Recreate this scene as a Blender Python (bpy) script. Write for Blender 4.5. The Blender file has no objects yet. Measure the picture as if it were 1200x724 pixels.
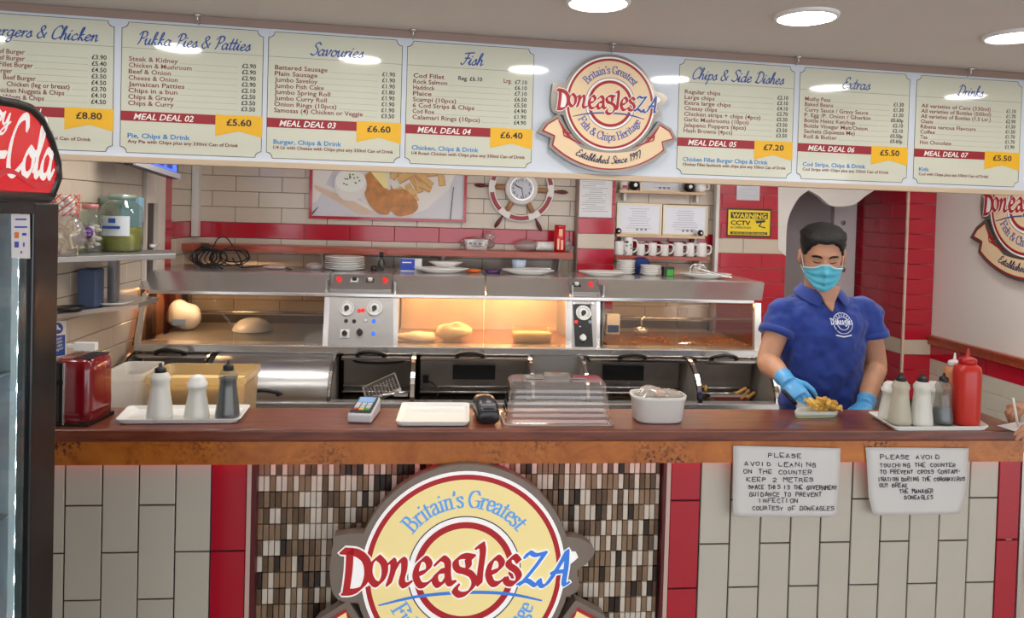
import bpy, bmesh, math, random
from mathutils import Vector, Matrix, Euler, noise
random.seed(7)
C = bpy.context.scene.collection
PI = math.pi
def V(*a): return Vector(a)
# ---------------------------------------------------------------- camera, world, exposure
EYE = 1.80; FPX = 880.0; YAW = math.radians(5.5); PITCH = math.radians(1.2); ROLL = 0.028
PPY = 250 + FPX*math.tan(PITCH)
CAMLOC = V(0, 0, EYE)
CAMR = (Matrix.Rotation(-YAW, 3, 'Z') @ Matrix.Rotation(PI/2-PITCH, 3, 'X') @ Matrix.Rotation(ROLL, 3, 'Z'))
cam = bpy.data.cameras.new('camera'); camo = bpy.data.objects.new('camera', cam); C.objects.link(camo)
camo.matrix_world = Matrix.Translation(CAMLOC) @ CAMR.to_4x4()
cam.sensor_fit = 'HORIZONTAL'; cam.sensor_width = 36.0; cam.lens = 36.0*FPX/1200
cam.shift_y = (PPY-362)/1200; cam.clip_start = 0.05
sc = bpy.context.scene; sc.camera = camo
sc.view_settings.view_transform = 'Standard'; sc.view_settings.look = 'None'
sc.view_settings.exposure = 0.35; sc.view_settings.gamma = 1.0
w = bpy.data.worlds.new('world'); sc.world = w; w.use_nodes = True
w.node_tree.nodes['Background'].inputs[0].default_value = (0.78, 0.80, 0.84, 1)
w.node_tree.nodes['Background'].inputs[1].default_value = 2.5
LIGHT_K = 34.0     # radiance of the ceiling discs
CEIL = EYE + 0.69

def ray(px, py):
    return CAMR @ V((px-600)/FPX, -(py-PPY)/FPX, -1)
def P(px, py, Y):
    d = ray(px, py); return CAMLOC + d*(Y/d.y)
def PH(px, py, z):
    d = ray(px, py); return CAMLOC + d*((z-EYE)/d.z)
def PX(px, py, x):
    d = ray(px, py); return CAMLOC + d*(x/d.x)
def PP(px, py, pt, n):
    d = ray(px, py); return CAMLOC + d*((pt-CAMLOC).dot(n)/d.dot(n))
def fx(px, Y, py=400): return P(px, py, Y).x
def fz(px, py, Y): return P(px, py, Y).z

# ---------------------------------------------------------------- materials
def lin(c):
    r = []
    for v in c:
        v /= 255.0
        r.append(v/12.92 if v <= 0.04045 else ((v+0.055)/1.055)**2.4)
    return (*r, 1)
MATS = {}
def mat(name, col, rough=0.5, metal=0.0, coat=0.0, emit=0.0, ecol=None, noise_amt=0.0, nscale=20, bump=0.0, bscale=60, spec=0.5, sss=0.0, aniso=None, sheen=0.0):
    if name in MATS: return MATS[name]
    m = bpy.data.materials.new(name); m.use_nodes = True; nt = m.node_tree; b = nt.nodes['Principled BSDF']
    c = lin(col); b.inputs['Base Color'].default_value = c
    b.inputs['Roughness'].default_value = rough; b.inputs['Metallic'].default_value = metal
    b.inputs['Coat Weight'].default_value = coat; b.inputs['Coat Roughness'].default_value = 0.08
    b.inputs['Specular IOR Level'].default_value = spec
    if sheen: b.inputs['Sheen Weight'].default_value = sheen
    if sss: b.inputs['Subsurface Weight'].default_value = sss; b.inputs['Subsurface Radius'].default_value = (0.01, 0.004, 0.002)
    if emit:
        b.inputs['Emission Color'].default_value = lin(ecol or col); b.inputs['Emission Strength'].default_value = emit
    tc = nt.nodes.new('ShaderNodeTexCoord')
    if noise_amt:
        n = nt.nodes.new('ShaderNodeTexNoise'); n.inputs['Scale'].default_value = nscale; n.inputs['Detail'].default_value = 4
        mp = nt.nodes.new('ShaderNodeMapping'); nt.links.new(tc.outputs['Object'], mp.inputs[0]); nt.links.new(mp.outputs[0], n.inputs['Vector'])
        if aniso: mp.inputs['Scale'].default_value = aniso
        r = nt.nodes.new('ShaderNodeMixRGB'); r.blend_type = 'MULTIPLY'; r.inputs[0].default_value = 1
        r.inputs[1].default_value = c
        cr = nt.nodes.new('ShaderNodeValToRGB'); cr.color_ramp.elements[0].position = 0.3; cr.color_ramp.elements[1].position = 0.7
        k = 1-noise_amt; cr.color_ramp.elements[0].color = (k, k, k, 1)
        nt.links.new(n.outputs[0], cr.inputs[0]); nt.links.new(cr.outputs[0], r.inputs[2]); nt.links.new(r.outputs[0], b.inputs['Base Color'])
        if metal > 0.5:
            mr = nt.nodes.new('ShaderNodeMapRange'); mr.inputs[3].default_value = rough*0.93; mr.inputs[4].default_value = min(1, rough*1.1)
            nt.links.new(n.outputs[0], mr.inputs[0]); nt.links.new(mr.outputs[0], b.inputs['Roughness'])
    if bump:
        n2 = nt.nodes.new('ShaderNodeTexNoise'); n2.inputs['Scale'].default_value = bscale; n2.inputs['Detail'].default_value = 3
        bp = nt.nodes.new('ShaderNodeBump'); bp.inputs['Strength'].default_value = bump; bp.inputs['Distance'].default_value = 0.002
        nt.links.new(tc.outputs['Object'], n2.inputs['Vector'])
        nt.links.new(n2.outputs[0], bp.inputs['Height']); nt.links.new(bp.outputs[0], b.inputs['Normal'])
    MATS[name] = m; return m
def clear(name, col, tr=0.75, rough=0.05, gloss=0.9, milky=0.0, strong=1.0):
    """thin clear sheet: transparent + fresnel gloss (+ a milky diffuse share)"""
    if name in MATS: return MATS[name]
    m = bpy.data.materials.new(name); m.use_nodes = True; nt = m.node_tree; nt.nodes.clear(); N = nt.nodes.new; L = nt.links.new
    out = N('ShaderNodeOutputMaterial'); t = N('ShaderNodeBsdfTransparent'); g = N('ShaderNodeBsdfGlossy'); mx = N('ShaderNodeMixShader')
    t.inputs[0].default_value = lin(col); g.inputs['Roughness'].default_value = rough
    fr = N('ShaderNodeFresnel'); fr.inputs[0].default_value = 1.45
    mu = N('ShaderNodeMath'); mu.operation = 'MULTIPLY'; mu.inputs[1].default_value = strong; mu.use_clamp = True
    ge = N('ShaderNodeNewGeometry'); fb = N('ShaderNodeMath'); fb.operation = 'SUBTRACT'; fb.inputs[0].default_value = 1; L(ge.outputs['Backfacing'], fb.inputs[1])
    m3 = N('ShaderNodeMath'); m3.operation = 'MULTIPLY'; L(fb.outputs[0], m3.inputs[1]); L(fr.outputs[0], mu.inputs[0]); L(mu.outputs[0], m3.inputs[0]); L(m3.outputs[0], mx.inputs[0])
    base = t
    if milky:
        d = N('ShaderNodeBsdfDiffuse'); d.inputs[0].default_value = lin(col)
        tl = N('ShaderNodeBsdfTranslucent'); tl.inputs[0].default_value = lin(col)
        dm = N('ShaderNodeMixShader'); dm.inputs[0].default_value = 0.4; L(d.outputs[0], dm.inputs[1]); L(tl.outputs[0], dm.inputs[2])
        m2 = N('ShaderNodeMixShader'); m2.inputs[0].default_value = milky; L(t.outputs[0], m2.inputs[1]); L(dm.outputs[0], m2.inputs[2]); base = m2
    L(base.outputs[0], mx.inputs[1]); L(g.outputs[0], mx.inputs[2]); L(mx.outputs[0], out.inputs[0])
    MATS[name] = m; return m
def grain(name, c1, c2, scale, stretch, rough=0.3, coat=0.3, burl=False):
    if name in MATS: return MATS[name]
    m = bpy.data.materials.new(name); m.use_nodes = True; nt = m.node_tree; b = nt.nodes['Principled BSDF']; N = nt.nodes.new; L = nt.links.new
    tc = N('ShaderNodeTexCoord'); mp = N('ShaderNodeMapping'); mp.inputs['Scale'].default_value = stretch
    n = N('ShaderNodeTexNoise'); n.inputs['Scale'].default_value = scale; n.inputs['Detail'].default_value = 8; n.inputs['Roughness'].default_value = 0.65
    n.inputs['Distortion'].default_value = 1.5 if burl else 0.3
    cr = N('ShaderNodeValToRGB'); e = cr.color_ramp.elements
    e[0].position = 0.32; e[0].color = lin(c1); e[1].position = 0.68; e[1].color = lin(c2)
    L(tc.outputs['Object'], mp.inputs[0]); L(mp.outputs[0], n.inputs['Vector']); L(n.outputs[0], cr.inputs[0])
    if burl:
        n3 = N('ShaderNodeTexNoise'); n3.inputs['Scale'].default_value = 4.5; n3.inputs['Detail'].default_value = 2
        n4 = N('ShaderNodeTexNoise'); n4.inputs['Scale'].default_value = 75; n4.inputs['Detail'].default_value = 3
        L(tc.outputs['Object'], n3.inputs['Vector']); L(tc.outputs['Object'], n4.inputs['Vector'])
        r3 = N('ShaderNodeMapRange'); r3.inputs[1].default_value = 0.47; r3.inputs[2].default_value = 0.66; L(n3.outputs[0], r3.inputs[0])
        r4 = N('ShaderNodeMapRange'); r4.inputs[1].default_value = 0.50; r4.inputs[2].default_value = 0.60; L(n4.outputs[0], r4.inputs[0])
        mu = N('ShaderNodeMath'); mu.operation = 'MULTIPLY'; L(r3.outputs[0], mu.inputs[0]); L(r4.outputs[0], mu.inputs[1])
        mx = N('ShaderNodeMixRGB'); mx.inputs[2].default_value = lin((66, 28, 16)); L(mu.outputs[0], mx.inputs[0]); L(cr.outputs[0], mx.inputs[1]); L(mx.outputs[0], b.inputs['Base Color'])
    else: L(cr.outputs[0], b.inputs['Base Color'])
    b.inputs['Roughness'].default_value = rough; b.inputs['Coat Weight'].default_value = coat
    MATS[name] = m; return m

# ---------------------------------------------------------------- mesh builder
class MB:
    def __init__(s): s.v = []; s.f = []; s.m = []; s.sm = []
    def add(s, vs, fs, mi=0, M=None, smooth=False):
        o = len(s.v)
        s.v += [tuple(M @ Vector(p)) if M else tuple(p) for p in vs]
        for f in fs: s.f.append([i+o for i in f]); s.m.append(mi); s.sm.append(smooth)
        return s
    def box(s, lo, hi, mi=0, M=None):
        (a, b, c), (d, e, f) = lo, hi
        a, d = min(a, d), max(a, d); b, e = min(b, e), max(b, e); c, f = min(c, f), max(c, f)
        vs = [(a,b,c),(d,b,c),(d,e,c),(a,e,c),(a,b,f),(d,b,f),(d,e,f),(a,e,f)]
        return s.add(vs, [(0,3,2,1),(4,5,6,7),(0,1,5,4),(1,2,6,5),(2,3,7,6),(3,0,4,7)], mi, M)
    def cbox(s, c, sz, mi=0, M=None):
        return s.box([c[i]-sz[i]/2 for i in range(3)], [c[i]+sz[i]/2 for i in range(3)], mi, M)
    def prism(s, poly, y0, y1, mi=0, M=None):
        """poly in the local x-z plane, extruded from y0 (front) to y1"""
        ar = sum(poly[i][0]*poly[(i+1) % len(poly)][1]-poly[(i+1) % len(poly)][0]*poly[i][1] for i in range(len(poly)))
        if ar < 0: poly = poly[::-1]
        n = len(poly); vs = [(x, y0, z) for x, z in poly]+[(x, y1, z) for x, z in poly]
        fs = [tuple(range(n)), tuple(range(2*n-1, n-1, -1))]+[(i, i+n, (i+1) % n+n, (i+1) % n) for i in range(n)]
        return s.add(vs, fs, mi, M)
    def flat(s, poly, y=0.0, mi=0, M=None):
        ar = sum(poly[i][0]*poly[(i+1) % len(poly)][1]-poly[(i+1) % len(poly)][0]*poly[i][1] for i in range(len(poly)))
        if ar < 0: poly = poly[::-1]
        return s.add([(x, y, z) for x, z in poly], [tuple(range(len(poly)))], mi, M)
    def ring(s, r0, r1, y=0.0, mi=0, M=None, n=96, c=(0, 0), a0=0, a1=2*PI):
        vs = []; fs = []
        full = abs(a1-a0-2*PI) < 1e-6; k = n if full else n+1
        for i in range(k):
            a = a0+(a1-a0)*i/n
            vs += [(c[0]+r0*math.cos(a), y, c[1]+r0*math.sin(a)), (c[0]+r1*math.cos(a), y, c[1]+r1*math.sin(a))]
        for i in range(n):
            j = (i+1) % k; fs.append((2*i, 2*i+1, 2*j+1, 2*j))
        return s.add(vs, fs, mi, M)
    def lathe(s, prof, mi=0, M=None, n=24, c=(0, 0, 0), smooth=True, sx=1, sy=1, caps=True, sq=None):
        vs = []; fs = []
        for r, z in prof:
            for i in range(n):
                a = 2*PI*i/n; ca, sa = math.cos(a), math.sin(a); k = 1
                if sq: k = (abs(ca)**sq+abs(sa)**sq)**(-1/sq)
                vs.append((c[0]+r*k*ca*sx, c[1]+r*k*sa*sy, c[2]+z))
        for j in range(len(prof)-1):
            for i in range(n):
                a, b = j*n+i, j*n+(i+1) % n; fs.append((a, b, b+n, a+n))
        if caps:
            if prof[0][0] > 1e-5: fs.append(tuple(range(n-1, -1, -1)))
            if prof[-1][0] > 1e-5: fs.append(tuple((len(prof)-1)*n+i for i in range(n)))
        return s.add(vs, fs, mi, M, smooth)
    def tube(s, pts, r, mi=0, M=None, n=8, smooth=True, caps=True, flat=None):
        """round tube along points; r a number or list. flat=(axis vector, ratio) squashes the section"""
        pts = [Vector(p) for p in pts]; k = len(pts)
        rs = r if isinstance(r, (list, tuple)) else [r]*k
        t0 = (pts[1]-pts[0]).normalized(); up = Vector((0, 0, 1)) if abs(t0.z) < 0.9 else Vector((0, 1, 0))
        nrm = (up-t0*up.dot(t0)).normalized(); vs = []; fs = []
        for i, p in enumerate(pts):
            t = ((pts[min(i+1, k-1)]-pts[max(i-1, 0)])).normalized()
            nrm = (nrm-t*nrm.dot(t)).normalized(); bn = t.cross(nrm)
            for j in range(n):
                a = 2*PI*j/n; q = nrm*math.cos(a)*rs[i]+bn*math.sin(a)*rs[i]
                if flat: q = q-flat[0]*q.dot(flat[0])*(1-flat[1])
                vs.append(p+q)
        for i in range(k-1):
            for j in range(n):
                a, b = i*n+j, i*n+(j+1) % n; fs.append((a, b, b+n, a+n))
        if caps: fs.append(tuple(range(n-1, -1, -1))); fs.append(tuple((k-1)*n+j for j in range(n)))
        return s.add(vs, fs, mi, M, smooth)
    def ball(s, c, r, mi=0, M=None, n=16, m=10):
        if not isinstance(r, (list, tuple)): r = (r, r, r)
        vs = [(c[0], c[1], c[2]-r[2])]; fs = []
        for j in range(1, m):
            t = PI*j/m-PI/2
            for i in range(n):
                a = 2*PI*i/n; vs.append((c[0]+r[0]*math.cos(t)*math.cos(a), c[1]+r[1]*math.cos(t)*math.sin(a), c[2]+r[2]*math.sin(t)))
        vs.append((c[0], c[1], c[2]+r[2])); e = len(vs)-1
        for i in range(n):
            fs.append((0, 1+(i+1) % n, 1+i)); fs.append((e, e-n+i, e-n+(i+1) % n))
        for j in range(m-2):
            for i in range(n):
                a, b = 1+j*n+i, 1+j*n+(i+1) % n; fs.append((a, b, b+n, a+n))
        return s.add(vs, fs, mi, M, True)
    def loft(s, rings, mi=0, M=None, smooth=True, caps=True):
        n = len(rings[0]); vs = [p for r in rings for p in r]; fs = []
        for j in range(len(rings)-1):
            for i in range(n):
                a, b = j*n+i, j*n+(i+1) % n; fs.append((a, b, b+n, a+n))
        if caps: fs.append(tuple(range(n-1, -1, -1))); fs.append(tuple((len(rings)-1)*n+i for i in range(n)))
        return s.add(vs, fs, mi, M, smooth)
    def build(s, name, mats, parent=None, world=False, bev=0, smooth=None, seg=2):
        if not isinstance(mats, (list, tuple)): mats = [mats]
        me = bpy.data.meshes.new(name)
        vs = s.v
        if world and parent is not None:
            Mi = WM[parent.name].inverted(); vs = [tuple(Mi @ Vector(p)) for p in vs]
        me.from_pydata(vs, [], s.f)
        for m in mats: me.materials.append(m)
        me.polygons.foreach_set('material_index', s.m)
        sm = s.sm if smooth is None else [smooth]*len(s.f)
        me.polygons.foreach_set('use_smooth', sm); me.update()
        o = bpy.data.objects.new(name, me); C.objects.link(o)
        if parent is not None: o.parent = parent; WM[o.name] = WM[parent.name].copy()
        else: WM[o.name] = Matrix()
        if bev:
            b = o.modifiers.new('bevel', 'BEVEL'); b.width = bev; b.segments = seg; b.limit_method = 'ANGLE'; b.angle_limit = 0.7
        return o
WM = {}
def tag(o, label=None, cat=None, group=None, kind=None):
    if label: o['label'] = label
    if cat: o['category'] = cat
    if group: o['group'] = group
    if kind: o['kind'] = kind
    return o
def thing(name, label, cat, loc=(0, 0, 0), rz=0, group=None):
    o = bpy.data.objects.new(name, None); C.objects.link(o); o.location = loc; o.rotation_euler = (0, 0, rz); o.empty_display_size = 0.05
    WM[o.name] = Matrix.Translation(Vector(loc)) @ Matrix.Rotation(rz, 4, 'Z')
    return tag(o, label, cat, group)
def copy_tree(o, parent=None, loc=None, rz=None, label=None):
    c = o.copy(); C.objects.link(c); c.parent = parent
    if loc is not None: c.location = loc
    if rz is not None: c.rotation_euler = (0, 0, rz)
    if label: c['label'] = label
    WM[c.name] = Matrix.Translation(c.location) @ Matrix.Rotation(c.rotation_euler.z, 4, 'Z')
    for ch in [k for k in o.children]: copy_tree(ch, c)
    return c
def crom(pts, n=6):
    """catmull-rom through points (any dimension)"""
    if len(pts) < 3: return [tuple(p) for p in pts]
    out = []; q = [pts[0]]+list(pts)+[pts[-1]]
    for i in range(1, len(q)-2):
        p0, p1, p2, p3 = q[i-1], q[i], q[i+1], q[i+2]
        for k in range(n):
            t = k/n
            out.append(tuple(0.5*((2*b)+(c-a)*t+(2*a-5*b+4*c-d)*t*t+(3*b-a-3*c+d)*t**3) for a, b, c, d in zip(p0, p1, p2, p3)))
    out.append(tuple(pts[-1])); return out
def interp(tab, x):
    if x <= tab[0][0]: return tab[0][1:]
    for a, b in zip(tab, tab[1:]):
        if x <= b[0]:
            t = (x-a[0])/(b[0]-a[0]); t = t*t*(3-2*t)*0.5+t*0.5; return [p+(q-p)*t for p, q in zip(a[1:], b[1:])]
    return tab[-1][1:]
# ---------------------------------------------------------------- lettering
def bold_text(mb, s, size, mi, M, align='LEFT', bold=0.012, shear=0, xs=1.0, fit=None, y=0.0):
    """built-in font, laid flat in the local x-z plane facing -y. returns the width"""
    cu = bpy.data.curves.new('t', 'FONT'); cu.body = s; cu.size = 1; cu.offset = bold; cu.shear = shear; cu.resolution_u = 2; cu.fill_mode = 'FRONT'
    ob = bpy.data.objects.new('t', cu); C.objects.link(ob)
    me = bpy.data.meshes.new_from_object(ob.evaluated_get(bpy.context.evaluated_depsgraph_get()))
    vs = [v.co.copy() for v in me.vertices]; fs = [tuple(p.vertices) for p in me.polygons]
    bpy.data.objects.remove(ob); bpy.data.curves.remove(cu); bpy.data.meshes.remove(me)
    if not vs: return 0
    x0 = min(v.x for v in vs); x1 = max(v.x for v in vs); wd = (x1-x0)*size*xs
    if fit: xs = fit/((x1-x0)*size); wd = fit
    off = {'LEFT': 0, 'CENTER': -wd/2, 'RIGHT': -wd}[align]
    mb.add([((v.x-x0)*size*xs+off, y, v.y*size) for v in vs], fs, mi, M)
    return wd
def nib(mb, path, nx, nz, ang, mi, fn, y0=0.0):
    """sweep a small rectangular nib (half sizes nx,nz turned by ang) along a 2D path; fn maps 2D to 3D with depth"""
    ca, sa = math.cos(ang), math.sin(ang)
    N4 = [(ca*a*nx-sa*b*nz, sa*a*nx+ca*b*nz) for a, b in ((-1, -1), (1, -1), (1, 1), (-1, 1))]
    for i in range(len(path)-1):
        (x0, z0), (x1, z1) = path[i], path[i+1]
        pts = [(x0+a, z0+b) for a, b in N4]+[(x1+a, z1+b) for a, b in N4]
        pts = sorted(set((round(a, 6), round(b, 6)) for a, b in pts))
        def cr(o, a, b): return (a[0]-o[0])*(b[1]-o[1])-(a[1]-o[1])*(b[0]-o[0])
        lo = []
        for p in pts:
            while len(lo) >= 2 and cr(lo[-2], lo[-1], p) <= 0: lo.pop()
            lo.append(p)
        up = []
        for p in reversed(pts):
            while len(up) >= 2 and cr(up[-2], up[-1], p) <= 0: up.pop()
            up.append(p)
        h = lo[:-1]+up[:-1]
        if len(h) < 3: continue
        nib.k = (nib.k+1) % 23
        mb.add([fn(a, b, y0-nib.k*6e-6) for a, b in h], [tuple(range(len(h)))], mi)
nib.k = 0
SCRIPT = {
'a':(.5,[[(.38,.36),(.2,.45),(.05,.25),(.08,.03),(.25,.03),(.38,.3),(.38,.42),(.36,.1),(.42,0),(.52,.1)]]),
'b':(.4,[[(0,.1),(.2,.6),(.22,.92),(.12,.9),(.08,.3),(.1,.03),(.25,0),(.33,.2),(.25,.4),(.4,.38)]]),
'c':(.42,[[(.36,.36),(.25,.45),(.07,.3),(.06,.08),(.2,0),(.42,.12)]]),
'd':(.5,[[(.38,.36),(.2,.45),(.05,.25),(.08,.03),(.25,.03),(.38,.3),(.42,.95)],[(.41,.9),(.38,.3),(.4,0),(.52,.1)]]),
'e':(.4,[[(.03,.18),(.25,.25),(.33,.38),(.22,.45),(.07,.3),(.07,.08),(.2,0),(.4,.12)]]),
'g':(.5,[[(.38,.36),(.2,.45),(.05,.25),(.08,.05),(.25,.05),(.38,.3),(.38,.42),(.35,-.25),(.2,-.4),(.08,-.3),(.25,-.1),(.5,.1)]]),
'h':(.47,[[(.02,.1),(.2,.6),(.25,.9),(.15,.9),(.1,.5),(.08,0)],[(.08,.1),(.2,.4),(.32,.42),(.33,.2),(.35,0),(.48,.1)]]),
'i':(.27,[[(0,.1),(.12,.45),(.1,.1),(.15,0),(.28,.1)],[(.16,.62),(.18,.68)]]),
'j':(.3,[[(.1,.45),(.12,-.2),(.02,-.4),(-.1,-.3),(.28,.1)],[(.14,.62),(.16,.68)]]),
'k':(.45,[[(.02,.1),(.2,.6),(.25,.9),(.15,.9),(.1,.5),(.08,0)],[(.34,.43),(.22,.42),(.1,.22),(.22,.2),(.32,.02),(.46,.1)]]),
'l':(.25,[[(0,.1),(.2,.6),(.22,.92),(.12,.9),(.08,.4),(.1,.02),(.25,.08)]]),
'n':(.48,[[(0,.3),(.1,.45),(.1,.2),(.08,0)],[(.09,.15),(.22,.42),(.34,.42),(.34,.15),(.38,0),(.5,.1)]]),
'o':(.44,[[(.22,.45),(.06,.3),(.06,.08),(.2,0),(.36,.12),(.36,.35),(.22,.45),(.3,.35),(.46,.38)]]),
'p':(.44,[[(0,.3),(.12,.45),(.08,0),(.02,-.4)],[(.08,.2),(.2,.42),(.36,.4),(.36,.12),(.2,0),(.08,.06)]]),
'r':(.34,[[(0,.3),(.1,.45),(.1,.2),(.08,0)],[(.09,.15),(.2,.4),(.34,.42)]]),
's':(.34,[[(0,.1),(.2,.45),(.28,.4)],[(.2,.45),(.28,.2),(.2,0),(.05,.05)],[(.25,.05),(.38,.12)]]),
't':(.28,[[(.18,.8),(.1,.2),(.14,0),(.3,.1)],[(.02,.5),(.3,.52)]]),
'u':(.48,[[(0,.3),(.08,.45),(.06,.15),(.12,0),(.25,.06),(.36,.42)],[(.36,.42),(.34,.1),(.38,0),(.5,.1)]]),
'v':(.4,[[(0,.35),(.08,.44),(.12,0),(.3,.3),(.3,.44),(.42,.4)]]),
'x':(.4,[[(0,.38),(.1,.44),(.2,.1),(.3,0),(.4,.08)],[(.36,.44),(.2,.25),(.02,0)]]),
'y':(.45,[[(0,.3),(.08,.45),(.06,.15),(.12,0),(.25,.06),(.36,.42)],[(.36,.42),(.32,-.2),(.15,-.4),(.05,-.3),(.48,.1)]]),
'&':(.65,[[(.55,.05),(.2,.6),(.25,.85),(.4,.85),(.4,.65),(.1,.35),(.08,.1),(.25,0),(.5,.2),(.58,.4)]]),
'S':(.52,[[(.55,.8),(.45,.95),(.25,.9),(.2,.7),(.4,.5),(.45,.2),(.25,0),(.02,.1)]]),
'F':(.52,[[(.1,.85),(.4,.92),(.75,.95)],[(.4,.9),(.3,.3),(.15,0),(0,.1)],[(.2,.5),(.55,.52)]]),
'P':(.52,[[(.25,.9),(.2,.3),(.1,0)],[(.05,.7),(.2,.92),(.5,.92),(.55,.65),(.35,.45),(.2,.5)]]),
'B':(.58,[[(.25,.9),(.2,.3),(.1,0)],[(.05,.7),(.2,.92),(.5,.92),(.5,.62),(.25,.5),(.52,.4),(.5,.1),(.3,0),(.1,.03)]]),
'C':(.57,[[(.58,.75),(.5,.95),(.25,.85),(.08,.5),(.1,.1),(.3,0),(.55,.15)]]),
'D':(.68,[[(.25,.9),(.15,.05)],[(.05,.75),(.3,.95),(.6,.75),(.6,.3),(.4,.02),(.15,.03),(.05,.1)]]),
'E':(.52,[[(.5,.8),(.4,.95),(.2,.85),(.2,.6),(.35,.52)],[(.35,.52),(.1,.45),(.05,.15),(.2,0),(.48,.12)]]),
'1':(.3,[[(.05,.7),(.2,.9),(.15,0)]]), '7':(.4,[[(.05,.88),(.4,.9),(.15,0)]]),
'9':(.42,[[(.35,.7),(.22,.9),(.08,.7),(.18,.5),(.34,.62),(.36,.85),(.3,.3),(.12,0)]]), ' ':(.3,[]), "'":(.15,[[(.08,.9),(.06,.75)]]), '-':(.3,[[(.03,.28),(.25,.3)]]),
}
ROMAN = {
'B':(.7,[[(.15,1),(.15,0)],[(.02,1),(.15,1)],[(.02,0),(.15,0)],[(.15,1),(.4,.98),(.48,.76),(.38,.55),(.15,.54)],[(.15,.54),(.45,.52),(.58,.28),(.45,.03),(.15,0)]]),
'r':(.48,[[(.14,.64),(.14,0)],[(.02,.62),(.14,.64)],[(.02,0),(.26,0)],[(.15,.45),(.25,.62),(.38,.64),(.41,.55)]]),
'i':(.32,[[(.15,.64),(.15,0)],[(.03,.62),(.15,.64)],[(.03,0),(.27,0)],[(.14,.88),(.16,.94)]]),
't':(.4,[[(.16,.85),(.15,.15),(.2,.02),(.34,.06)],[(.03,.63),(.33,.63)]]),
'a':(.56,[[(.08,.52),(.2,.65),(.36,.6),(.38,.4),(.38,.1),(.42,.01),(.53,.06)],[(.38,.4),(.15,.32),(.06,.15),(.15,.0),(.28,.03),(.38,.15)]]),
'n':(.62,[[(.14,.64),(.14,0)],[(.02,.62),(.14,.64)],[(.02,0),(.26,0)],[(.14,.48),(.26,.62),(.4,.62),(.45,.45),(.45,0)],[(.33,0),(.57,0)]]),
"'":(.22,[[(.12,1),(.13,.88),(.07,.75)]]),
's':(.46,[[(.38,.5),(.3,.64),(.12,.62),(.08,.48),(.22,.36),(.36,.24),(.34,.05),(.18,-.01),(.06,.12)]]),
'G':(.8,[[(.66,.78),(.55,.98),(.32,.98),(.12,.75),(.1,.35),(.28,.03),(.52,.02),(.66,.15),(.66,.42)],[(.5,.42),(.78,.42)]]),
'e':(.5,[[(.08,.36),(.42,.36),(.38,.58),(.24,.65),(.1,.52),(.08,.2),(.22,.01),(.42,.12)]]),
'F':(.66,[[(.15,1),(.15,0)],[(.02,1),(.56,1),(.57,.8)],[(.02,0),(.3,0)],[(.15,.52),(.42,.52)],[(.42,.62),(.42,.42)]]),
'h':(.62,[[(.14,1),(.14,0)],[(.02,.98),(.14,1)],[(.02,0),(.26,0)],[(.14,.48),(.26,.62),(.4,.62),(.45,.45),(.45,0)],[(.33,0),(.57,0)]]),
'&':(.8,[[(.72,.02),(.25,.7),(.28,.95),(.42,.97),(.46,.8),(.15,.42),(.1,.15),(.25,.0),(.45,.05),(.62,.3),(.66,.5)]]),
'C':(.74,[[(.64,.75),(.55,.98),(.32,.98),(.12,.75),(.1,.3),(.28,.03),(.5,.0),(.66,.2)]]),
'p':(.62,[[(.14,.64),(.14,-.28)],[(.02,.62),(.14,.64)],[(.02,-.28),(.26,-.28)],[(.14,.48),(.3,.64),(.48,.55),(.52,.3),(.4,.03),(.25,0),(.14,.12)]]),
'H':(.8,[[(.15,1),(.15,0)],[(.62,1),(.62,0)],[(.15,.52),(.62,.52)],[(.02,1),(.28,1)],[(.02,0),(.28,0)],[(.5,1),(.75,1)],[(.5,0),(.75,0)]]),
'g':(.54,[[(.24,.64),(.1,.55),(.1,.35),(.24,.26),(.38,.35),(.38,.55),(.24,.64)],[(.36,.6),(.5,.64)],[(.2,.26),(.12,.12),(.35,.06),(.46,-.1),(.3,-.27),(.1,-.22),(.08,-.08),(.2,.03)]]),
' ':(.3,[]),
}
# calligraphic shop name, x-height 1
UNC = {
'D':[[(.22,1.5),(.2,.8),(.1,.02)],[(-.08,1.52),(.5,1.45),(.92,1.15),(1.0,.65),(.8,.2),(.45,.02),(.02,.0)]],
'o':[[(.38,1.0),(.12,.75),(.08,.35),(.25,.05),(.45,.03),(.62,.35),(.6,.75),(.38,1.0)]],
'n':[[(.0,.8),(.18,.95),(.2,.6),(.05,.08)],[(.2,.55),(.4,.9),(.58,.95),(.6,.6),(.52,.2),(.62,.02),(.82,.1)]],
'e':[[(.12,.42),(.45,.55),(.55,.8),(.38,1.0),(.15,.8),(.06,.4),(.2,.05),(.42,.02),(.62,.18)]],
'a':[[(.1,.8),(.3,1.0),(.5,.85),(.52,.4),(.58,.08),(.75,.08)],[(.5,.55),(.2,.5),(.05,.25),(.15,.02),(.35,.08),(.52,.35)]],
'g':[[(.75,.95),(.4,1.0),(.12,.85),(.15,.55),(.4,.45),(.58,.6),(.55,.9)],[(.4,.45),(.7,.3),(.82,.0),(.6,-.35),(.3,-.45),(.1,-.3),(.18,-.12)]],
'l':[[(.2,1.5),(.25,1.2),(.18,.5),(.15,.02)],[(.05,1.4),(.22,1.5)]],
's':[[(.5,.85),(.35,1.02),(.15,.9),(.15,.7),(.42,.5),(.52,.25),(.35,.02),(.1,.05),(.03,.2)]],
'Z':[[(.2,1.05),(.35,1.22),(.6,1.12),(1.0,1.2)],[(1.0,1.2),(.6,.65),(.1,.05)],[(.0,.08),(.35,.18),(.7,.0),(.85,.2)]],
'A':[[(1.0,1.3),(.75,.8),(.3,.1),(.05,.02),(-.02,.18)],[(1.0,1.3),(1.02,.7),(.98,.08),(1.15,.1)],[(.45,.5),(1.0,.55)]],
}
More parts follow.
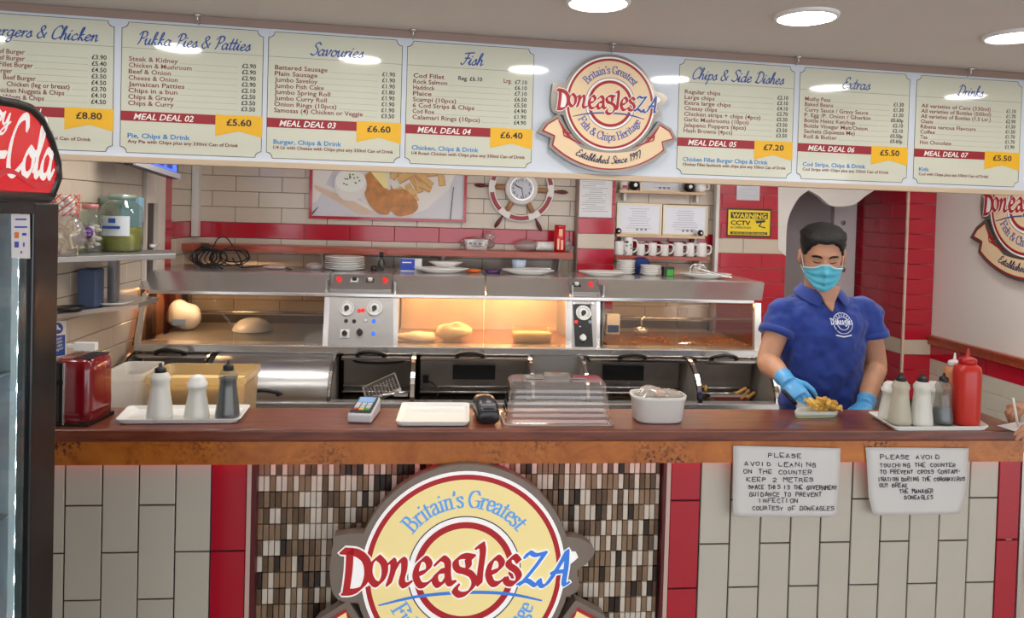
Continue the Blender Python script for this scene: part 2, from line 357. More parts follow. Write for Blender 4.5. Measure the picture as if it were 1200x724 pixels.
def script(mb, s, h, mi, M, align='CENTER', slant=.28, wt=.045, fit=None, y=-.0004, font=SCRIPT, nibang=.7, nibz=.5):
    wd = sum(font.get(c, (.4, []))[0] for c in s); k = (fit/(wd*h)) if fit else 1
    x = {'CENTER': -wd*h*k/2, 'LEFT': 0, 'RIGHT': -wd*h*k}[align]
    fn = (lambda a, b, d: M @ Vector((a, y+d, b))) if M else (lambda a, b, d: Vector((a, y+d, b)))
    for c in s:
        a, st = font.get(c, (.4, []))
        for p in st:
            q = crom(p, 4) if len(p) > 2 else p
            nib(mb, [(x+(u+v*slant)*h*k, v*h) for u, v in q], wt*h, wt*h*nibz, nibang, mi, fn)
        x += a*h*k
def arc_text(mb, s, h, mi, R, a_mid, span, M, y, inward=False, wt=.07, font=ROMAN):
    """letters set around a circle; a_mid the middle angle, span the total angle"""
    wd = sum(font[c][0] for c in s); x = 0
    for c in s:
        a, st = font[c]; t = (x+a/2)/wd-.5
        if not inward: ang = a_mid-t*span; rot = ang-PI/2; sg = 1
        else: ang = a_mid+t*span; rot = ang+PI/2; sg = -1
        cx, cz = R*math.cos(ang), R*math.sin(ang); cr, sr = math.cos(rot), math.sin(rot)
        def fn(u, v, d): return M @ Vector((cx+cr*u-sr*v, y+d, cz+sr*u+cr*v))
        for p in st:
            q = crom(p, 4) if len(p) > 2 else p
            nib(mb, [((u-a/2)*h, (v-.35)*h) for u, v in q], wt*h, wt*h*.4, 0.15, mi, fn)
        x += a
HAND = {'A':'00 26 40|12 32','B':'00 06 36 44 03|43 41 30 00','C':'45 26 03 11 30 41','D':'00 06 35 42 30 00','E':'46 06 00 40|03 33','F':'06 46|00 06|03 33','G':'45 26 03 10 40 43 23','H':'00 06|40 46|03 43','I':'10 16','K':'00 06|46 03 40','L':'06 00 40','M':'00 06 23 46 40','N':'00 06 40 46','O':'10 02 05 26 45 41 20 10','P':'00 06 36 44 33 03','R':'00 06 36 44 33 03|23 40','S':'45 16 04 43 41 10 01','T':'06 46|26 20','U':'06 01 20 41 46','V':'06 20 46','W':'06 10 23 30 46','X':'00 46|06 40','Y':'06 23 46|23 20','2':'05 26 44 00 40','-':'03 33','.':'10 11',' ':''}
def hand_text(mb, s, h, mi, M, x, z, wd, wt=.0009):
    adv = wd/max(1, len(s)); rnd = random.Random(len(s)*7+ord(s[0]))
    for i, c in enumerate(s):
        g = HAND.get(c, '')
        for st in g.split('|'):
            pts = [(int(p[0])/4, int(p[1])/6) for p in st.split()]
            if len(pts) < 2: continue
            jx, jz, sc_ = rnd.uniform(-.08, .08), rnd.uniform(-.1, .1), rnd.uniform(.85, 1.1)
            path = [(x+(i+.1+jx*.5+p[0]*.66*sc_)*adv, z+(p[1]*sc_+jz)*h) for p in pts]
            nib(mb, path, wt, wt, .5, mi, lambda a, b, d: M @ Vector((a, -.0004+d, b)))
# ---------------------------------------------------------------- tiles
TM = {}
def tile_mesh(wd, h, t, m, name='tile'):
    k = (round(wd, 3), round(h, 3), round(t, 4), m.name)
    if k in TM: return TM[k]
    b = min(.0018, wd*.2, h*.2); mb = MB()
    a, c = wd/2, h/2
    vs = [(-a,-t+b,-c),(a,-t+b,-c),(a,-t+b,c),(-a,-t+b,c),(-a+b,-t,-c+b),(a-b,-t,-c+b),(a-b,-t,c-b),(-a+b,-t,c-b),(-a,0,-c),(a,0,-c),(a,0,c),(-a,0,c)]
    fs = [(4,5,6,7),(0,1,5,4),(1,2,6,5),(2,3,7,6),(3,0,4,7),(8,9,1,0),(9,10,2,1),(10,11,3,2),(11,8,0,3)]
    me = bpy.data.meshes.new(name); me.from_pydata(vs, [], fs); me.materials.append(m); me.update()
    TM[k] = me; return me
def put_tile(parent, O, ax, u0, u1, v0, v1, m, g=.0015, t=.006, name='tile'):
    if u1-u0 < .012 or v1-v0 < .012: return
    me = tile_mesh(u1-u0-2*g, v1-v0-2*g, t, m)
    o = bpy.data.objects.new(name, me); C.objects.link(o); o.parent = parent
    u = (u0+u1)/2; r = random.Random(int(u*1000)+int(v0*977))
    o.location = (O[0]+ax[0]*u, O[1]+ax[1]*u, (v0+v1)/2)
    o.rotation_euler = (r.uniform(-.002, .002), 0, math.atan2(ax[1], ax[0])+r.uniform(-.002, .002))
def bond(parent, O, ax, umin, umax, rows, tw, off):
    """rows: list of (v0, v1, material, shift fraction). running bond clipped to umin..umax"""
    for (v0, v1, m, sh) in rows:
        u = off+sh*tw
        while u > umin: u -= tw
        while u < umax:
            a, b = max(u, umin), min(u+tw, umax)
            put_tile(parent, O, ax, a, b, v0, v1, m); u += tw
# ---------------------------------------------------------------- shared materials
M_cream = mat('cream_tile', (198, 194, 180), .22, noise_amt=.06, nscale=3, coat=.2)
M_cream2 = mat('cream_wall_tile', (202, 188, 170), .22, noise_amt=.06, nscale=3, coat=.2)
M_red = mat('red_tile', (178, 22, 44), .15, coat=.4)
M_grout = mat('dark_grout', (26, 24, 22), .9)
M_grout_l = mat('pale_grout', (176, 160, 150), .9)
M_grout_m = mat('brown_grout', (104, 92, 82), .9)
M_steel = mat('stainless_steel', (216, 214, 212), .22, .82)
M_steel2 = mat('dull_steel', (164, 162, 160), .38, .75)
M_dsteel = mat('dark_pan_steel', (176, 168, 160), .38, .5, noise_amt=.25, nscale=7)
M_black = mat('black_plastic', (18, 18, 20), .35)
M_white = mat('white_plastic', (225, 225, 222), .35)
M_paint = mat('white_paint', (214, 210, 204), .5, bump=.1)
M_ceil = mat('ceiling_paint', (208, 200, 194), .8, noise_amt=.03, nscale=2)
M_wood = grain('red_brown_counter_wood', (86, 40, 28), (132, 70, 50), 6, (1.2, 9, 9), .3, .25)
M_burl = grain('burl_veneer', (160, 84, 28), (200, 120, 46), 7, (1, 1, 1), .3, .4, True)
M_shelfwood = grain('red_shelf_wood', (136, 50, 30), (176, 80, 52), 5, (1, 10, 10), .35, .3)
M_pinewood = grain('pale_shelf_wood', (196, 158, 122), (220, 190, 156), 5, (1, 10, 10), .4, .1)
M_text = mat('maroon_print', (120, 28, 34), .4); M_tblk = mat('black_print', (26, 24, 26), .4)
M_blue = mat('blue_print', (32, 74, 150), .35); M_lblue = mat('light_blue_print', (36, 128, 196), .4)
M_wprint = mat('white_print', (238, 236, 232), .35); M_redp = mat('dark_red_print', (150, 26, 38), .35)
M_gold = mat('gold_print', (232, 178, 28), .35)
M_paper = mat('white_paper', (222, 222, 224), .6)

# ---------------------------------------------------------------- large structure
YB = 5.0; XL = P(225, 300, YB).x; YS = 4.86; XRW = P(1095, 300, YS).x
def struct(name, mb, m, **k):
    o = mb.build(name, m, **k); o['kind'] = 'structure'; return o
mb = MB(); mb.box((-4.2, -2.5, -.1), (5.2, 7.0, 0)); struct('floor', mb, mat('pale_floor_tile', (190, 182, 172), .3, noise_amt=.2, nscale=2))
mb = MB(); mb.box((-4.2, -2.5, CEIL), (5.2, 7.0, CEIL+.12)); struct('ceiling', mb, M_ceil)
mb = MB(); mb.box((-4.2, -2.6, 0), (5.2, -2.5, .5)); mb.box((-4.2, -2.6, 2.3), (5.2, -2.5, CEIL)); struct('wall_front', mb, M_paint)
mb = MB(); mb.box((-3.4, -2.5, 0), (-3.3, 2.9, CEIL)); mb.box((-3.4, 2.9, 0), (XL-.1, 3.0, CEIL)); struct('wall_shop_left', mb, M_paint)

# back wall with cream tiles and one red course
XP0 = P(676, 290, YB-.1).x; XP1 = P(720, 290, YB-.1).x; XN1 = P(838, 290, YB-.05).x; XD0 = P(921, 290, YB-.05).x
mb = MB(); mb.box((XL-.1, YB, 0), (XN1+.05, YB+.1, CEIL)); wb = struct('wall_back', mb, M_grout_m)
ys = [205.2, 223.7, 241.9, 259.9, 277.9]
z0 = P(249, 277.9, YB).z; pt = (P(249, 205.2, YB).z-z0)/4
tw = P(303.5, 235, YB).x-P(249, 235, YB).x; xo = P(249, 235, YB).x
rows = []
for i in range(-5, 12):
    rows.append((z0+pt*i, z0+pt*(i+1), M_red if i == 0 else M_cream2, 0 if i % 2 == 0 else .5))
rows[0:0] = []
bond(wb, (0, YB, 0), (1, 0), XL, XP0, rows, tw, xo)
bond(wb, (0, YB, 0), (1, 0), XP1, XN1, [r for r in rows], tw, xo+.1)
# left wall : tiles, then a white door frame, a red strip and cream tiles to the corner
def ly(px, py=300): return PX(px, py, XL).y
D0, D1, R0, R1 = ly(166), ly(186.5), ly(188), ly(199.5)
mb = MB(); mb.box((XL-.1, 2.9, 0), (XL, YB+.1, CEIL)); wl = struct('wall_left', mb, M_grout_m)
lrows = [(z0+pt*i, z0+pt*(i+1), M_cream2, 0 if i % 2 == 0 else .5) for i in range(-7, 12)]
bond(wl, (XL, 0, 0), (0, 1), 2.95, D0-.02, lrows, tw, 3.1)
for k in range(-2, 4): put_tile(wl, (XL, 0, 0), (0, 1), R0, R1, z0+.06+k*.303, z0+.06+(k+1)*.303, M_red)
bond(wl, (XL, 0, 0), (0, 1), R1, YB, [(a, b, (M_red if i == 7 else m), s) for i, (a, b, m, s) in enumerate(lrows)], tw, R1-.08)
mb = MB(); zt = PX(176, 238, XL).z
ym = ly(178)
mb.box((XL, D0, 0), (XL+.02, D0+.02, zt+.25)); mb.box((XL, ym, 0), (XL+.03, D1, zt+.25)); mb.box((XL, D0+.02, zt), (XL+.02, ym, zt+.25))
dr = struct('door_1', mb, mat('cream_gloss_paint', (216, 204, 192), .35))
mb = MB(); mb.box((XL+.001, D0+.02, 0), (XL+.006, ym, zt)); mb.build('door_panel', mat('dark_door', (66, 58, 58), .4), dr)
mb = MB(); c = PX(174, 287, XL); mb.tube([(XL+.006, c.y, c.z), (XL+.05, c.y, c.z), (XL+.05, c.y-.1, c.z)], .009); mb.build('door_handle', M_white, dr)
# tiled pillar
mb = MB(); mb.box((XP0, YB-.1, 0), (XP1, YB, CEIL)); pil = struct('wall_pillar', mb, M_grout_l)
pz = P(700, 291.5, YB-.1).z
for i in range(-4, 12): put_tile(pil, (0, YB-.1, 0), (1, 0), XP0+.002, XP1-.002, pz+i*pt, pz+(i+1)*pt, M_cream2 if i == 0 else M_red)
# red wall right of the niche, up to the doorway
mb = MB(); mb.box((XN1, YB-.05, 0), (XD0, YB+.1, CEIL)); wr = struct('wall_back_right', mb, M_grout_l)
rz = P(870, 296.7, YB-.05).z; ro = P(869.5, 320, YB-.05).x
bond(wr, (0, YB-.05, 0), (1, 0), XN1, XD0, [(rz+i*pt, rz+(i+1)*pt, M_cream2 if i == 0 else M_red, 0 if i % 2 == 0 else .45) for i in range(-6, 12)], tw, ro)
# narrow tiled strip where the passage meets the right wall, and the passage's own side wall
XS0 = P(1062, 300, YS).x
mb = MB(); mb.box((XS0, YS, 0), (XRW+.1, YS+.1, CEIL)); ws = struct('wall_strip', mb, M_grout_l)
sz = P(1080, 415.5, YS).z; pts_ = (P(1080, 239, YS).z-P(1080, 415.5, YS).z)/10
SROW = [(sz+i*pts_, sz+(i+1)*pts_, M_cream2 if i == 0 else M_red, 0 if i % 2 == 0 else .5) for i in range(-3, 15)]
for a, b, m, s in SROW: put_tile(ws, (0, YS, 0), (1, 0), XS0+.004, XRW-.002, a, b, m)
mb = MB(); YE = P(1003, 300, 5.9).y
YE = PX(1003, 300, XS0).y
mb.box((XS0, YS, 0), (XS0+.1, YE, CEIL)); wp = struct('wall_passage', mb, M_grout_l)
bond(wp, (XS0, 0, 0), (0, -1), -YE, -YS, SROW, .303, -YE)
mb = MB(); mb.box((XS0-.012, YS-.012, 0), (XS0+.002, YS+.002, CEIL)); struct('trim_1', mb, mat('tile_edge_trim', (214, 186, 170), .4))
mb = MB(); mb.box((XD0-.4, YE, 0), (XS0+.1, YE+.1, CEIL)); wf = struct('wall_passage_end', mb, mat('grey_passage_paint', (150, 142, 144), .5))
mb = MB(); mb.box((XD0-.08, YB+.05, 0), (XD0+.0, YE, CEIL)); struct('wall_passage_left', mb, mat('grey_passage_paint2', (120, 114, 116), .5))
# right wall: white above, wooden rail, tiles below
mb = MB(); mb.box((XRW, 1.0, 0), (XRW+.1, YS+.1, CEIL)); wr2 = struct('wall_right', mb, mat('warm_white_paint', (224, 218, 212), .45, noise_amt=.03, nscale=1))
rl = PX(1088, 392, XRW).z
mb = MB(); mb.box((XRW-.03, 1.0, rl-.055), (XRW, YS, rl)); mb.box((XRW-.042, 1.0, rl-.012), (XRW, YS, rl+.004)); struct('trim_2', mb, M_shelfwood)
for (a, b, m, s) in [(rl-.06-i*pt-pt, rl-.06-i*pt, M_red if i == 0 else M_cream, (i % 2)*.5) for i in range(8)]:
    bond(wr2, (XRW, 0, 0), (0, -1), -YS, -2.6, [(a, b, m, s)], tw, -YS-.05)

# white arch board over the passage
YA = YB-.06; Ma = mat('white_arch_board', (222, 216, 210), .4)
def pa(x, y): q = P(x, y, YA); return (q.x, q.z)
lower = crom([(921, 300), (922, 268), (926, 250), (936, 232), (948, 223)], 6)+crom([(948, 223), (960, 230), (972, 240), (985, 242), (1002, 239), (1014, 230), (1026, 222)], 6)[1:]
poly = [pa(*p) for p in lower]+[pa(1030, 195), pa(1030, 150), pa(912, 150), pa(912, 292)]
mb = MB(); mb.prism(poly, YA, YA+.045); o = struct('trim_3', mb, Ma)
mb = MB(); q0 = P(976, 300, YE-.05); q1 = P(1002, 300, YE-.05)
mb.box((q0.x, YE-.05, .9), (q1.x, YE, CEIL)); po = mb.build('passage_panel', mat('pale_panel', (196, 190, 192), .35)); tag(po, 'pale upright panel with screw caps in the passage behind the worker', 'panel')
for py in (261, 290, 316): 
    c = P(988, py, YE-.05); mb = MB(); mb.lathe([(.018, 0), (.018, .006), (0, .008)], M=Matrix.Translation(c) @ Matrix.Rotation(PI/2, 4, 'X'), n=14); mb.build('screw_cap', M_steel2, po)
# white conduit posts
mb = MB(); x0, x1 = fx(224, YB-.06, 250), fx(232, YB-.06, 250); mb.box((x0, YB-.06, P(228, 277, YB-.06).z), (x1, YB-.002, CEIL)); o = mb.build('conduit', M_paint, bev=.003); tag(o, 'white vertical cable conduit in the back left corner', 'conduit')
mb = MB(); x0, x1 = fx(838.5, YB-.1, 270), fx(842.5, YB-.1, 270); mb.box((x0, YB-.1, 1.0), (x1, YB-.052, CEIL)); o = mb.build('conduit', M_paint, bev=.003); tag(o, 'pale slim vertical post beside the yellow camera warning sign', 'conduit')

# ---------------------------------------------------------------- ceiling lights
def ceiling_light(loc, label, group, r=.093):
    t = thing('ceiling_light', label, 'light', (loc[0], loc[1], CEIL), 0, group)
    mb = MB(); mb.lathe([(r, -.004), (r, -.010), (r*.3, -.012), (0, -.012)], n=40, caps=False); mb.build('diffuser', mat('lit_diffuser', (255, 250, 244), .5, emit=LIGHT_K, ecol=(255, 249, 240)), t)
    mb = MB(); mb.lathe([(r*1.13, 0), (r*1.12, -.008), (r*1.0, -.013), (r*.98, -.004)], n=40, caps=False); mb.build('rim', M_white, t)
a1, a2, a3 = PH(701, 1, CEIL), PH(945, 18, CEIL), PH(1190, 41, CEIL)
st = (a3-a1)/2; g1 = 'round ceiling lights in front of the menu board'
ceiling_light(a1, 'round flush ceiling light at the top middle, above the hanging round sign', g1)
ceiling_light(a2, 'round flush ceiling light right of centre, above the fifth and sixth menus', g1)
ceiling_light(a3, 'round flush ceiling light at the top right corner', g1)
for k in (-3, -2, -1, 3): ceiling_light(a1+st*k, {-3: 'first', -2: 'second', -1: 'third', 3: 'last'}[k]+' round ceiling light of the front row, counted from the left', g1)
for k in range(6): ceiling_light((-1.0+k*.72, 3.35, 0), ['leftmost', 'second', 'third', 'fourth', 'fifth', 'sixth'][k]+' round ceiling light above the frying range aisle, counted from the left', 'round ceiling lights over the frying range', .125)
ceiling_light((2.75, 3.3, 0), 'added unseen ceiling disc that brightens the white right wall', 'added right wall fill', .15)  # extra disc out of view, added to brighten the right wall and its sign
ceiling_light((2.3, 5.6, 0), 'round flush ceiling light in the passage', 'passage light')
# ---------------------------------------------------------------- counter
YC = 2.41; ZC = P(740, 503.5, YC).z; DC = .27
XC0 = P(-60, 505, YC).x; XC1 = P(1207, 505, YC).x
ctr = thing('counter', 'long shop counter with polished wooden top, burl fascia and tiled front', 'counter', (.3, YC+.2, 0))
ze = P(600, 518, YC).z; zb = P(600, 542.5, YC+.02).z
mb = MB(); mb.box((XC0, YC, ze), (XC1, YC+DC, ZC)); mb.build('worktop', M_wood, ctr, True, bev=.008, seg=3)
mb = MB(); mb.box((XC0, YC+.015, zb), (XC1-.01, YC+.035, ze)); mb.build('fascia', M_burl, ctr, True)
YF = YC+.06
xa, xb = fx(300.5, YF, 560), fx(776, YF, 560)
mb = MB(); mb.box((XC0, YF+.004, 0), (xa-.02, YC+DC-.02, ze)); mb.box((xb+.02, YF+.004, 0), (XC1-.02, YC+DC-.02, ze)); mb.box((xa-.02, YF+.03, 0), (xb+.02, YC+DC-.02, ze)); cb = mb.build('body', M_grout, ctr, True)
mb = MB(); mb.box((XC0, YC+DC, .0), (P(860, 480, YC+DC).x, YC+DC+.42, .86)); mb.build('back_shelf', M_steel2, ctr, True)
WO = WM[ctr.name].translation
Oc = (-WO.x, YF+.004-WO.y, 0)
zB = P(98, 592.5, YF).z
def cols(xs, m, first, tall=.303):
    """vertical tiles column by column; first says which joint set the column has"""
    for i in range(len(xs)-1):
        j = zB-(.1515 if (i+first) % 2 else 0); top = zb+.02; v = j
        put_tile(ctr, Oc, (1, 0), xs[i], xs[i+1], j, top, m, .0024)
        while v > .02:
            put_tile(ctr, Oc, (1, 0), xs[i], xs[i+1], max(0.01, v-tall), v, m, .0024); v -= tall
def X_(l, y=600): return [fx(a, YF, y) for a in l]
xl = X_([76-43.5*3, 76-87, 76-43.5, 76-.2, 119.5, 162.5, 205.5, 247])
cols(xl, M_cream, 1)
rl0, rl1 = fx(247, YF, 600), fx(289, YF, 600); cols([rl0, rl1], M_red, 1)
xr = X_([820, 855.8, 891.5, 927, 962, 997.5, 1032.3, 1066.3, 1101, 1135, 1168.5])
cols(xr, M_cream, 1)
cols(X_([784.5, 820]), M_red, 0); cols(X_([1168.5, 1194.5]), M_red, 1)
for a, b, m, nm in ((289.3, 294.5, mat('cream_strip', (206, 180, 168), .4), 'edge_strip'), (294.6, 300.5, mat('dark_red_jamb', (92, 24, 30), .4), 'jamb'), (776, 779.5, MATS['dark_red_jamb'], 'jamb'), (779.6, 784.3, MATS['cream_strip'], 'edge_strip'), (1194.6, 1199, M_steel, 'edge_strip')):
    mb = MB(); mb.box((fx(a, YF, 600), YF-.006, 0), (fx(b, YF, 600), YF+.03, zb+.02)); mb.build(nm, m, ctr, True)
# mosaic of small stone tiles
mm = [mat('mosaic_white', (222, 212, 196), .3, noise_amt=.1), mat('mosaic_tan', (148, 122, 96), .3, noise_amt=.2), mat('mosaic_brown', (104, 82, 62), .3, noise_amt=.25, nscale=60), mat('mosaic_dark', (50, 38, 32), .25, noise_amt=.3, nscale=60)]
mb = MB(); pw = (fx(530, YF+.03, 600)-fx(464, YF+.03, 600))/10; ph = P(310, 556.6, YF+.03).z-P(310, 575.5, YF+.03).z
zz = P(310, 556.6, YF+.03).z+ph; rnd = random.Random(3)
r = 0
while zz > .03:
    x = xa
    while x < xb-.002:
        x2 = min(x+pw, xb); g = .0007; b = .0012; y1 = YF+.03; y0 = y1-.005-rnd.random()*.0012
        mi = rnd.choices((0, 1, 2, 3), (.38, .30, .22, .10))[0]
        A, B_, c_, d_ = x+g, x2-g, zz-ph+g*1.4, zz-g*1.4
        mb.add([(A, y1, c_), (B_, y1, c_), (B_, y1, d_), (A, y1, d_), (A+b, y0, c_+b), (B_-b, y0, c_+b), (B_-b, y0, d_-b), (A+b, y0, d_-b)], [(4,5,6,7),(0,1,5,4),(1,2,6,5),(2,3,7,6),(3,0,4,7)], mi)
        x += pw
    zz -= ph
o = mb.build('mosaic_tiles', mm, ctr, True); o['kind'] = 'stuff'
# red light strip hidden under the top's edge
mb = MB(); mb.box((XC0+.05, YC+.045, zb+.004), (XC1-.05, YC+.052, zb+.010)); mb.build('light_strip', mat('red_led', (255, 40, 50), .4, emit=3.4, ecol=(255, 30, 45)), ctr, True)

# ---------------------------------------------------------------- shop logo, drawn in units of its radius
def logo(t, R, lit=0.0, y=0.0, thick=.03, full=True):
    S = Matrix.Scale(R, 4)
    def SM(yy): return Matrix.Translation((0, y+yy, 0)) @ Matrix.Diagonal((R, 1, R, 1))
    k = 'lit_' if lit else ''
    def em(name, col, rough=.35): return mat(k+name, col, rough, emit=lit, ecol=col) if lit else mat(name, col, rough)
    cream = em('sign_cream', (232, 214, 150) if lit else (228, 202, 164)); wht = em('sign_white', (240, 240, 238)); red = em('sign_red', (160, 30, 40)); blu = em('sign_blue', (60, 120, 210) if lit else (52, 74, 150)); lb = em('sign_arc_blue', (96, 156, 222) if lit else (60, 84, 160)); nv = em('sign_line', (30, 36, 80))
    dr_ = em('sign_name_red', (168, 30, 36))
    circ = lambda r, n=72, c=(0, 0): [(c[0]+r*math.cos(2*PI*i/n), c[1]+r*math.sin(2*PI*i/n)) for i in range(n)]
    def arcpts(Rr, cy, xs): return [(x, cy-math.sqrt(max(0, Rr*Rr-x*x))) for x in xs]
    cyc = .50; RB = 1.90
    xs = [-1.24+2.48*i/24 for i in range(25)]
    bot = arcpts(RB, cyc, xs)
    rib = bot+[(1.20, -.76), (1.46, -.68), (1.36, -.52), (1.14, -.40), (.98, -.62), (.80, -.82)]+[(x, -.95-.10*(1-(x/.7)**2)) for x in (.6, .4, .2, 0, -.2, -.4, -.6)]+[(-.80, -.82), (-.98, -.62), (-1.14, -.36), (-1.36, -.50), (-1.46, -.64), (-1.2, -.74)]
    cx_ = 0; 
    def grow(poly, g):
        n = len(poly); out = []
        ar = sum(poly[i][0]*poly[(i+1) % n][1]-poly[(i+1) % n][0]*poly[i][1] for i in range(n)); sg = 1 if ar > 0 else -1
        for i in range(n):
            a, b, c = Vector(poly[i-1]), Vector(poly[i]), Vector(poly[(i+1) % n]); e1 = (b-a).normalized(); e2 = (c-b).normalized()
            nn = Vector((e1.y+e2.y, -e1.x-e2.x))
            if nn.length < .2: nn = Vector((e1.y, -e1.x))
            nn.normalize(); m_ = 1/max(.45, abs(nn.dot(Vector((e1.y, -e1.x))))); out.append(tuple(b+nn*g*sg*m_))
        return out
    blobD = [(-1.24, .34), (-1.0, .36), (-.8, .3), (-.8, -.22), (-.95, -.26), (-1.2, -.22), (-1.27, 0)]
    blobA = [(.8, .3), (1.02, .3), (1.18, .26), (1.26, .18), (1.2, .08), (1.1, .0), (1.1, -.2), (.8, -.22)]
    mb = MB()
    for i, p in enumerate((circ(1.06), grow(rib, .07), crom(grow(blobD, .03)+[grow(blobD, .03)[0]], 4)[:-1], crom(grow(blobA, .03)+[grow(blobA, .03)[0]], 4)[:-1])): mb.prism(p, -thick*(1-.004*i), 0, 0, SM(0))
    mb.build('backing', mat('sign_backing_metal', (150, 144, 136), .3, .85) if not lit else mat('sign_backing_dark', (140, 128, 118), .4, .3), t)
    f0 = -thick-.001
    mb = MB(); mb.flat(rib, 0, 0, SM(f0)); 
    # folds at the ribbon ends
    mb.flat([(-1.14, -.36), (-.92, -.66), (-.74, -.86), (-.86, -.8), (-1.0, -.66), (-1.12, -.44)], 0, 1, SM(f0-.0006)); mb.flat([(1.14, -.40), (.92, -.68), (.74, -.86), (.86, -.8), (1.0, -.68), (1.12, -.46)], 0, 1, SM(f0-.0006))
    for pth in ([b for b in bot], [(-.62, -.88), (-1.0, -.72), (-1.02, -.62), (-.86, -.68)], [(.62, -.88), (1.0, -.74), (1.02, -.64), (.86, -.7)], [(-1.24, -.94), (-1.2, -.74), (-1.46, -.64), (-1.36, -.50), (-1.14, -.36)], [(1.24, -.94), (1.2, -.76), (1.46, -.68), (1.36, -.52), (1.14, -.40)]):
        nib(mb, pth, .012, .012, .3, 1, lambda a, b, d: SM(f0-.001+d) @ Vector((a, 0, b)))
    mb.build('ribbon', [cream, red], t)
    mb = MB(); mb.flat(circ(1.0), 0, 0, SM(f0-.002)); mb.build('face', wht, t)
    mb = MB(); mb.ring(.915, .965, 0, 0, SM(f0-.0028)); mb.ring(.435, .497, 0, 0, SM(f0-.0036)); mb.build('ring', red, t)
    mb = MB(); mb.ring(.553, .915, 0, 0, SM(f0-.0026)); mb.flat(circ(.435), 0, 0, SM(f0-.0034)); mb.build('cream_field', cream, t)
    mb = MB(); mb.ring(.546, .557, 0, 0, SM(f0-.0038)); mb.build('line', nv, t)
    mb = MB(); arc_text(mb, "Britain's Greatest", .165, 0, .70, PI/2, math.radians(104), SM(f0-.0032), 0)
    arc_text(mb, "Fish & Chips Heritage", .165, 0, .73, -PI/2, math.radians(126), SM(f0-.0032), 0, True); mb.build('lettering', lb, t)
    # swoosh under the name
    mb = MB(); sw = crom([(-.82, -.31), (-.45, -.23), (0, -.20), (.42, -.22), (.77, -.295)], 8)
    for i in range(len(sw)-1):
        k2 = .006+.010*math.sin(PI*i/(len(sw)-1)); nib(mb, sw[i:i+2], k2, k2, 0, 0, lambda a, b, d: SM(f0-.0042+d) @ Vector((a, 0, b)))
    mb.build('swoosh', blu, t)
    # the name, white keyline below, colour above
    xh = .265
    pos = [('D', -1.16, -.17), ('o', -.94, -.10), ('n', -.745, -.12), ('e', -.49, -.12), ('a', -.30, -.12), ('g', -.115, -.10), ('l', .11, -.12), ('e', .22, -.12), ('s', .40, -.12)]
    mb = MB(); mw = MB()
    for c, x, z in pos:
        for st_ in UNC[c]:
            q = [(x+u*xh, z+v*xh) for u, v in crom(st_, 5)]
            kk = .034 if c != 'D' else .04
            if c == 'D': q = [(x+(a-x)*.85, b) for a, b in q]
            nib(mb, q, kk, .010, .75, 0, lambda a, b, d: SM(f0-.0062+d) @ Vector((a, 0, b)))
            nib(mw, q, kk+.012, .022, .75, 0, lambda a, b, d: SM(f0-.0050+d) @ Vector((a, 0, b)))
    o1 = mb.build('name_lettering', dr_, t)
    mb = MB()
    for c, x, z in (('Z', .535, -.14), ('A', .75, -.15)):
        for st_ in UNC[c]:
            q = [(x+(u*.92+v*.06)*xh, z+v*xh*1.02) for u, v in crom(st_, 5)]
            nib(mb, q, .024, .010, .6, 0, lambda a, b, d: SM(f0-.0062+d) @ Vector((a, 0, b)))
            nib(mw, q, .036, .020, .6, 0, lambda a, b, d: SM(f0-.0050+d) @ Vector((a, 0, b)))
    mb.build('suffix_lettering', blu, t)
    mw.flat([(-1.08, .2), (-.93, .18), (-.87, 0), (-.93, -.12), (-1.08, -.14)], 0, 0, SM(f0-.0046)); mw.flat([(1.0, .2), (1.1, .19), (1.13, .13), (1.06, .07), (1.0, .06)], 0, 0, SM(f0-.0046))
    mw.build('keyline', wht, t)
    mb = MB(); 
    s = 'Established Since 1997'; wd = sum(SCRIPT[c][0] for c in s); x = 0; h = .165; R2 = 1.72
    for c in s:
        a, stx = SCRIPT[c]; tt = (x+a/2)/wd-.5; ang = -PI/2+tt*(1.48/R2); rot = ang+PI/2; cxx, czz = R2*math.cos(ang), cyc+R2*math.sin(ang); cr, sr = math.cos(rot), math.sin(rot)
        def fn(u, v, d): return SM(f0-.0016+d) @ Vector((cxx+cr*u-sr*v, 0, czz+sr*u+cr*v))
        for p in stx: nib(mb, [((u-a/2+v*.2)*h, (v-.35)*h) for u, v in crom(p, 4)], .010, .006, .7, 0, fn)
        x += a
    mb.build('script_lettering', nv if not lit else blu, t)

lc = P(543.6, 662, YF-.03); Rl = 117*lc.y/FPX*1.006
Zl = (lc-CAMLOC).dot(CAMR @ V(0, 0, -1)); Rl = 117*Zl/FPX
t = thing('shop_sign', 'large backlit round shop sign in front of the mosaic panel below the counter', 'sign', lc)
logo(t, Rl, lit=.30, thick=.045)
for sx in (-.5, .5):
    mb = MB(); mb.cbox((sx*Rl, .03, .1), (.03, .06, .03)); mb.build('bracket', M_steel2, t)
YL = YF-.03
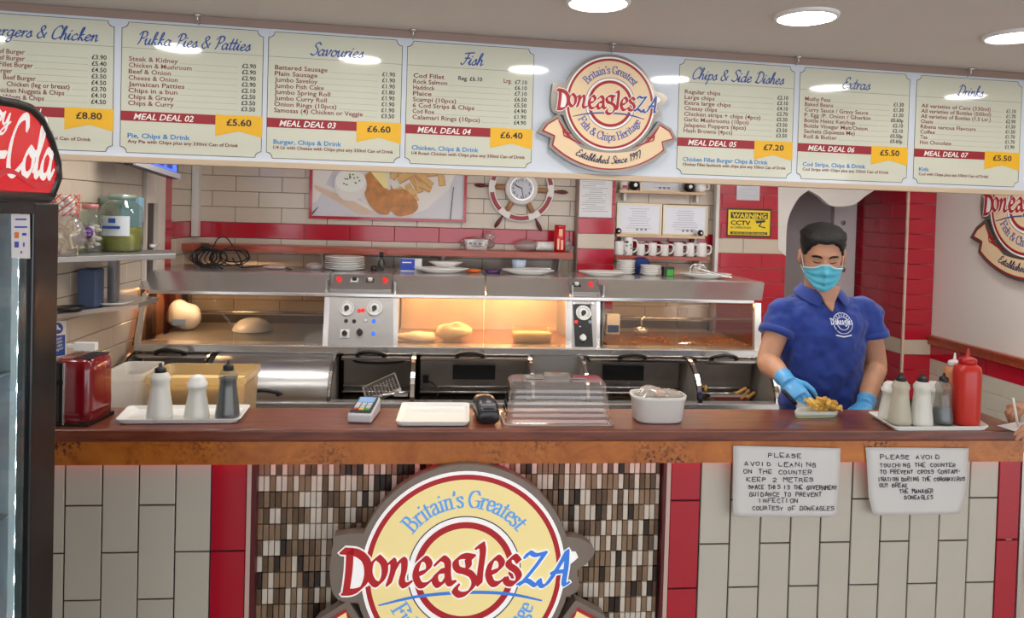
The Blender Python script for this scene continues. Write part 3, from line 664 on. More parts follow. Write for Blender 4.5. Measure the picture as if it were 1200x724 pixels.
# ---------------------------------------------------------------- hanging menu board
BA = math.radians(4.6); b0 = P(600, 128, 2.95); bn = V(math.sin(BA), -math.cos(BA), 0); bx = V(math.cos(BA), math.sin(BA), 0)
def BP(px, py): return PP(px, py, b0, bn)
def bs(px, py): q = BP(px, py)-b0; return (q.dot(bx), q.z)      # board coordinates
board = thing('menu_board', 'long white hanging menu board with seven printed menus below the ceiling', 'menu board', b0, BA)
s0 = bs(-90, 100)[0]; s1 = bs(1290, 150)[0]
ztop = (bs(300, 33)[1]+bs(900, 73)[1])/2; zbot = (bs(200, 186)[1]+bs(1000, 214)[1]+bs(600, 202)[1])/3
M_board = mat('glossy_board', (206, 214, 224), .06, coat=.6); M_panel = mat('menu_panel_print', (206, 208, 191), .06, coat=.6)
mb = MB(); mb.box((s0, 0, zbot), (s1, .012, ztop)); mb.build('board', M_board, board)
mb = MB(); mb.box((s0, -.012, zbot-.022), (s1, .03, zbot)); mb.build('bottom_rail', mat('beige_rail', (198, 176, 150), .45), board, bev=.002)
mb = MB(); mb.box((s0, -.004, ztop), (s1, .03, ztop+.03)); mb.build('top_rail', mat('brown_rail', (150, 128, 118), .5), board, bev=.002)
for px, py in ((233, 20), (484, 38), (717, 52), (933, 65), (1134, 80)):
    s = bs(px, py)[0]; zc = CEIL-b0.z; mb = MB(); mb.tube([(s, -.02, zc), (s, -.02, ztop+.01), (s, .0, ztop-.002)], .003, n=6); mb.lathe([(.014, 0), (.014, -.006), (.003, -.01)], c=(s, -.02, zc), n=12); mb.build('hanger', M_steel, board)
pw_ = bs(470, 110)[0]-bs(313.5, 110)[0]
MENU = [
 (-40, 133, 'Burgers & Chicken', [('Beef Burger','3.90'),('Beef Burger','5.40'),('Fillet Burger','4.50'),('Burger','3.50'),('Beef Burger','4.50'),('Chicken (leg or breast)','3.70'),('Chicken Nuggets & Chips','4.10'),('Wings & Chips','4.50')], 'MEAL DEAL 01', '8.80', 'Chicken, Chips & Drink', 'Chicken with Chips plus any 330ml Can of Drink'),
 (142, 307.5, 'Pukka Pies & Patties', [('Steak & Kidney','2.90'),('Chicken & Mushroom','2.90'),('Beef & Onion','2.90'),('Cheese & Onion','2.90'),('Jamaican Patties','2.10'),('Chips in a bun','2.50'),('Chips & Gravy','3.50'),('Chips & Curry','3.50')], 'MEAL DEAL 02', '5.60', 'Pie, Chips & Drink', 'Any Pie with Chips plus any 330ml Can of Drink'),
 (313.5, 470, 'Savouries', [('Battered Sausage','1.90'),('Plain Sausage','1.90'),('Jumbo Saveloy','1.90'),('Jumbo Fish Cake','1.80'),('Jumbo Spring Roll','1.90'),('Jumbo Curry Roll','1.90'),('Onion Rings (10pcs)','1.90'),('Samosas (4) Chicken or Veggie','3.50')], 'MEAL DEAL 03', '6.60', 'Burger, Chips & Drink', '1/4 Lb with Cheese with Chips plus any 330ml Can of Drink'),
 (476, 624, 'Fish', [('Cod Fillet','7.10'),('Rock Salmon','6.10'),('Haddock','7.10'),('Plaice','6.50'),('Scampi (10pcs)','5.50'),('6 Cod Strips & Chips','4.90'),('Cod Roe','1.90'),('Calamari Rings (10pcs)','4.90')], 'MEAL DEAL 04', '6.40', 'Chicken, Chips & Drink', '1/4 Roast Chicken with Chips plus any 330ml Can of Drink'),
 (794.5, 929, 'Chips & Side Dishes', [('Regular chips','2.10'),('Large chips','3.10'),('Extra large chips','4.10'),('Cheesy chips','2.70'),('Chicken strips + chips (4pcs)','5.50'),('Garlic Mushrooms (10pcs)','3.50'),('Jalapeno Poppers (6pcs)','3.50'),('Hash Browns (4pcs)','3.50')], 'MEAL DEAL 05', '7.20', 'Chicken Fillet Burger Chips & Drink', 'Chicken Fillet Sandwich with chips plus any 330ml Can of Drink'),
 (935.5, 1064, 'Extras', [('Mushy Peas','1.30'),('Baked Beans','1.30'),('Curry Sauce / Gravy Sauce','1.30'),('P. Egg /P. Onion / Gherkin','0.60p'),('Bottle Heinz Ketchup','2.10'),('Bottle Vinegar Malt/Onion','2.10'),('Sachets (Squeeze Me)','0.50p'),('Roll & Butter','0.60p')], 'MEAL DEAL 06', '5.50', 'Cod Strips, Chips & Drink', 'Cod Strips with Chips plus any 330ml Can of Drink'),
 (1072, 1195, 'Drinks', [('All varieties of Cans (330ml)','1.10'),('All varieties of Bottles (500ml)','1.70'),('All varieties of Bottles (1.5 Ltr.)','2.90'),('Oasis','1.50'),('Ribena various Flavours','1.50'),('Coffee','1.70'),('Tea','1.70'),('Hot Chocolate','1.90')], 'MEAL DEAL 07', '5.50', 'Kids', 'Cod with Chips plus any 330ml Can of Drink'),
]
zpt = (bs(142, 27)[1]+bs(1072, 87)[1]+bs(476, 47)[1])/3; zpb = (bs(142, 177)[1]+bs(1072, 215)[1]+bs(476, 192)[1])/3
PHt = zpt-zpb
for idx, (pa_, pb_, title, items, deal, price, l1, l2) in enumerate(MENU):
    ym_ = 95+pa_*.055; A = bs(pa_, ym_)[0]; B_ = bs(pb_, ym_+8)[0]; W = B_-A
    panel = None
    c = .022
    out = []
    for (cx, cz, a0) in ((0, 0, 0), (1, 0, 1), (1, 1, 2), (0, 1, 3)):
        X0, Z0 = A+W*cx, zpb+PHt*cz; sx = 1 if cx == 0 else -1; szg = 1 if cz == 0 else -1
        arc = [(X0+sx*c*math.cos(q), Z0+szg*c*math.sin(q)) for q in (PI/2, PI/3, PI/6, 0)]
        if cx != cz: arc = arc[::-1]
        out += arc
    mb = MB(); mb.flat(out, -.0008, 0); 
    panel = mb.build('menu_panel', M_panel, board)
    mb = MB()
    for i in range(len(out)):
        a, b = out[i], out[(i+1) % len(out)]; nib(mb, [a, b], .0009, .0009, 0, 0, lambda u, v, d: Vector((u, -.0012+d, v)))
    def VZ(v): return zpt-PHt*v
    nib(mb, [(A+.002, VZ(.195)), (B_-.002, VZ(.195))], .0005, .0005, 0, 0, lambda u, v, d: Vector((u, -.0012+d, v)))
    mb.build('border', M_tblk, panel)
    mb = MB(); script(mb, title, .050, 0, Matrix.Translation((A+W*.5, -.0012, VZ(.165))), fit=min(W*.8, len(title)*.0215), wt=.05); mb.build('title_lettering', M_blue, panel)
    mb = MB(); mt = MB(); ml = MB()
    tsz = .0235
    for i, (nm, pr) in enumerate(items):
        zz = VZ(.295+i*.0485)
        fitw = None
        Mx = Matrix.Translation((A+W*.05, -.0014, zz))
        if idx == 0:
            e = bs((29.6, 29.6, 39, 14.6, 42.3, 82, 75.7, 52)[i], 50+i*8)[0]; wd = bold_text(mb, nm, tsz, 0, Matrix.Translation((e, -.0014, zz)), 'RIGHT', .014, xs=.93); x_end = e
        else:
            wd = bold_text(mb, nm, tsz, 0, Mx, 'LEFT', .014, xs=.93, fit=(min(W*.66, len(nm)*.0119))); x_end = A+W*.05+wd
        bold_text(mt, '\u00a3'+pr, tsz*.95, 0, Matrix.Translation((B_-W*.05, -.0014, zz-.002)), 'RIGHT', .02)
        if not (idx == 3 and i == 0):
            nib(ml, [(x_end+.006, zz), (B_-W*.18, zz)], .0004, .0004, 0, 0, lambda u, v, d: Vector((u, -.0012+d, v)))
        else:
            bold_text(mt, 'Reg. \u00a36.10', tsz*.95, 0, Matrix.Translation((A+W*.40, -.0014, zz)), 'LEFT', .02); bold_text(mb, 'Lrg.', tsz*.95, 0, Matrix.Translation((A+W*.76, -.0014, zz)), 'LEFT', .02)
    mb.build('item_lettering', M_text, panel); mt.build('price_lettering', M_tblk, panel); ml.build('leader_lines', mat('grey_print', (130, 128, 124), .4), panel)
    mb = MB(); mb.flat([(A, VZ(.755)), (A+W*.68, VZ(.755)), (A+W*.68, VZ(.68)), (A, VZ(.68))], -.0012, 0); mb.build('deal_band', M_redp, panel)
    mb = MB(); f0_ = A+W*.665; f1 = B_+W*.005
    mb.flat([(f0_, VZ(.675)), (f1, VZ(.675)), (f1, VZ(.845)), ((f0_+f1)/2, VZ(.80)), (f0_, VZ(.845))], -.0018, 0); mb.build('price_flag', M_gold, panel)
    mb = MB(); bold_text(mb, deal, .031, 0, Matrix.Translation((A+W*.09, -.002, VZ(.742))), 'LEFT', .012, shear=.25, fit=W*.42); mb.build('deal_lettering', M_wprint, panel)
    mb = MB(); bold_text(mb, '\u00a3'+price, .034, 0, Matrix.Translation(((f0_+f1)/2, -.0024, VZ(.757))), 'CENTER', .02, fit=W*.18); mb.build('flag_lettering', M_tblk, panel)
    mb = MB(); bold_text(mb, l1, .024, 0, Matrix.Translation((A+W*.05, -.0014, VZ(.885))), 'LEFT', .02, fit=min(W*.74, len(l1)*.0118)); mb.build('offer_lettering', M_lblue, panel)
    mb = MB()
    bold_text(mb, l2, .017, 0, Matrix.Translation((A+W*.05, -.0014, VZ(.925))), 'LEFT', .02, fit=min(W*.90, len(l2)*.0083)); mb.build('small_lettering', M_text, panel)
# hanging sign in the gap of the board
q = BP(712, 123); Zq = (q-CAMLOC).dot(CAMR @ V(0, 0, -1))
t = thing('shop_sign', 'round silver edged shop sign with ribbon mounted in the middle of the menu board', 'sign', q+bn*.004, BA)
logo(t, 54*Zq/FPX, 0, 0, .028)
# wall sign on the right
yw = PX(1196, 250, XRW).y-.03; 
t = thing('shop_sign', 'round shop sign on the white right wall, cut by the picture edge', 'sign', (XRW-.004, PX(1213, 250, XRW).y, PX(1200, 241, XRW).z), -PI/2)
logo(t, .30, 0, 0, .035)
# ---------------------------------------------------------------- frying range
YR = 3.72; YH = 3.98; YG = 4.10; YCN = 4.30; YBK = 4.80     # rail, ledge, glass top, canopy back edge, rear
zr = P(560, 474, YR).z; zl = P(480, 408, YH).z; zg = P(480, 347, YG).z; zc_ = P(480, 323, YCN).z
rg = thing('frying_range', 'long stainless steel frying range with glazed hot cabinet and curved pan lids', 'frying range', (0.1, 4.3, 0))
def part(name, mb, m, parent=rg, **k): return mb.build(name, m, parent, True, **k)
def rx(px, Y, py): return fx(px, Y, py)
xl0, xr0 = rx(158, YH, 405), rx(891, YH, 412)
# body under the pans
mb = MB(); mb.box((xl0, YR+.03, .08), (xr0+.02, YBK, zr-.42)); mb.box((xl0, YR+.03, zr-.45), (xr0+.02, YR+.06, zr-.03)); part('body', mb, M_steel2)
mb = MB(); mb.box((rx(150, YR, 474), YR-.02, zr-.05), (rx(912, YR, 478), YR+.05, zr+.012)); part('front_rail', mb, M_steel, bev=.006)
mb = MB(); mb.box((xl0, YH-.02, zl-.03), (xr0, YH+.10, zl+.012)); part('ledge', mb, M_steel, bev=.006)
mb = MB(); mb.box((xl0+.02, YH+.02, zl-.02), (xr0-.02, YBK, zl-.002)); part('cabinet_floor', mb, M_steel2)
# canopy sheets
def canopy(pa, pb, name='canopy_sheet'):
    ya, yb_ = 320+pa*.0165, 320+pb*.0165
    a0, a1 = rx(pa, YCN, 322), rx(pb, YCN, 322); f0, f1 = rx(pa-(3 if pa < 170 else 0), YG, 346), rx(pb-(3 if pb > 890 else 0), YG, 350)
    mb = MB(); mb.add([(f0, YG-.005, zg+.012), (f1, YG-.005, zg+.012), (a1, YCN-.01, zc_), (a0, YCN-.01, zc_), (a1, YCN+.02, zc_+.004), (a0, YCN+.02, zc_+.004), (a0, YBK, zc_+.004), (a1, YBK, zc_+.004), (f0, YG+.02, zg+.012), (f1, YG+.02, zg+.012), (a1, YBK, zc_-.02), (a0, YBK, zc_-.02)], [(0,1,2,3),(3,2,4,5),(5,4,7,6),(0,8,9,1),(8,11,10,9),(11,6,7,10),(0,3,5,6,11,8),(1,9,10,7,4,2)]); part(name, mb, M_steel)
cs = [166, 387, 460, 569, 668, 700, 896]
for a, b in ((0, 1), (2, 3), (3, 4), (5, 6)): canopy(cs[a]+.6, cs[b]-.6)
for a, b in ((1, 2), (4, 5)): canopy(cs[a]+.5, cs[b]-.5, 'control_canopy')
mb = MB(); mb.box((xl0+.02, YG-.02, zg-.008), (xr0-.0, YG+.03, zg+.012)); part('upper_lip', mb, M_steel, bev=.004)
# posts (raked with the glass)
def rake(pa, pb, pc=None, pd=None, d=.03, m=M_steel, name='post'):
    """post between px pa..pb at the ledge and pc..pd at the top"""
    pc = pc if pc is not None else pa+1; pd = pd if pd is not None else pb+1
    x = [rx(pa, YH, 402), rx(pb, YH, 402), rx(pd, YG, 348), rx(pc, YG, 348)]
    mb = MB(); z = (zl+.01, zl+.01, zg-.004, zg-.004); y = (YH-.005, YH-.005, YG-.012, YG-.012)
    mb.add([(x[i], y[i], z[i]) for i in range(4)]+[(x[i], y[i]+d, z[i]) for i in range(4)], [(0,1,2,3),(7,6,5,4),(0,4,5,1),(1,5,6,2),(2,6,7,3),(3,7,4,0)]); return part(name, mb, m)
rake(157, 163, 168, 173); rake(378, 384, 381, 387)
cp1 = rake(384, 461, 387, 461, .22, M_steel2, 'control_panel')
rake(461, 466, 461, 467); rake(663, 670, 663, 670); cp2 = rake(670, 699, 670, 699, .22, M_steel2, 'control_panel'); rake(699, 703, 699, 703); rake(884, 892, 884, 891)
# end cheeks
for px_, s in ((157, -1), (891, 1)):
    x0 = rx(px_, YH, 405)
    mb = MB(); mb.add([(x0, YH, zl), (x0, YG, zg), (x0, YCN, zc_), (x0, YBK, zc_), (x0, YBK, zl)]+[(x0+s*.01, y, z) for y, z in ((YH, zl), (YG, zg), (YCN, zc_), (YBK, zc_), (YBK, zl))], [(0,1,2,3,4), (9,8,7,6,5), (0,5,6,1), (1,6,7,2), (2,7,8,3), (3,8,9,4), (4,9,5,0)])
    part('end_frame', mb, clear('side_glass', (220, 200, 185), strong=1.2) if s < 0 else clear('side_glass', (220, 200, 185), strong=1.2))
# glass panes
M_glass = clear('cabinet_glass', (238, 236, 232), strong=1.6, rough=.03)
M_glass2 = clear('cabinet_glass_smeared', (230, 222, 212), strong=1.6, rough=.12, milky=.05)
def pane(pa, pb, pc, pd, m):
    x = [rx(pa, YH, 402), rx(pb, YH, 402), rx(pd, YG, 348), rx(pc, YG, 348)]
    z = (zl+.012, zl+.012, zg-.006, zg-.006); y = (YH+.004, YH+.004, YG, YG)
    mb = MB(); mb.add([(x[i], y[i], z[i]) for i in range(4)]+[(x[i], y[i]+.006, z[i]) for i in range(4)], [(0,1,2,3),(7,6,5,4),(0,4,5,1),(1,5,6,2),(2,6,7,3),(3,7,4,0)]); part('glass_pane', mb, m)
for p in ((163.5, 273, 173.5, 276), (273.8, 377.8, 276.8, 380.8)): pane(*p, M_glass)
for p in ((466.4, 566, 467.4, 567), (567, 662.6, 568, 662.6)): pane(*p, M_glass2)
for p in ((703.5, 793, 703.5, 794), (794, 883.5, 795, 883.5)): pane(*p, M_glass)
# cabinet backs, shelves, dividers
M_warmst = mat('warm_lit_steel', (200, 184, 168), .4, .3, noise_amt=.3, nscale=5)
mb = MB(); mb.box((rx(470, 4.62, 380), 4.62, zl), (rx(668, 4.62, 380), 4.64, zc_-.02)); part('rear_panel', mb, M_warmst)
for a in (463, 667, 703, 384):
    mb = MB(); x0 = rx(a, 4.2, 380); mb.box((x0-.005, YG+.02, zl), (x0+.005, YBK, zc_-.02)); part('divider', mb, M_steel2)
for a, b in ((205, 862 if False else 378), (225+480, 883)):
    mb = MB(); mb.tube([(rx(a, 4.7, 380), 4.7, zl+.08), (rx(b, 4.7, 380), 4.7, zl+.08)], .009); part('rear_rail', mb, M_steel)
mb = MB(); x0 = rx(205, 4.6, 370); mb.box((x0, 4.58, zl), (x0+.03, 4.62, zc_-.02)); part('rear_post', mb, mat('copper_steel', (190, 140, 110), .35, .9))
for a, b in ((704, 885), (468, 662)):
    x0, x1 = rx(a, 4.3, 390), rx(b, 4.3, 390); mb = MB(); mb.box((x0, YH+.10, zl-.001), (x1, 4.6, zl+.008)); part('hot_tray', mb, mat('hot_tray', (150, 110, 88), .45, .5, noise_amt=.4, nscale=14))
# heat lamps
for a, b, e in ((470, 566, 9), (572, 660, 11), (710, 800, 2.4), (810, 880, 2.4), (176, 262, 4.5)):
    x0, x1 = rx(a, 4.3, 352), rx(b, 4.3, 352); mb = MB(); mb.tube([(x0+.02, 4.33, zg+.000), (x1-.02, 4.33, zg+.000)], .012); part('heat_lamp', mb, mat('heat_lamp_%d' % int(e*10), (255, 190, 120), .4, emit=e*10, ecol=(255, 206, 150)))
# crumbs on the right tray
mb = MB(); rnd = random.Random(5)
for i in range(90):
    px = rnd.choice((rnd.uniform(740, 790), rnd.uniform(800, 880), rnd.uniform(705, 885))); Y = rnd.uniform(YH+.12, YH+.4); r = rnd.uniform(.004, .011); mb.ball((rx(px, Y, 395), Y, zl+.014), (r, r, r*.6), n=5, m=3)
o = mb.build('batter_crumbs', mat('crumb_orange', (196, 120, 60), .7)); tag(o, 'orange crumbs of batter scattered on the hot tray in the right cabinet', 'crumbs', kind='stuff')

# --- control panels: local frame on the raked face
def face_pt(px, py, off=0.0):
    n = V(0, -(zg-zl), (YG-YH)).normalized(); n = V(0, -abs(n.y), abs(n.z)); a = V(0, YH-.005, zl+.01)
    q = PP(px, py, a, n); return q+n*off
FN = V(0, -(zg-zl), (YG-YH)).normalized(); FN = V(0, -abs(FN.y), abs(FN.z))
def MF(px, py, off=0.0):
    q = face_pt(px, py, off); tilt = math.atan2(FN.z, -FN.y)
    return Matrix.Translation(q) @ Matrix.Rotation(-tilt, 4, 'X')
def disc(mb, r, h, M, mi=0, n=20, r2=None):
    mb.lathe([(r, 0), (r2 or r, h), (0, h)], mi, M @ Matrix.Rotation(PI/2, 4, 'X'), n, smooth=False, caps=False); return mb
M_gauge = mat('gauge_white', (226, 226, 222), .3); M_lred = mat('lamp_red', (220, 40, 36), .25, emit=.6, ecol=(255, 40, 30)); M_lblu = mat('lamp_blue', (40, 80, 230), .25, emit=1.2, ecol=(40, 90, 255))
def gauge(px, py, parent, r=.038, ring=M_steel):
    M = MF(px, py); mb = MB(); disc(mb, r*1.1, .008, M); g = part('dial', mb, ring, parent)
    mb = MB(); disc(mb, r, .0095, M); part('dial_face', mb, M_gauge, g)
    mb = MB(); 
    for k in range(16):
        a = math.radians(-130+k*260/15); mb.box((-.0015, -.0105, r*.72), (.0015, -.0098, r*.93), M=M @ Matrix.Rotation(a, 4, 'Y'))
    part('dial_marks', mb, M_black, g)
    mb = MB(); disc(mb, r*.34, .02, M); mb.box((-.004, -.013, -r*.5), (.004, -.0098, .0), M=M @ Matrix.Rotation(.4, 4, 'Y')); part('knob', mb, M_black, g)
def knob(px, py, parent, r, h, m, name='knob', base=None):
    M = MF(px, py)
    if base: mb = MB(); s = r*1.55; mb.box((-s, -.004, -s), (s, 0, s), M=M); b = part('knob_plate', mb, base, parent); parent = b
    mb = MB(); disc(mb, r, h, M, r2=r*.85); 
    if h > .012: mb.box((-r*.22, -h-.006, -r*.9), (r*.22, -h+.001, r*.9), M=M)
    part(name, mb, m, parent)
gauge(406.5, 361.5, cp1); gauge(439, 361.5, cp1)
for px, py, m in ((421, 364, M_lred), (425.5, 363.5, M_lred), (428.5, 375.5, M_steel), (405.5, 376, M_black), (415, 376.5, M_black), (438, 376, M_lblu), (437.5, 390.5, M_lblu)): knob(px, py, cp1, .011, .006, m, 'indicator')
knob(404, 391, cp1, .015, .018, M_black, base=M_white); knob(421.5, 389.5, cp1, .017, .02, M_black)
for px, py in ((390, 352), (456, 352), (388, 403), (452, 404)): knob(px, py, cp1, .004, .003, M_dsteel, 'screw')
# black plate on the right control panel
mb = MB(); M = MF(683, 381); hh = (face_pt(683, 356)-face_pt(683, 405.5)).length/2; ww = rx(693.8, YH, 400)-rx(672.8, YH, 400); mb.box((-ww/2, -.005, -hh), (ww/2, .001, hh), M=M); bp = part('control_plate', mb, M_black, cp2)
gauge(683.5, 367, bp); knob(675, 377.5, bp, .011, .008, M_lred, 'indicator'); knob(691, 377.5, bp, .011, .008, mat('indicator_grey', (130, 140, 150), .3), 'indicator'); knob(679.5, 383, bp, .005, .007, M_steel, 'screw'); knob(683, 396, bp, .020, .014, M_white)
for px in (672.3, 694): knob(px, 355.6, cp2, .009, .008, M_steel, 'screw')
# canopy control strips
sn = V(0, -(zc_-zg-.012), (YCN-YG)).normalized(); sn = V(0, -abs(sn.y), abs(sn.z)); sa = V(0, YG-.005, zg+.012); stl = math.atan2(sn.z, -sn.y)
def MS(px, py): return Matrix.Translation(PP(px, py, sa, sn)) @ Matrix.Rotation(-stl, 4, 'X')
def strip(p0, p1, py0, py1, items):
    x0 = PP(p0, (py0+py1)/2, sa, sn); x1 = PP(p1, (py0+py1)/2, sa, sn); hh = (PP(p0, py0, sa, sn)-PP(p0, py1, sa, sn)).length/2
    mb = MB(); M = Matrix.Translation((x0+x1)/2) @ Matrix.Rotation(-stl, 4, 'X'); w2 = (x1.x-x0.x)/2; mb.box((-w2, -.014, -hh), (w2, -.001, hh), M=M); s = part('switch_strip', mb, M_steel2)
    for px, py, r, m, pl in items:
        M = MS(px, py) @ Matrix.Translation((0, -.014, 0)); pr = s
        if pl: mb = MB(); mb.box((-r*1.7, -.003, -r*1.7), (r*1.7, 0, r*1.7), M=M); pr = part('switch_plate', mb, pl, s)
        mb = MB(); disc(mb, r, .014, M); part('switch', mb, m, pr)
strip(389, 459.5, 324, 341.5, [(397.5, 330.5, .014, M_lred, None), (415.5, 331, .012, M_black, M_white), (433.8, 331.5, .013, M_gauge, mat('brown_plate', (74, 44, 36), .4)), (451.5, 332, .014, M_lred, None)])
strip(667.5, 699.5, 329, 344.5, [(675.5, 336.5, .013, M_gauge, M_black), (692, 336.5, .013, M_lred, None)])

# --- pans
M_rib = mat('polished_rib', (196, 190, 184), .16, 1.0)
def arc_pts(n=9, r=0.0):
    return [(YR+.01+(YH-.03-YR-.01)*(1-math.cos(a))-r*math.cos(a), zr+.005+(zl-.035-zr)*math.sin(a)+r*math.sin(a)*.3) for a in [PI/2*i/n for i in range(n+1)]]
def rib(px, wpx=5, name='rib', m=M_rib):
    """curved cheek between pans; top at the ledge, foot on the rail. px at the ledge"""
    x0 = rx(px, YH, 418); x1 = x0+wpx*.0034; pr = arc_pts(10, .014)
    mb = MB(); n = len(pr); vs = [(x0, y, z) for y, z in pr]+[(x1, y, z) for y, z in pr]+[(x0, y+.02, z-.012) for y, z in pr]+[(x1, y+.02, z-.012) for y, z in pr]
    fs = []
    for i in range(n-1): fs += [(i, n+i, n+i+1, i+1), (i, i+1, 2*n+i+1, 2*n+i), (n+i, 3*n+i, 3*n+i+1, n+i+1), (2*n+i, 2*n+i+1, 3*n+i+1, 3*n+i)]
    mb.add(vs, fs, smooth=False); part(name, mb, m)
    # cheek plate behind the rib
    mb = MB(); c = [(y+.02, z-.01) for y, z in arc_pts(10)]+[(YH+.08, zl-.04), (YH+.08, zr-.3), (YR+.04, zr-.3)]
    k = len(c); xm = (x0+x1)/2; mb.add([(xm-.004, y, z) for y, z in c]+[(xm+.004, y, z) for y, z in c], [tuple(range(k)), tuple(range(2*k-1, k-1, -1))]+[(i, i+k, (i+1) % k+k, (i+1) % k) for i in range(k)]); part('cheek_plate', mb, M_dsteel)
def handle(px, py, parent, Y, z, w=.155):
    x = rx(px, Y, py); mb = MB(); pts = crom([(x-w/2, Y+.0, z-.006), (x-w*.34, Y-.028, z+.012), (x, Y-.04, z+.022), (x+w*.34, Y-.028, z+.012), (x+w/2, Y, z-.006)], 5); mb.tube(pts, [.007]+[.010]*(len(pts)-2)+[.007]); 
    for sx in (-.42, .42): mb.ball((x+w*sx, Y-.012, z+.0), .014, n=10, m=6)
    part('lid_handle', mb, M_black, parent)
def bay(pa, pb, hx, plate=None, closed=False):
    x0, x1 = rx(pa, YH, 418)+.022, rx(pb, YH, 418)-.004
    if closed:
        pr = arc_pts(14, .004); mb = MB(); n = len(pr); mb.add([(x0, y, z) for y, z in pr]+[(x1, y, z) for y, z in pr]+[(x0, y+.01, z-.006) for y, z in pr]+[(x1, y+.01, z-.006) for y, z in pr], [(i, n+i, n+i+1, i+1) for i in range(n-1)]+[(2*n+i, 2*n+i+1, 3*n+i+1, 3*n+i) for i in range(n-1)], smooth=True); l = part('pan_lid', mb, mat('brushed_lid', (190, 190, 190), .3, 1.0, noise_amt=.2, nscale=4, bump=.15, bscale=9))
        y, z = pr[2]; handle(hx, 462, l, y-.01, z+.004, .17); return
    # lid rolled back under the ledge: front edge showing
    mb = MB(); mb.box((x0, YH-.075, zl-.052), (x1, YH-.01, zl-.034)); l = part('pan_lid', mb, M_rib, bev=.004); handle(hx, 412, l, YH-.07, zl-.022)
    mb = MB(); mb.add([(x0, YH+.03, zl-.04), (x1, YH+.03, zl-.04), (x1, YH+.07, zr-.02), (x0, YH+.07, zr-.02)], [(3,2,1,0)]); part('pan_back', mb, M_dsteel)
    mb = MB(); mb.box((x0, YR+.06, zr-.05), (x1, YH+.08, zr-.04)); part('pan_surface', mb, mat('dark_oil_pan', (76, 70, 66), .2, .5))
    mb = MB(); zz = zr+.02; mb.tube([(x0, YH+.04, zz), (x1, YH+.04, zz)], .008); mb.tube([(x0, YH+.0, zz-.02), (x1, YH+.0, zz-.02)], .006); part('pan_rail', mb, M_steel)
    if plate:
        a, b, c, d = plate; q0 = P(a, c, YH+.02); q1 = P(b, d, YH+.02); mb = MB(); mb.box((q0.x, YH+.015, q1.z), (q1.x, YH+.03, q0.z)); part('access_plate', mb, mat('black_opening', (8, 8, 8), .6))
bay(160, 250, 200)
bay(254, 393, 309, closed=True)
bay(397, 483, 435)
bay(488, 619, 551, (531, 580, 428, 444.5))
bay(683, 800, 741, (707.5, 754, 428.5, 445.5)); bay(807, 886, 848)
mb = MB(); x0, x1 = rx(623, YH, 418), rx(680, YH, 418); mb.box((x0, YH-.02, zr-.02), (x1, YH+.02, zl-.03)); part('front_plate', mb, M_steel2)
for px, w_ in ((157, 4), (249, 3), (393, 4), (483.5, 6), (617, 5), (677.5, 5), (800.5, 6), (886, 5)): rib(px, w_)
# curved cover at the right end
x0 = rx(890.5, YH, 418); x1 = x0+.085; pr = arc_pts(12, .010); n = len(pr)
mb = MB(); mb.add([(x0, y, z) for y, z in pr]+[(x1, y, z) for y, z in pr]+[(x1, YH, zr-.03), (x0, YH, zr-.03)], [(i, n+i, n+i+1, i+1) for i in range(n-1)]+[tuple(range(n, 2*n))+(2*n,), tuple(range(n-1, -1, -1))+(2*n+1,)], smooth=False); part('end_cover', mb, M_steel)
# cables and flue bits inside open bays
def inpan(name, pts, r, m, label, cat, kind=None):
    mb = MB(); mb.tube(crom(pts, 5), r, n=6); o = mb.build(name, m); tag(o, label, cat, kind=kind); return o
q = lambda px, py, Y: tuple(P(px, py, Y))
mb = MB(); mb.tube(crom([q(501, 446, YH+.0), q(507, 449, YH-.01), q(514, 456, YH-.03), q(512, 464, YH-.05), q(505, 471, YH-.03)], 5), .004, n=6); mb.cbox(P(499, 444, YH+.01), (.03, .02, .04)); part('cable', mb, M_black)
for a, b in ((413, 476), (816, 866)):
    mb = MB(); y0 = YH+.01; mb.tube(crom([q(a, 419.5, y0), q(a+6, 424, y0-.01), q((a+b)/2, 425.5, y0-.02), q(b-6, 424, y0-.01), q(b, 419.5, y0)], 6), .007, n=8); part('basket_rest', mb, M_black)
# chip scoop and basket in the third bay
sb = thing('chip_basket', 'dark wire chip basket lying tilted in the open pan left of the glass cabinet', 'basket', P(452, 462, YR+.12))
mb = MB(); cc = P(448, 457, YR+.14); Mx = Matrix.Translation(cc) @ Euler((.5, -.42, .1)).to_matrix().to_4x4()
for i in range(11): mb.box((-.085+i*.017-.0015, -.06, 0), (-.085+i*.017+.0015, .06, .003), M=Mx)
for i in range(8): mb.box((-.085, -.06+i*.017-.0015, 0), (.085, -.06+i*.017+.0015, .003), M=Mx)
for s1 in (-1, 1): mb.box((-.09, s1*.06-.003, 0), (.09, s1*.06+.003, .02), M=Mx); mb.box((s1*.088-.003, -.06, 0), (s1*.088+.003, .06, .02), M=Mx)
mb.build('mesh', M_dsteel, sb, True)
mb = MB(); mb.tube([q(428, 466, YR+.1), q(450, 463, YR+.08), q(478, 459, YR+.06)], .007); mb.cbox(P(470, 461, YR+.08), (.07, .04, .02)); mb.build('handle', M_steel, sb, True)
# a few chips in the last bay
for i, (px, py, a) in enumerate(((868, 458, -.5), (873, 462, -.7), (880, 463, -.3), (822, 452, .4), (827, 455, -.2), (863, 460, .2))):
    mb = MB(); mb.cbox((0, 0, 0), (.07, .013, .013)); o = mb.build('potato_chip', mat('chip_dark_gold', (176, 128, 60), .5), bev=.003); o.location = P(px, py, YR+.16+.01*i); o.rotation_euler = (0, a, .3*i); tag(o, ('golden chip lying in the last open pan, left part' if px < 840 else 'golden chip lying in the last open pan near its right rib'), 'chip', 'chips left in the last pan')
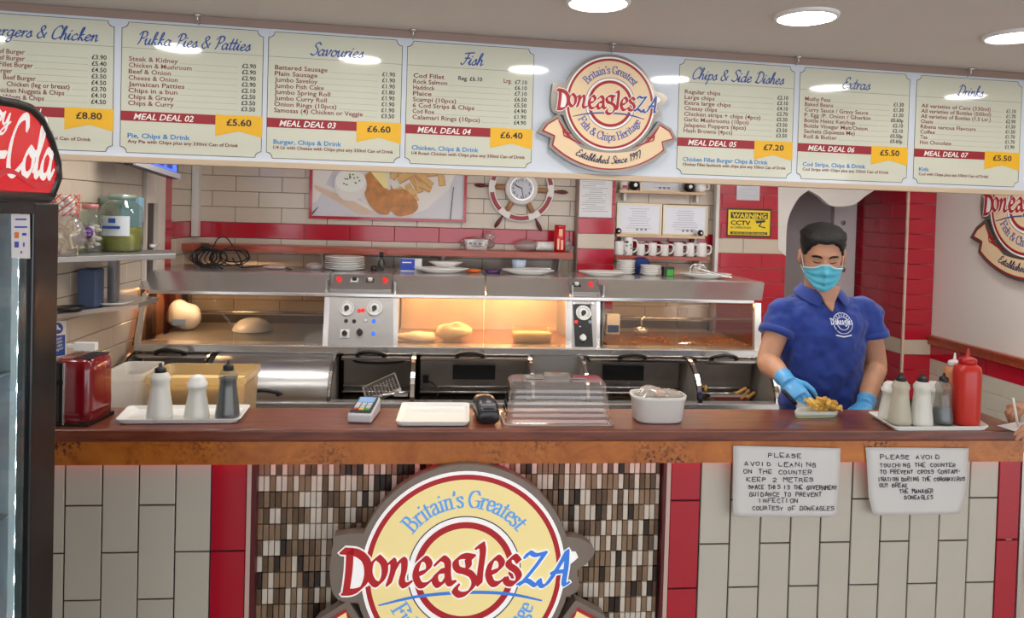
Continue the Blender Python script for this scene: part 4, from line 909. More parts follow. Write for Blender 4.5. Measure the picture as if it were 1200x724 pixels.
# --- food in the middle cabinet
zt_ = zl+.009
def blob(mb, c, r, amp=.25, seed=0, mi=0, n=20, m=12, fr=9):
    k = len(mb.v); mb.ball(c, r, mi, n=n, m=m)
    for i in range(k, len(mb.v)):
        p = Vector(mb.v[i]); d = p-Vector(c); f = 1+amp*noise.noise(p*fr*2+Vector((seed, 0, 0)))*1.6; mb.v[i] = tuple(Vector(c)+d*f)
M_batter = mat('batter_pale', (244, 222, 176), .5, bump=.4, bscale=40); M_fpaper = mat('greaseproof', (236, 228, 214), .5)
f1 = P(486, 397, YH+.16)
mb = MB(); blob(mb, (f1.x+.02, f1.y, zt_+.025), (.10, .07, .028), .3, 1); o = mb.build('fish_portion', M_batter); tag(o, 'flat battered fish portion under the warm light, left end of middle cabinet', 'fish')
f2 = P(530, 395, YH+.2)
mb = MB(); blob(mb, (f2.x, f2.y, zt_+.05), (.095, .07, .05), .3, 4); o = mb.build('fish_portion', M_batter); tag(o, 'tall heaped battered fish portion glowing in the middle cabinet', 'fish')
f3 = P(623, 398, YH+.2); tb = thing('food_tub', 'clear oblong tub of pale food on the right side of the middle cabinet', 'tub', (f3.x, f3.y, zt_))
mb = MB(); sq = 5
mb.lathe([(.0, .002), (.105, .002), (.118, .075), (.122, .08), (.115, .08), (.102, .006), (0, .006)], n=40, sx=1, sy=.6, sq=sq, caps=False); mb.build('tub', clear('tub_clear', (250, 244, 230), milky=.12), tb)
mb = MB(); mb.lathe([(0, .007), (.1, .007), (.109, .05), (0, .056)], n=40, sx=1, sy=.6, sq=sq, caps=False); mb.build('contents', mat('mash_yellow', (246, 228, 170), .6, bump=.3), tb)
# ---------------------------------------------------------------- shelf and things on the back wall
def wp_(px, py, Y=YB): return P(px, py, Y)
# long red wooden shelf
YS1 = YB-.22
a = P(205, 283.5, YS1); b = P(672, 298, YS1); sh = thing('wall_shelf', 'long red stained wooden shelf on white brackets across the back wall', 'shelf', ((a.x+b.x)/2, YB-.11, a.z-.02))
zs = (a.z+b.z)/2
mb = MB(); mb.box((a.x, YS1, zs-.042), (b.x, YB-.012, zs)); mb.build('board', M_shelfwood, sh, True, bev=.003)
for px in (378, 519, 655):
    x = fx(px, YB-.12, 300); mb = MB(); mb.box((x-.015, YS1+.02, zs-.048), (x+.015, YB-.02, zs-.042)); mb.box((x-.012, YB-.03, zs-.24), (x+.012, YB-.01, zs-.042)); mb.add([(x-.004, YB-.03, zs-.22), (x-.004, YB-.03, zs-.045), (x-.004, YS1+.04, zs-.045), (x+.004, YB-.03, zs-.22), (x+.004, YB-.03, zs-.045), (x+.004, YS1+.04, zs-.045)], [(0,1,2),(5,4,3),(0,2,5,3)]); mb.build('bracket', M_paint, sh, True)
# poster of fish and chips
t0 = P(364, 150, YB-.03); t1 = P(546, 261, YB-.03); zb0 = (P(364, 255.5, YB-.03).z+P(546, 261, YB-.03).z)/2; zt0 = zb0+.56
po = thing('food_poster', 'red framed poster of battered fish, chips, lemon and a dip bowl', 'poster', ((t0.x+t1.x)/2, YB-.03, zb0))
x0, x1 = t0.x, t1.x; f = .018
for lo, hi in (((x0, YB-.03, zb0), (x1, YB-.008, zb0+f)), ((x0, YB-.03, zt0-f), (x1, YB-.008, zt0)), ((x0, YB-.03, zb0+f), (x0+f, YB-.008, zt0-f)), ((x1-f, YB-.03, zb0+f), (x1, YB-.008, zt0-f))):
    mb = MB(); mb.box(lo, hi); mb.build('frame_bar', M_red, po, True)
cols_ = [mat('print_board_grey', (206, 204, 208), .2), mat('print_paper', (228, 222, 214), .3), mat('print_fish', (214, 138, 60), .3, noise_amt=.45, nscale=16), mat('print_chip', (228, 182, 106), .3, noise_amt=.2, nscale=30), mat('print_lemon', (244, 226, 150), .3), mat('print_dip', (238, 238, 228), .3), mat('print_herb', (96, 120, 56), .4), mat('print_wood_light', (214, 186, 160), .3), mat('print_line', (60, 60, 66), .4), mat('print_chip_shade', (196, 130, 62), .3)]
mb = MB(); lay = [0]
def pp2(px, py): q = P(px, py, YB-.014); return (q.x, q.z)
def pf(pts, mi, clipit=True):
    lay[0] += 1; out = []
    for p in pts:
        x, z = pp2(*p) ; out.append((min(max(x, x0+f), x1-f), min(max(z, zb0+f), zt0-f)))
    mb.flat(out, YB-.014-lay[0]*.00015, mi)
mb.flat([(x0+f, zb0+f), (x1-f, zb0+f), (x1-f, zt0-f), (x0+f, zt0-f)], YB-.014, 0)
pf([(366, 150), (480, 150), (470, 190), (390, 200), (372, 235), (366, 238)], 1)
pf([(367, 214), (400, 226), (436, 248), (442, 252), (420, 251), (370, 222)], 7); pf([(367, 211), (402, 224), (440, 246), (440, 249), (400, 229), (367, 216)], 1)
pf([(480, 253), (470, 256), (500, 230), (520, 205), (534, 203), (526, 222), (500, 245)], 1); pf([(395, 205), (420, 200), (526, 203), (505, 235), (482, 252), (440, 250)], 1)
rc = random.Random(11)
for i in range(34):
    cx, cy = rc.uniform(458, 520), rc.uniform(188, 232); 
    if cx+cy > 735 or cy > 218 and cx > 502: continue
    a = rc.uniform(-.9, .9)+(.3 if rc.random() < .5 else 1.3); l = rc.uniform(14, 24); wd = 3.2; ca, sa = math.cos(a), math.sin(a)
    rect = lambda k, dy: [(cx+ca*u*l-sa*v*k, cy+dy+sa*u*l+ca*v*k) for u, v in ((-.5, -1), (.5, -1), (.5, 1), (-.5, 1))]
    pf(rect(wd+.6, .8), 9); pf(rect(wd, 0), 3)
fish = [(428, 205), (440, 200), (456, 214), (462, 222), (474, 222), (486, 232), (490, 243), (482, 251), (466, 253), (458, 247), (455, 251), (444, 250), (432, 238), (427, 222)]
pf(crom(fish+[fish[0]], 4)[:-1], 2)
pf([(430, 196), (456, 190), (456, 222), (450, 220)], 4); pf([(452, 197), (456, 190), (458, 222), (455, 223)], 1)
cc_ = (412, 217)
pf([(411+19*math.cos(t*.2618), 216+20*math.sin(t*.2618)) for t in range(24)], 1); pf([(411+17.5*math.cos(t*.2618), 212+13*math.sin(t*.2618)) for t in range(24)], 5)
for i in range(14):
    cx, cy = 411+rc.gauss(0, 5), 212+rc.gauss(0, 3.5); pf([(cx-1.3, cy), (cx, cy-1.2), (cx+1.5, cy+.4), (cx, cy+1.3)], 6)
pf([(531, 219), (532, 219), (528, 259), (527, 259)], 8); pf([(372, 243), (374, 242), (366, 252), (366, 249)], 8)
o = mb.build('print', cols_, po, True)
# ship's wheel clock
wc = P(611, 221, YB-.03); Rw = 38.5*((wc-CAMLOC).dot(CAMR @ V(0, 0, -1)))/FPX
wl_ = thing('ship_wheel_clock', "red and white ship's wheel with a clock in its hub on the cream tiles", 'clock', wc)
Mr = mat('wheel_white', (222, 218, 212), .4); Mrr = mat('wheel_red', (150, 26, 34), .35); Mw2 = mat('wheel_wood', (170, 122, 84), .5); Mh = mat('wheel_handle', (96, 22, 26), .3)
def segring(mb, r0, r1, a0, a1, y0, y1, n=10):
    vs = []; 
    for i in range(n+1):
        a = a0+(a1-a0)*i/n; c, s = math.cos(a), math.sin(a); vs += [(r0*c, y0, r0*s), (r1*c, y0, r1*s), (r1*c, y1, r1*s), (r0*c, y1, r0*s)]
    fs = [(0, 1, 2, 3), (4*n+3, 4*n+2, 4*n+1, 4*n)]
    for i in range(n):
        for j in range(4): fs.append((4*i+j, 4*i+4+j, 4*i+4+(j+1) % 4, 4*i+(j+1) % 4))
    mb.add(vs, fs)
ROT = math.radians(-3)
for k in range(6):
    am = ROT+k*PI/3; mb = MB(); segring(mb, Rw*.80, Rw, am-.2, am+.2, -.014, .012, 5); mb.build('rim_block', Mr, wl_)
    mb = MB(); segring(mb, Rw*.84, Rw*.97, am+.2, am+PI/3-.2, -.012, .01); mb.build('rim_segment', Mrr, wl_)
    mb = MB(); segring(mb, Rw*.97, Rw, am+.2, am+PI/3-.2, -.013, .01); segring(mb, Rw*.81, Rw*.84, am+.2, am+PI/3-.2, -.013, .01); mb.build('rim_edge', Mr, wl_)
    c, s = math.cos(am), math.sin(am)
    mb = MB(); mb.tube([(Rw*.45*c, 0, Rw*.45*s), (Rw*.82*c, 0, Rw*.82*s)], .017, n=10); mb.build('spoke', Mw2, wl_)
    mb = MB(); mb.tube([(Rw*q_*c, 0, Rw*q_*s) for q_ in (1.0, 1.06, 1.15, 1.28, 1.38, 1.44)], [.008, .006, .011, .014, .010, .003], n=8); mb.build('handle', Mh, wl_)
mb = MB(); mb.lathe([(Rw*.5, -.012), (Rw*.5, .018), (Rw*.44, .024), (0, .024)], n=40, M=Matrix.Rotation(PI/2, 4, 'X'), caps=False); mb.build('hub', Mr, wl_)
mb = MB(); segring(mb, Rw*.325, Rw*.365, 0, 2*PI, -.032, -.02, 40); ck = mb.build('clock_rim', M_steel, wl_)
mb = MB(); mb.lathe([(Rw*.33, .0255), (0, .0255)], n=36, M=Matrix.Rotation(PI/2, 4, 'X'), caps=False, smooth=False); ckf = mb.build('clock_face', mat('clock_face', (196, 196, 204), .25), wl_)
mb = MB()
for k in range(12):
    a = PI/2-k*PI/6; r_ = Rw*.26; bold_text(mb, str(k or 12), .026, 0, Matrix.Translation((r_*math.cos(a), -.0262, r_*math.sin(a)-.009)), 'CENTER', .01)
mb.build('numeral', M_tblk, ckf)
mb = MB(); nib(mb, [(0, 0), (.012, -.062)], .002, .002, 0, 0, lambda a, b, d: Vector((a, -.0275+d, b))); nib(mb, [(0, 0), (-.045, .022)], .0028, .0028, 0, 0, lambda a, b, d: Vector((a, -.0275+d, b))); mb.build('clock_hand', M_tblk, ckf)

# things on the long shelf
def bag_mesh(mb, c, r, seed, n=18, m=12, amp=.35, mi=0, fr=14):
    k = len(mb.v); mb.ball(c, r, mi, n=n, m=m)
    for i in range(k, len(mb.v)):
        p = Vector(mb.v[i]); d = p-Vector(c); f = 1+amp*noise.noise(p*fr+Vector((seed*3.1, seed, 0))); q2 = Vector(c)+d*f; q2.z = max(q2.z, c[2]-r[2]); mb.v[i] = tuple(q2)
    return mb
M_film = clear('clear_film', (236, 232, 232), strong=2.2, rough=.15, milky=.22)
c = P(558, 290, YB-.12); tbx = thing('food_tub', 'white oblong tub with printed label in a clear bag on the long red shelf', 'tub', (c.x, c.y, zs))
mb = MB(); mb.lathe([(0, 0), (.068, 0), (.078, .068), (0, .068)], n=28, sy=.6, sq=5, caps=False); mb.build('tub', M_white, tbx)
mb = MB(); mb.box((-.06, -.052, .03), (.05, -.047, .056)); bold_text(mb, 'LIQUID EGG', .014, 1, Matrix.Translation((-.035, -.0526, .037)), 'LEFT', .01) if False else None; mb.build('label', M_paper, tbx)
mb = MB(); 
for i in range(3): mb.box((-.05+i*.03, -.0535, .036), (-.03+i*.03, -.0525, .050))
mb.build('label_print', mat('grey_blue_print', (110, 120, 140), .5), tbx)
mb = MB(); bag_mesh(mb, (.0, 0, .042), (.098, .06, .042), 2); bag_mesh(mb, (.085, 0, .085), (.04, .03, .035), 5); mb.build('bag', M_film, tbx)
c = P(633, 294, YB-.12); cpx = thing('cup_sleeve', 'sleeve of stacked white plastic cups lying in a clear bag on the red shelf', 'cups', (c.x, c.y, zs))
Mx = Matrix.Translation((-.03, 0, .034)) @ Matrix.Rotation(PI/2, 4, 'Y')
mb = MB(); pr = []
for k in range(12): pr += [(.030, k*.011), (.034, k*.011+.003), (.030, k*.011+.006)]
mb.lathe([(0, 0)]+pr+[(0, .13)], M=Mx, n=20, caps=False); mb.build('cups', M_white, cpx)
mb = MB(); bag_mesh(mb, (-.085, 0, .035), (.085, .05, .038), 7); mb.build('bag', M_film, cpx)
mb = MB(); bag_mesh(mb, (.175, .01, .045), (.04, .045, .045), 9); mb.build('bag_end', M_film, cpx)
c = P(655.5, 296, YB-.17); z_t = P(655, 263.5, YB-.17).z
cr_ = thing('crisp_tube', 'tall red cardboard tube with pale print standing at the right end of the shelf', 'tube', (c.x, c.y, zs))
hh = z_t-zs; mb = MB(); mb.lathe([(0, 0), (.036, 0), (.036, hh-.012), (0, hh-.012)], n=28, caps=False); mb.build('tube', mat('tube_red', (200, 24, 32), .3), cr_)
mb = MB(); mb.lathe([(.037, hh-.014), (.037, hh), (0, hh)], n=28, caps=False); mb.build('lid', M_red, cr_)
mb = MB(); mb.box((-.012, -.0385, hh*.6), (.012, -.036, hh*.85)); mb.box((-.022, -.0385, hh*.1), (-.008, -.034, hh*.5)); mb.box((.002, -.0385, hh*.1), (.018, -.034, hh*.45)); mb.build('print', mat('tube_print', (236, 180, 150), .4), cr_)

# things on top of the range
zrt = zc_+.004
def plate_stack(px, py, Y, n, r, label, grp, step=.011, z=None):
    q = P(px, py, Y)
    for i in range(n):
        if i == 0:
            mb = MB(); mb.lathe([(0, 0), (r*.6, 0), (r*.62, .003), (r*.97, .014), (r, .017), (r*.96, .018), (r*.6, .007), (0, .006)], n=40, caps=False); o = base = mb.build('plate', mat('china_white', (226, 224, 220), .2, coat=.4))
        else: o = copy_tree(base)
        o.location = (q.x+random.uniform(-.003, .003), Y, (z or zrt)+i*step)
        pos = 'topmost' if i == n-1 else ('bottom' if i == 0 else ['second', 'third', 'fourth', 'fifth', 'sixth', 'seventh', 'eighth'][i-1]+' from bottom')
        tag(o, f'{pos} plate of {label}', 'plate', grp)
plate_stack(404, 318, 4.55, 7, .118, 'the white stack on the range left of the wall bottle', 'white plates stacked on the left of the range')
def platter(px, pyb, Y, wpx, label, rest=0.0):
    q = P(px, pyb, Y); w2 = wpx*(Y/FPX)/2*1.0; t = thing('platter', label, 'plate', (q.x, Y, zrt+rest))
    mb = MB(); mb.lathe([(0, 0), (.55, 0), (.6, .004), (.96, .026), (1, .030), (.95, .031), (.58, .010), (0, .008)], n=44, caps=False, M=Matrix.Diagonal((w2, w2*.62, 1, 1))); mb.build('dish', mat('china_white', (226, 224, 220), .2, coat=.4), t); return t
platter(517, 321, 4.5, 66, 'wide white oval platter on the range right of the blue box')
platter(619, 324, 4.5, 64, 'wide white oval platter on the range below the red tube')
platter(706, 326, 4.5, 60, 'flat white oval platter on the range in front of the tiled pillar')
platter(827, 328, 4.5, 64, 'white oval platter holding steel tongs at the right of the range')
platter(522, 316, 4.62, 40, 'small pale dish stacked on the back of the platter right of the blue box', .028)
def simple(name, label, cat, px, Y, parts_, z=None, rz=0):
    q = P(px, 320, Y); t = thing(name, label, cat, (q.x, Y, zrt if z is None else z), rz)
    for n_, mbf, m in parts_: mb = MB(); mbf(mb); mb.build(n_, m, t)
    return t
def bx_(w, d, h, z=0, x=0, y=0): return lambda mb: mb.box((x-w/2, y-d/2, z), (x+w/2, y+d/2, z+h))
simple('cardboard_box', 'small blue and white cardboard box on top of the range', 'box', 482, 4.6, [('carton', bx_(.125, .07, .075), mat('carton_white', (206, 206, 210), .5)), ('blue_band', bx_(.085, .072, .068, .006, -.022), mat('carton_blue', (28, 60, 170), .4)), ('blue_print', lambda mb: bold_text(mb, 'blue', .022, 0, Matrix.Translation((-.055, -.0375, .035)), 'LEFT', .02) if False else mb.box((-.055, -.0372, .05), (.0, -.036, .056)), M_white)])
simple('glass_bottle', 'small clear bottle with black cap behind the control strip', 'bottle', 446.5, 4.6, [('bottle', lambda mb: mb.lathe([(0, 0), (.022, 0), (.022, .05), (.010, .07), (.010, .08), (0, .08)], n=18, caps=False), clear('bottle_glass', (210, 214, 210), strong=2)), ('cap', lambda mb: mb.lathe([(0, .08), (.013, .08), (.013, .11), (0, .11)], n=18, caps=False), M_black)])
simple('small_jar', 'squat black lidded jar left of the small clear bottle', 'jar', 438, 4.55, [('jar', lambda mb: mb.lathe([(0, 0), (.018, 0), (.018, .028), (0, .03)], n=18, caps=False), M_black)])
simple('dish', 'round purple dish on the range beside the wide platter', 'dish', 577.5, 4.55, [('dish', lambda mb: mb.lathe([(0, 0), (.045, 0), (.05, .022), (.04, .022), (0, .014)], n=24, caps=False), mat('purple', (64, 36, 90), .4))])
simple('sponge', 'orange cloth pad lying on the range beside the wide platter', 'cloth', 555, 4.55, [('pad', lambda mb: bag_mesh(mb, (0, 0, .012), (.045, .03, .012), 4), mat('orange_cloth', (206, 96, 36), .7))])
simple('plastic_cup', 'pale blue plastic tub behind the platter below the red tube', 'cup', 608, 4.68, [('cup', lambda mb: mb.lathe([(0, 0), (.038, 0), (.045, .075), (.04, .075), (0, .01)], n=24, caps=False), mat('pale_blue_plastic', (176, 194, 216), .35))])
simple('steel_tray', 'thin steel tray lying behind the platter below the red tube', 'tray', 628, 4.66, [('tray', bx_(.17, .1, .014, .02), M_steel)])
simple('wrapped_pack', 'small crumpled clear packet on the range beside the stacked plates', 'packet', 367, 4.5, [('packet', lambda mb: bag_mesh(mb, (0, 0, .022), (.05, .03, .022), 12), M_film)])
simple('wrapped_pack', 'flat pale packet lying among the cables on the range', 'packet', 322, 4.5, [('packet', lambda mb: bag_mesh(mb, (0, 0, .014), (.07, .03, .013), 15), mat('pale_pack', (170, 150, 144), .5))])
# tangled cables
mb = MB(); rnd = random.Random(21)
def cable(path, r=.004): mb.tube(crom(path, 6), r, n=5)
for i in range(9):
    cx, cy = rnd.choice(((240, 300), (245, 302), (268, 302), (275, 300))); ra, rb = rnd.uniform(8, 22), rnd.uniform(7, 13); ph = rnd.uniform(0, 6)
    cable([tuple(P(cx+ra*math.cos(ph+k*.9), min(316, cy+rb*math.sin(ph+k*.9)), 4.55+.04*math.sin(k+i))) for k in range(8)])
cable([tuple(P(*p)) for p in ((272, 302, 4.5), (282, 313, 4.5), (300, 312, 4.5), (315, 311, 4.5), (335, 314, 4.5), (345, 318, 4.5))]); cable([tuple(P(*p)) for p in ((250, 290, 4.72), (255, 280, 4.76), (264, 278, 4.77), (272, 287, 4.72), (280, 300, 4.6), (284, 312, 4.5))])
for k in range(4): cable([tuple(P(*p)) for p in ((234+k*3, 285, 4.74), (238+k*4, 292, 4.6), (228+k*6, 305, 4.5), (240+k*8, 316, 4.5))])
o = mb.build('cable_tangle', mat('cable_black', (20, 20, 22), .45)); tag(o, 'tangle of black cables heaped on the left top of the range', 'cables', kind='stuff')

# ---------------------------------------------------------------- niche shelves
YN = YB-.17
def shelf(px0, px1, py, th, m, label, depth=.16):
    a = P(px0, py, YB-depth-.01); b = P(px1, py+2, YB-depth-.01); z = (a.z+b.z)/2; t = thing('wall_shelf', label, 'shelf', ((a.x+b.x)/2, YB-.08, z-th))
    mb = MB(); mb.box((a.x, YB-depth-.01, z-th), (b.x, YB-.012, z)); mb.build('board', m, t, True, bev=.002)
    for fr in (.08, .92):
        x = a.x+(b.x-a.x)*fr; mb = MB(); mb.box((x-.008, YB-depth+.03, z-th-.05), (x+.008, YB-.012, z-th)); mb.build('bracket', M_paint, t, True)
    return z, a.x, b.x
z3, _, _ = shelf(722, 832, 299.5, .024, M_shelfwood, 'dark red wooden shelf carrying the row of mugs')
z2, _, _ = shelf(723, 826, 274.5, .018, M_pinewood, 'pale wooden shelf below the two framed certificates', .10)
z1, _, _ = shelf(726, 828, 223, .018, M_pinewood, 'pale wooden shelf at the top of the niche, under the menu board', .10)
def rsc(Y, px): return ((P(px, 290, Y)-CAMLOC).dot(CAMR @ V(0, 0, -1)))/FPX
M_mug = mat('mug_white', (228, 226, 224), .2, coat=.4)
mugs = [(727, 0, 'plain', 12, 'plain white mug at the left end of the mug shelf'), (737.5, 1, 'spot', 12, 'tall white mug with dark spots, second from left on the shelf'), (752, 0, 'band', 11, 'white mug with brown stripe at its rim, third from left'), (766, 0, 'plain', 11.5, 'wide plain white mug, fourth from left on the shelf'), (780, 0, 'band', 11, 'white mug with brown stripe at its rim, fifth from left'), (796, 0, 'plain', 13.5, 'broad white mug left of the pair with touching handles'), (810, 0, 'plain', 11, 'small white mug just right of the broad white mug'), (823, 0, 'plain', 14, 'large white mug at the right end of the mug shelf')]
for i, (px, tall, kind_, wpx, lab) in enumerate(mugs):
    wpx *= .93
    Y = YB-.10; q = P(px-1.5, 299, Y); r = wpx*rsc(Y, px)/2*.95; h = (17.5+(5 if tall else 0)-(0 if i != 3 else 1))*rsc(Y, px)*.93
    t = thing('mug', lab, 'mug', (q.x, Y, z3), 0, 'mugs in a row on the niche shelf')
    mb = MB(); mb.lathe([(0, 0), (r*.94, 0), (r, .006), (r, h-.002), (r*.97, h), (r*.92, h-.003), (r*.9, .01), (0, .01)], n=28, caps=False); mb.build('body', M_mug, t)
    sd = 1 if i not in () else -1
    mb = MB(); mb.tube(crom([(sd*r*.9, -.01, h*.85), (sd*(r+.022), -.015, h*.8), (sd*(r+.028), -.015, h*.5), (sd*(r+.018), -.012, h*.25), (sd*r*.9, -.01, h*.18)], 5), .0055, n=8); mb.build('handle', M_mug, t)
    if kind_ == 'spot':
        mb = MB(); rn = random.Random(4)
        for k in range(26):
            a = rn.uniform(0, 2*PI); zz = rn.uniform(.01, h-.015); mb.box((-.004, -.0006, -.006), (.004, .0006, .006), M=Matrix.Rotation(a, 4, 'Z') @ Matrix.Translation((0, -r-.0002, zz)) @ Matrix.Rotation(a*3, 4, 'Y'))
        mb.build('spots', mat('mug_dark', (60, 52, 56), .4), t)
    if kind_ == 'band': mb = MB(); mb.lathe([(r+.0005, h-.014), (r+.0005, h-.003)], n=28, caps=False); mb.build('rim_band', mat('mug_brown', (140, 92, 66), .4), t)
# framed certificates
def frame(px0, py0, px1, py1, Y, z, label, lines, bar=M_gold, th=.012, mat_m=None):
    a = P(px0, py0, Y); b = P(px1, py1, Y); w_ = b.x-a.x; h = abs(a.z-P(px0, py1-1, Y).z); t = thing('framed_certificate', label, 'certificate', ((a.x+b.x)/2, Y, z))
    fb = mat('pale_gold_frame', (206, 188, 158), .3, .5)
    for lo, hi in (((-w_/2, 0, 0), (w_/2, .015, th)), ((-w_/2, 0, h-th), (w_/2, .015, h)), ((-w_/2, 0, th), (-w_/2+th, .015, h-th)), ((w_/2-th, 0, th), (w_/2, .015, h-th))): mb = MB(); mb.box(lo, hi); mb.build('frame_bar', fb, t)
    mb = MB(); mb.box((-w_/2+th, .006, th), (w_/2-th, .012, h-th)); mb.build('sheet', mat('glazed_sheet', (214, 214, 222), .08, coat=.8), t)
    mb = MB(); rn = random.Random(int(px0))
    for k in range(lines):
        ww = rn.uniform(.25, .6)*w_/2; zz = h*(.82-.62*k/max(1, lines-1)); mb.box((-ww, .0052, zz-.0012), (ww, .0058, zz+.0012))
    for k in range(3): mb.box((-.02+k*.03, .0052, h*.12), (-.004+k*.03, .0058, h*.12+.014))
    mb.build('print', mat('cert_print', (130, 130, 140), .5), t); return h
frame(723.5, 235.5, 775, 273, YB-.03, z2, 'framed white certificate, left one of two above the mugs', 9)
frame(777.5, 238, 829, 274, YB-.03, z2, 'framed white certificate, right one of two above the mugs', 9)
frame(751, 196, 801, 222.5, YB-.03, z1, 'framed white certificate on the top niche shelf, half hidden by the menu board', 5)
for i, (px, py, r, lab, z) in enumerate(((743.5, 216.5, 6.3, 'black ball ornament on the top shelf, left of the hidden frame', z1), (807.5, 218.5, 6.3, 'black ball ornament on the top shelf, right of the hidden frame', z1), (724.8, 269.5, 3.6, 'small black ball in front of the left framed certificate', z2), (821, 272, 3.6, 'small black ball in front of the right framed certificate', z2))):
    Y = YB-.085; rr = r*rsc(Y, px); q = P(px, py, Y); mb = MB(); mb.ball((0, 0, rr), rr, n=20, m=12); t = thing('ball_ornament', lab, 'ornament', (q.x, Y, z), 0, 'black balls on the niche shelves'); mb.build('ball', mat('ball_black', (22, 22, 24), .25), t)
    mb = MB(); mb.lathe([(0, rr*1.0), (rr*.35, rr*1.0)], n=12, caps=False, M=Matrix.Translation((0, -rr*1.01, rr)) @ Matrix.Rotation(PI/2, 4, 'X') @ Matrix.Translation((0, 0, -rr))); mb.build('spot', M_white, t)
q = P(731, 221, YB-.07); t = thing('small_pot', 'little white pot with a red crown print on the top niche shelf', 'pot', (q.x, q.y, z1)); mb = MB(); mb.lathe([(0, 0), (.026, 0), (.03, .06), (.026, .06), (0, .01)], n=20, caps=False); mb.build('pot', M_white, t); mb = MB(); mb.box((-.016, -.031, .012), (.016, -.0285, .034)); mb.build('red_print', M_red, t)
q = P(820, 223, YB-.07); t = thing('mug', 'white mug with pale pattern on the top niche shelf at right', 'mug', (q.x, q.y, z1)); mb = MB(); mb.lathe([(0, 0), (.034, 0), (.04, .02), (.04, .07), (.036, .07), (0, .01)], n=20, caps=False); mb.build('body', M_mug, t); mb = MB(); mb.tube(crom([(.038, 0, .06), (.06, 0, .055), (.06, 0, .025), (.038, 0, .018)], 4), .005, n=6); mb.build('handle', M_mug, t)
# niche: range-top items
plate_stack(733, 322, 4.68, 7, .062, 'the left stack on the range under the mug shelf', 'small white plates in the left stack', .012)
plate_stack(762, 324, 4.62, 5, .066, 'the right stack on the range under the mug shelf', 'small white plates in the right stack', .012)
simple('cloth', 'crumpled dark blue cloth behind the plate stacks under the mugs', 'cloth', 751, 4.82, [('cloth', lambda mb: bag_mesh(mb, (0, 0, .05), (.06, .04, .055), 22), mat('navy_cloth', (24, 48, 110), .8))])
simple('small_carton', 'small green and black carton on the range under the mug shelf', 'carton', 782.5, 4.6, [('carton', bx_(.065, .05, .058), mat('dark_carton', (36, 40, 36), .5)), ('green_label', bx_(.042, .052, .04, .004, .008), mat('green_label', (60, 160, 50), .5))])
tg = thing('tongs', 'steel serving tongs lying across the white platter at the right', 'tongs', P(835, 322, 4.42))
mb = MB()
for s in (0, 1):
    a0, a1, a2 = P(812, 312+s*6, 4.5), P(830, 318+s*3, 4.45), P(858, 325, 4.4); mb.tube(crom([a0, a1, a2], 6), .007, n=6)
mb.build('arm', M_steel, tg, True)
mb = MB(); cc = P(818, 316, 4.48)
for k in range(5): mb.tube([cc+V(-.04+.004*k, 0, -.02+.011*k), cc+V(.045, 0, -.018+.009*k)], .003, n=5)
mb.tube(crom([cc+V(-.045, 0, -.022), cc+V(-.05, 0, .01), cc+V(-.025, 0, .032), cc+V(.03, 0, .03), cc+V(.055, 0, -.005), cc+V(.045, 0, -.022)], 4), .004, n=6); mb.build('slotted_head', M_steel, tg, True)
# papers and signs on the walls
def notice(name, label, cat, px0, py0, px1, py1, Y, m, lines=0, bar=None, prt='print'):
    a = P(px0, py0, Y); b = P(px1, py1, Y); w_, h = b.x-a.x, a.z-b.z; t = thing(name, label, cat, ((a.x+b.x)/2, Y, b.z)); mb = MB(); mb.box((-w_/2, 0, 0), (w_/2, .003, h)); mb.build('sheet', m, t)
    mb = MB(); rn = random.Random(int(px0)+3)
    for k in range(lines):
        z = h*(.93-.85*k/lines); l = rn.uniform(.35, .8)*w_; x = -w_*.42 if rn.random() < .5 else -l/2; mb.box((x, -.0006, z-.0013), (min(x+l, w_*.44), -.0002, z+.0013))
    if lines: mb.build(prt, mat('fine_print', (140, 138, 150), .6), t)
    return t, w_, h
notice('paper_notice', 'white printed notice taped to the red tiled pillar', 'notice', 680, 196, 716.5, 255, YB-.112, M_paper, 20)
notice('plaque', 'small grey plaque on the red tiles above the yellow warning sign', 'plaque', 864, 205, 890, 235, YB-.062, mat('plaque_grey', (176, 176, 180), .3, .4), 7)
t, w_, h = notice('warning_sign', 'yellow and black camera warning sign on the red tiles', 'sign', 852.5, 243.5, 903, 278, YB-.062, mat('warn_black', (20, 20, 18), .35))
My = mat('warn_yellow', (240, 208, 20), .35)
mb = MB(); mb.box((-w_/2+.008, -.001, .010), (w_/2-.008, 0, h-.012)); mb.build('yellow_field', My, t)
mb = MB(); mb.box((-w_*.42, -.0016, h*.64), (w_*.42, -.001, h*.86)); mb.box((-w_*.42, -.0016, h*.08), (w_*.42, -.001, h*.17)); mb.build('black_band', MATS['warn_black'], t)
mb = MB(); bold_text(mb, 'WARNING', .045, 0, Matrix.Translation((0, -.0024, h*.66)), 'CENTER', .03, fit=w_*.78); bold_text(mb, '24 HOUR VIDEO RECORDING', .015, 0, Matrix.Translation((0, -.0024, h*.095)), 'CENTER', .01, fit=w_*.76); mb.build('yellow_lettering', My, t)
mb = MB(); bold_text(mb, 'CCTV', .042, 0, Matrix.Translation((-w_*.42, -.0022, h*.41)), 'LEFT', .03, fit=w_*.45); bold_text(mb, 'IN OPERATION', .02, 0, Matrix.Translation((-w_*.42, -.0022, h*.28)), 'LEFT', .012, fit=w_*.46)
mb.flat([(.045, h*.56), (.11, h*.60), (.115, h*.53), (.05, h*.48)], -.0022); mb.flat([(.04, h*.60), (.12, h*.64), (.12, h*.62), (.04, h*.575)], -.0022); nib(mb, [(.085, h*.5), (.07, h*.38), (.115, h*.33)], .003, .003, 0, 0, lambda a, b, d: Vector((a, -.0022+d, b))); mb.build('black_lettering', MATS['warn_black'], t)
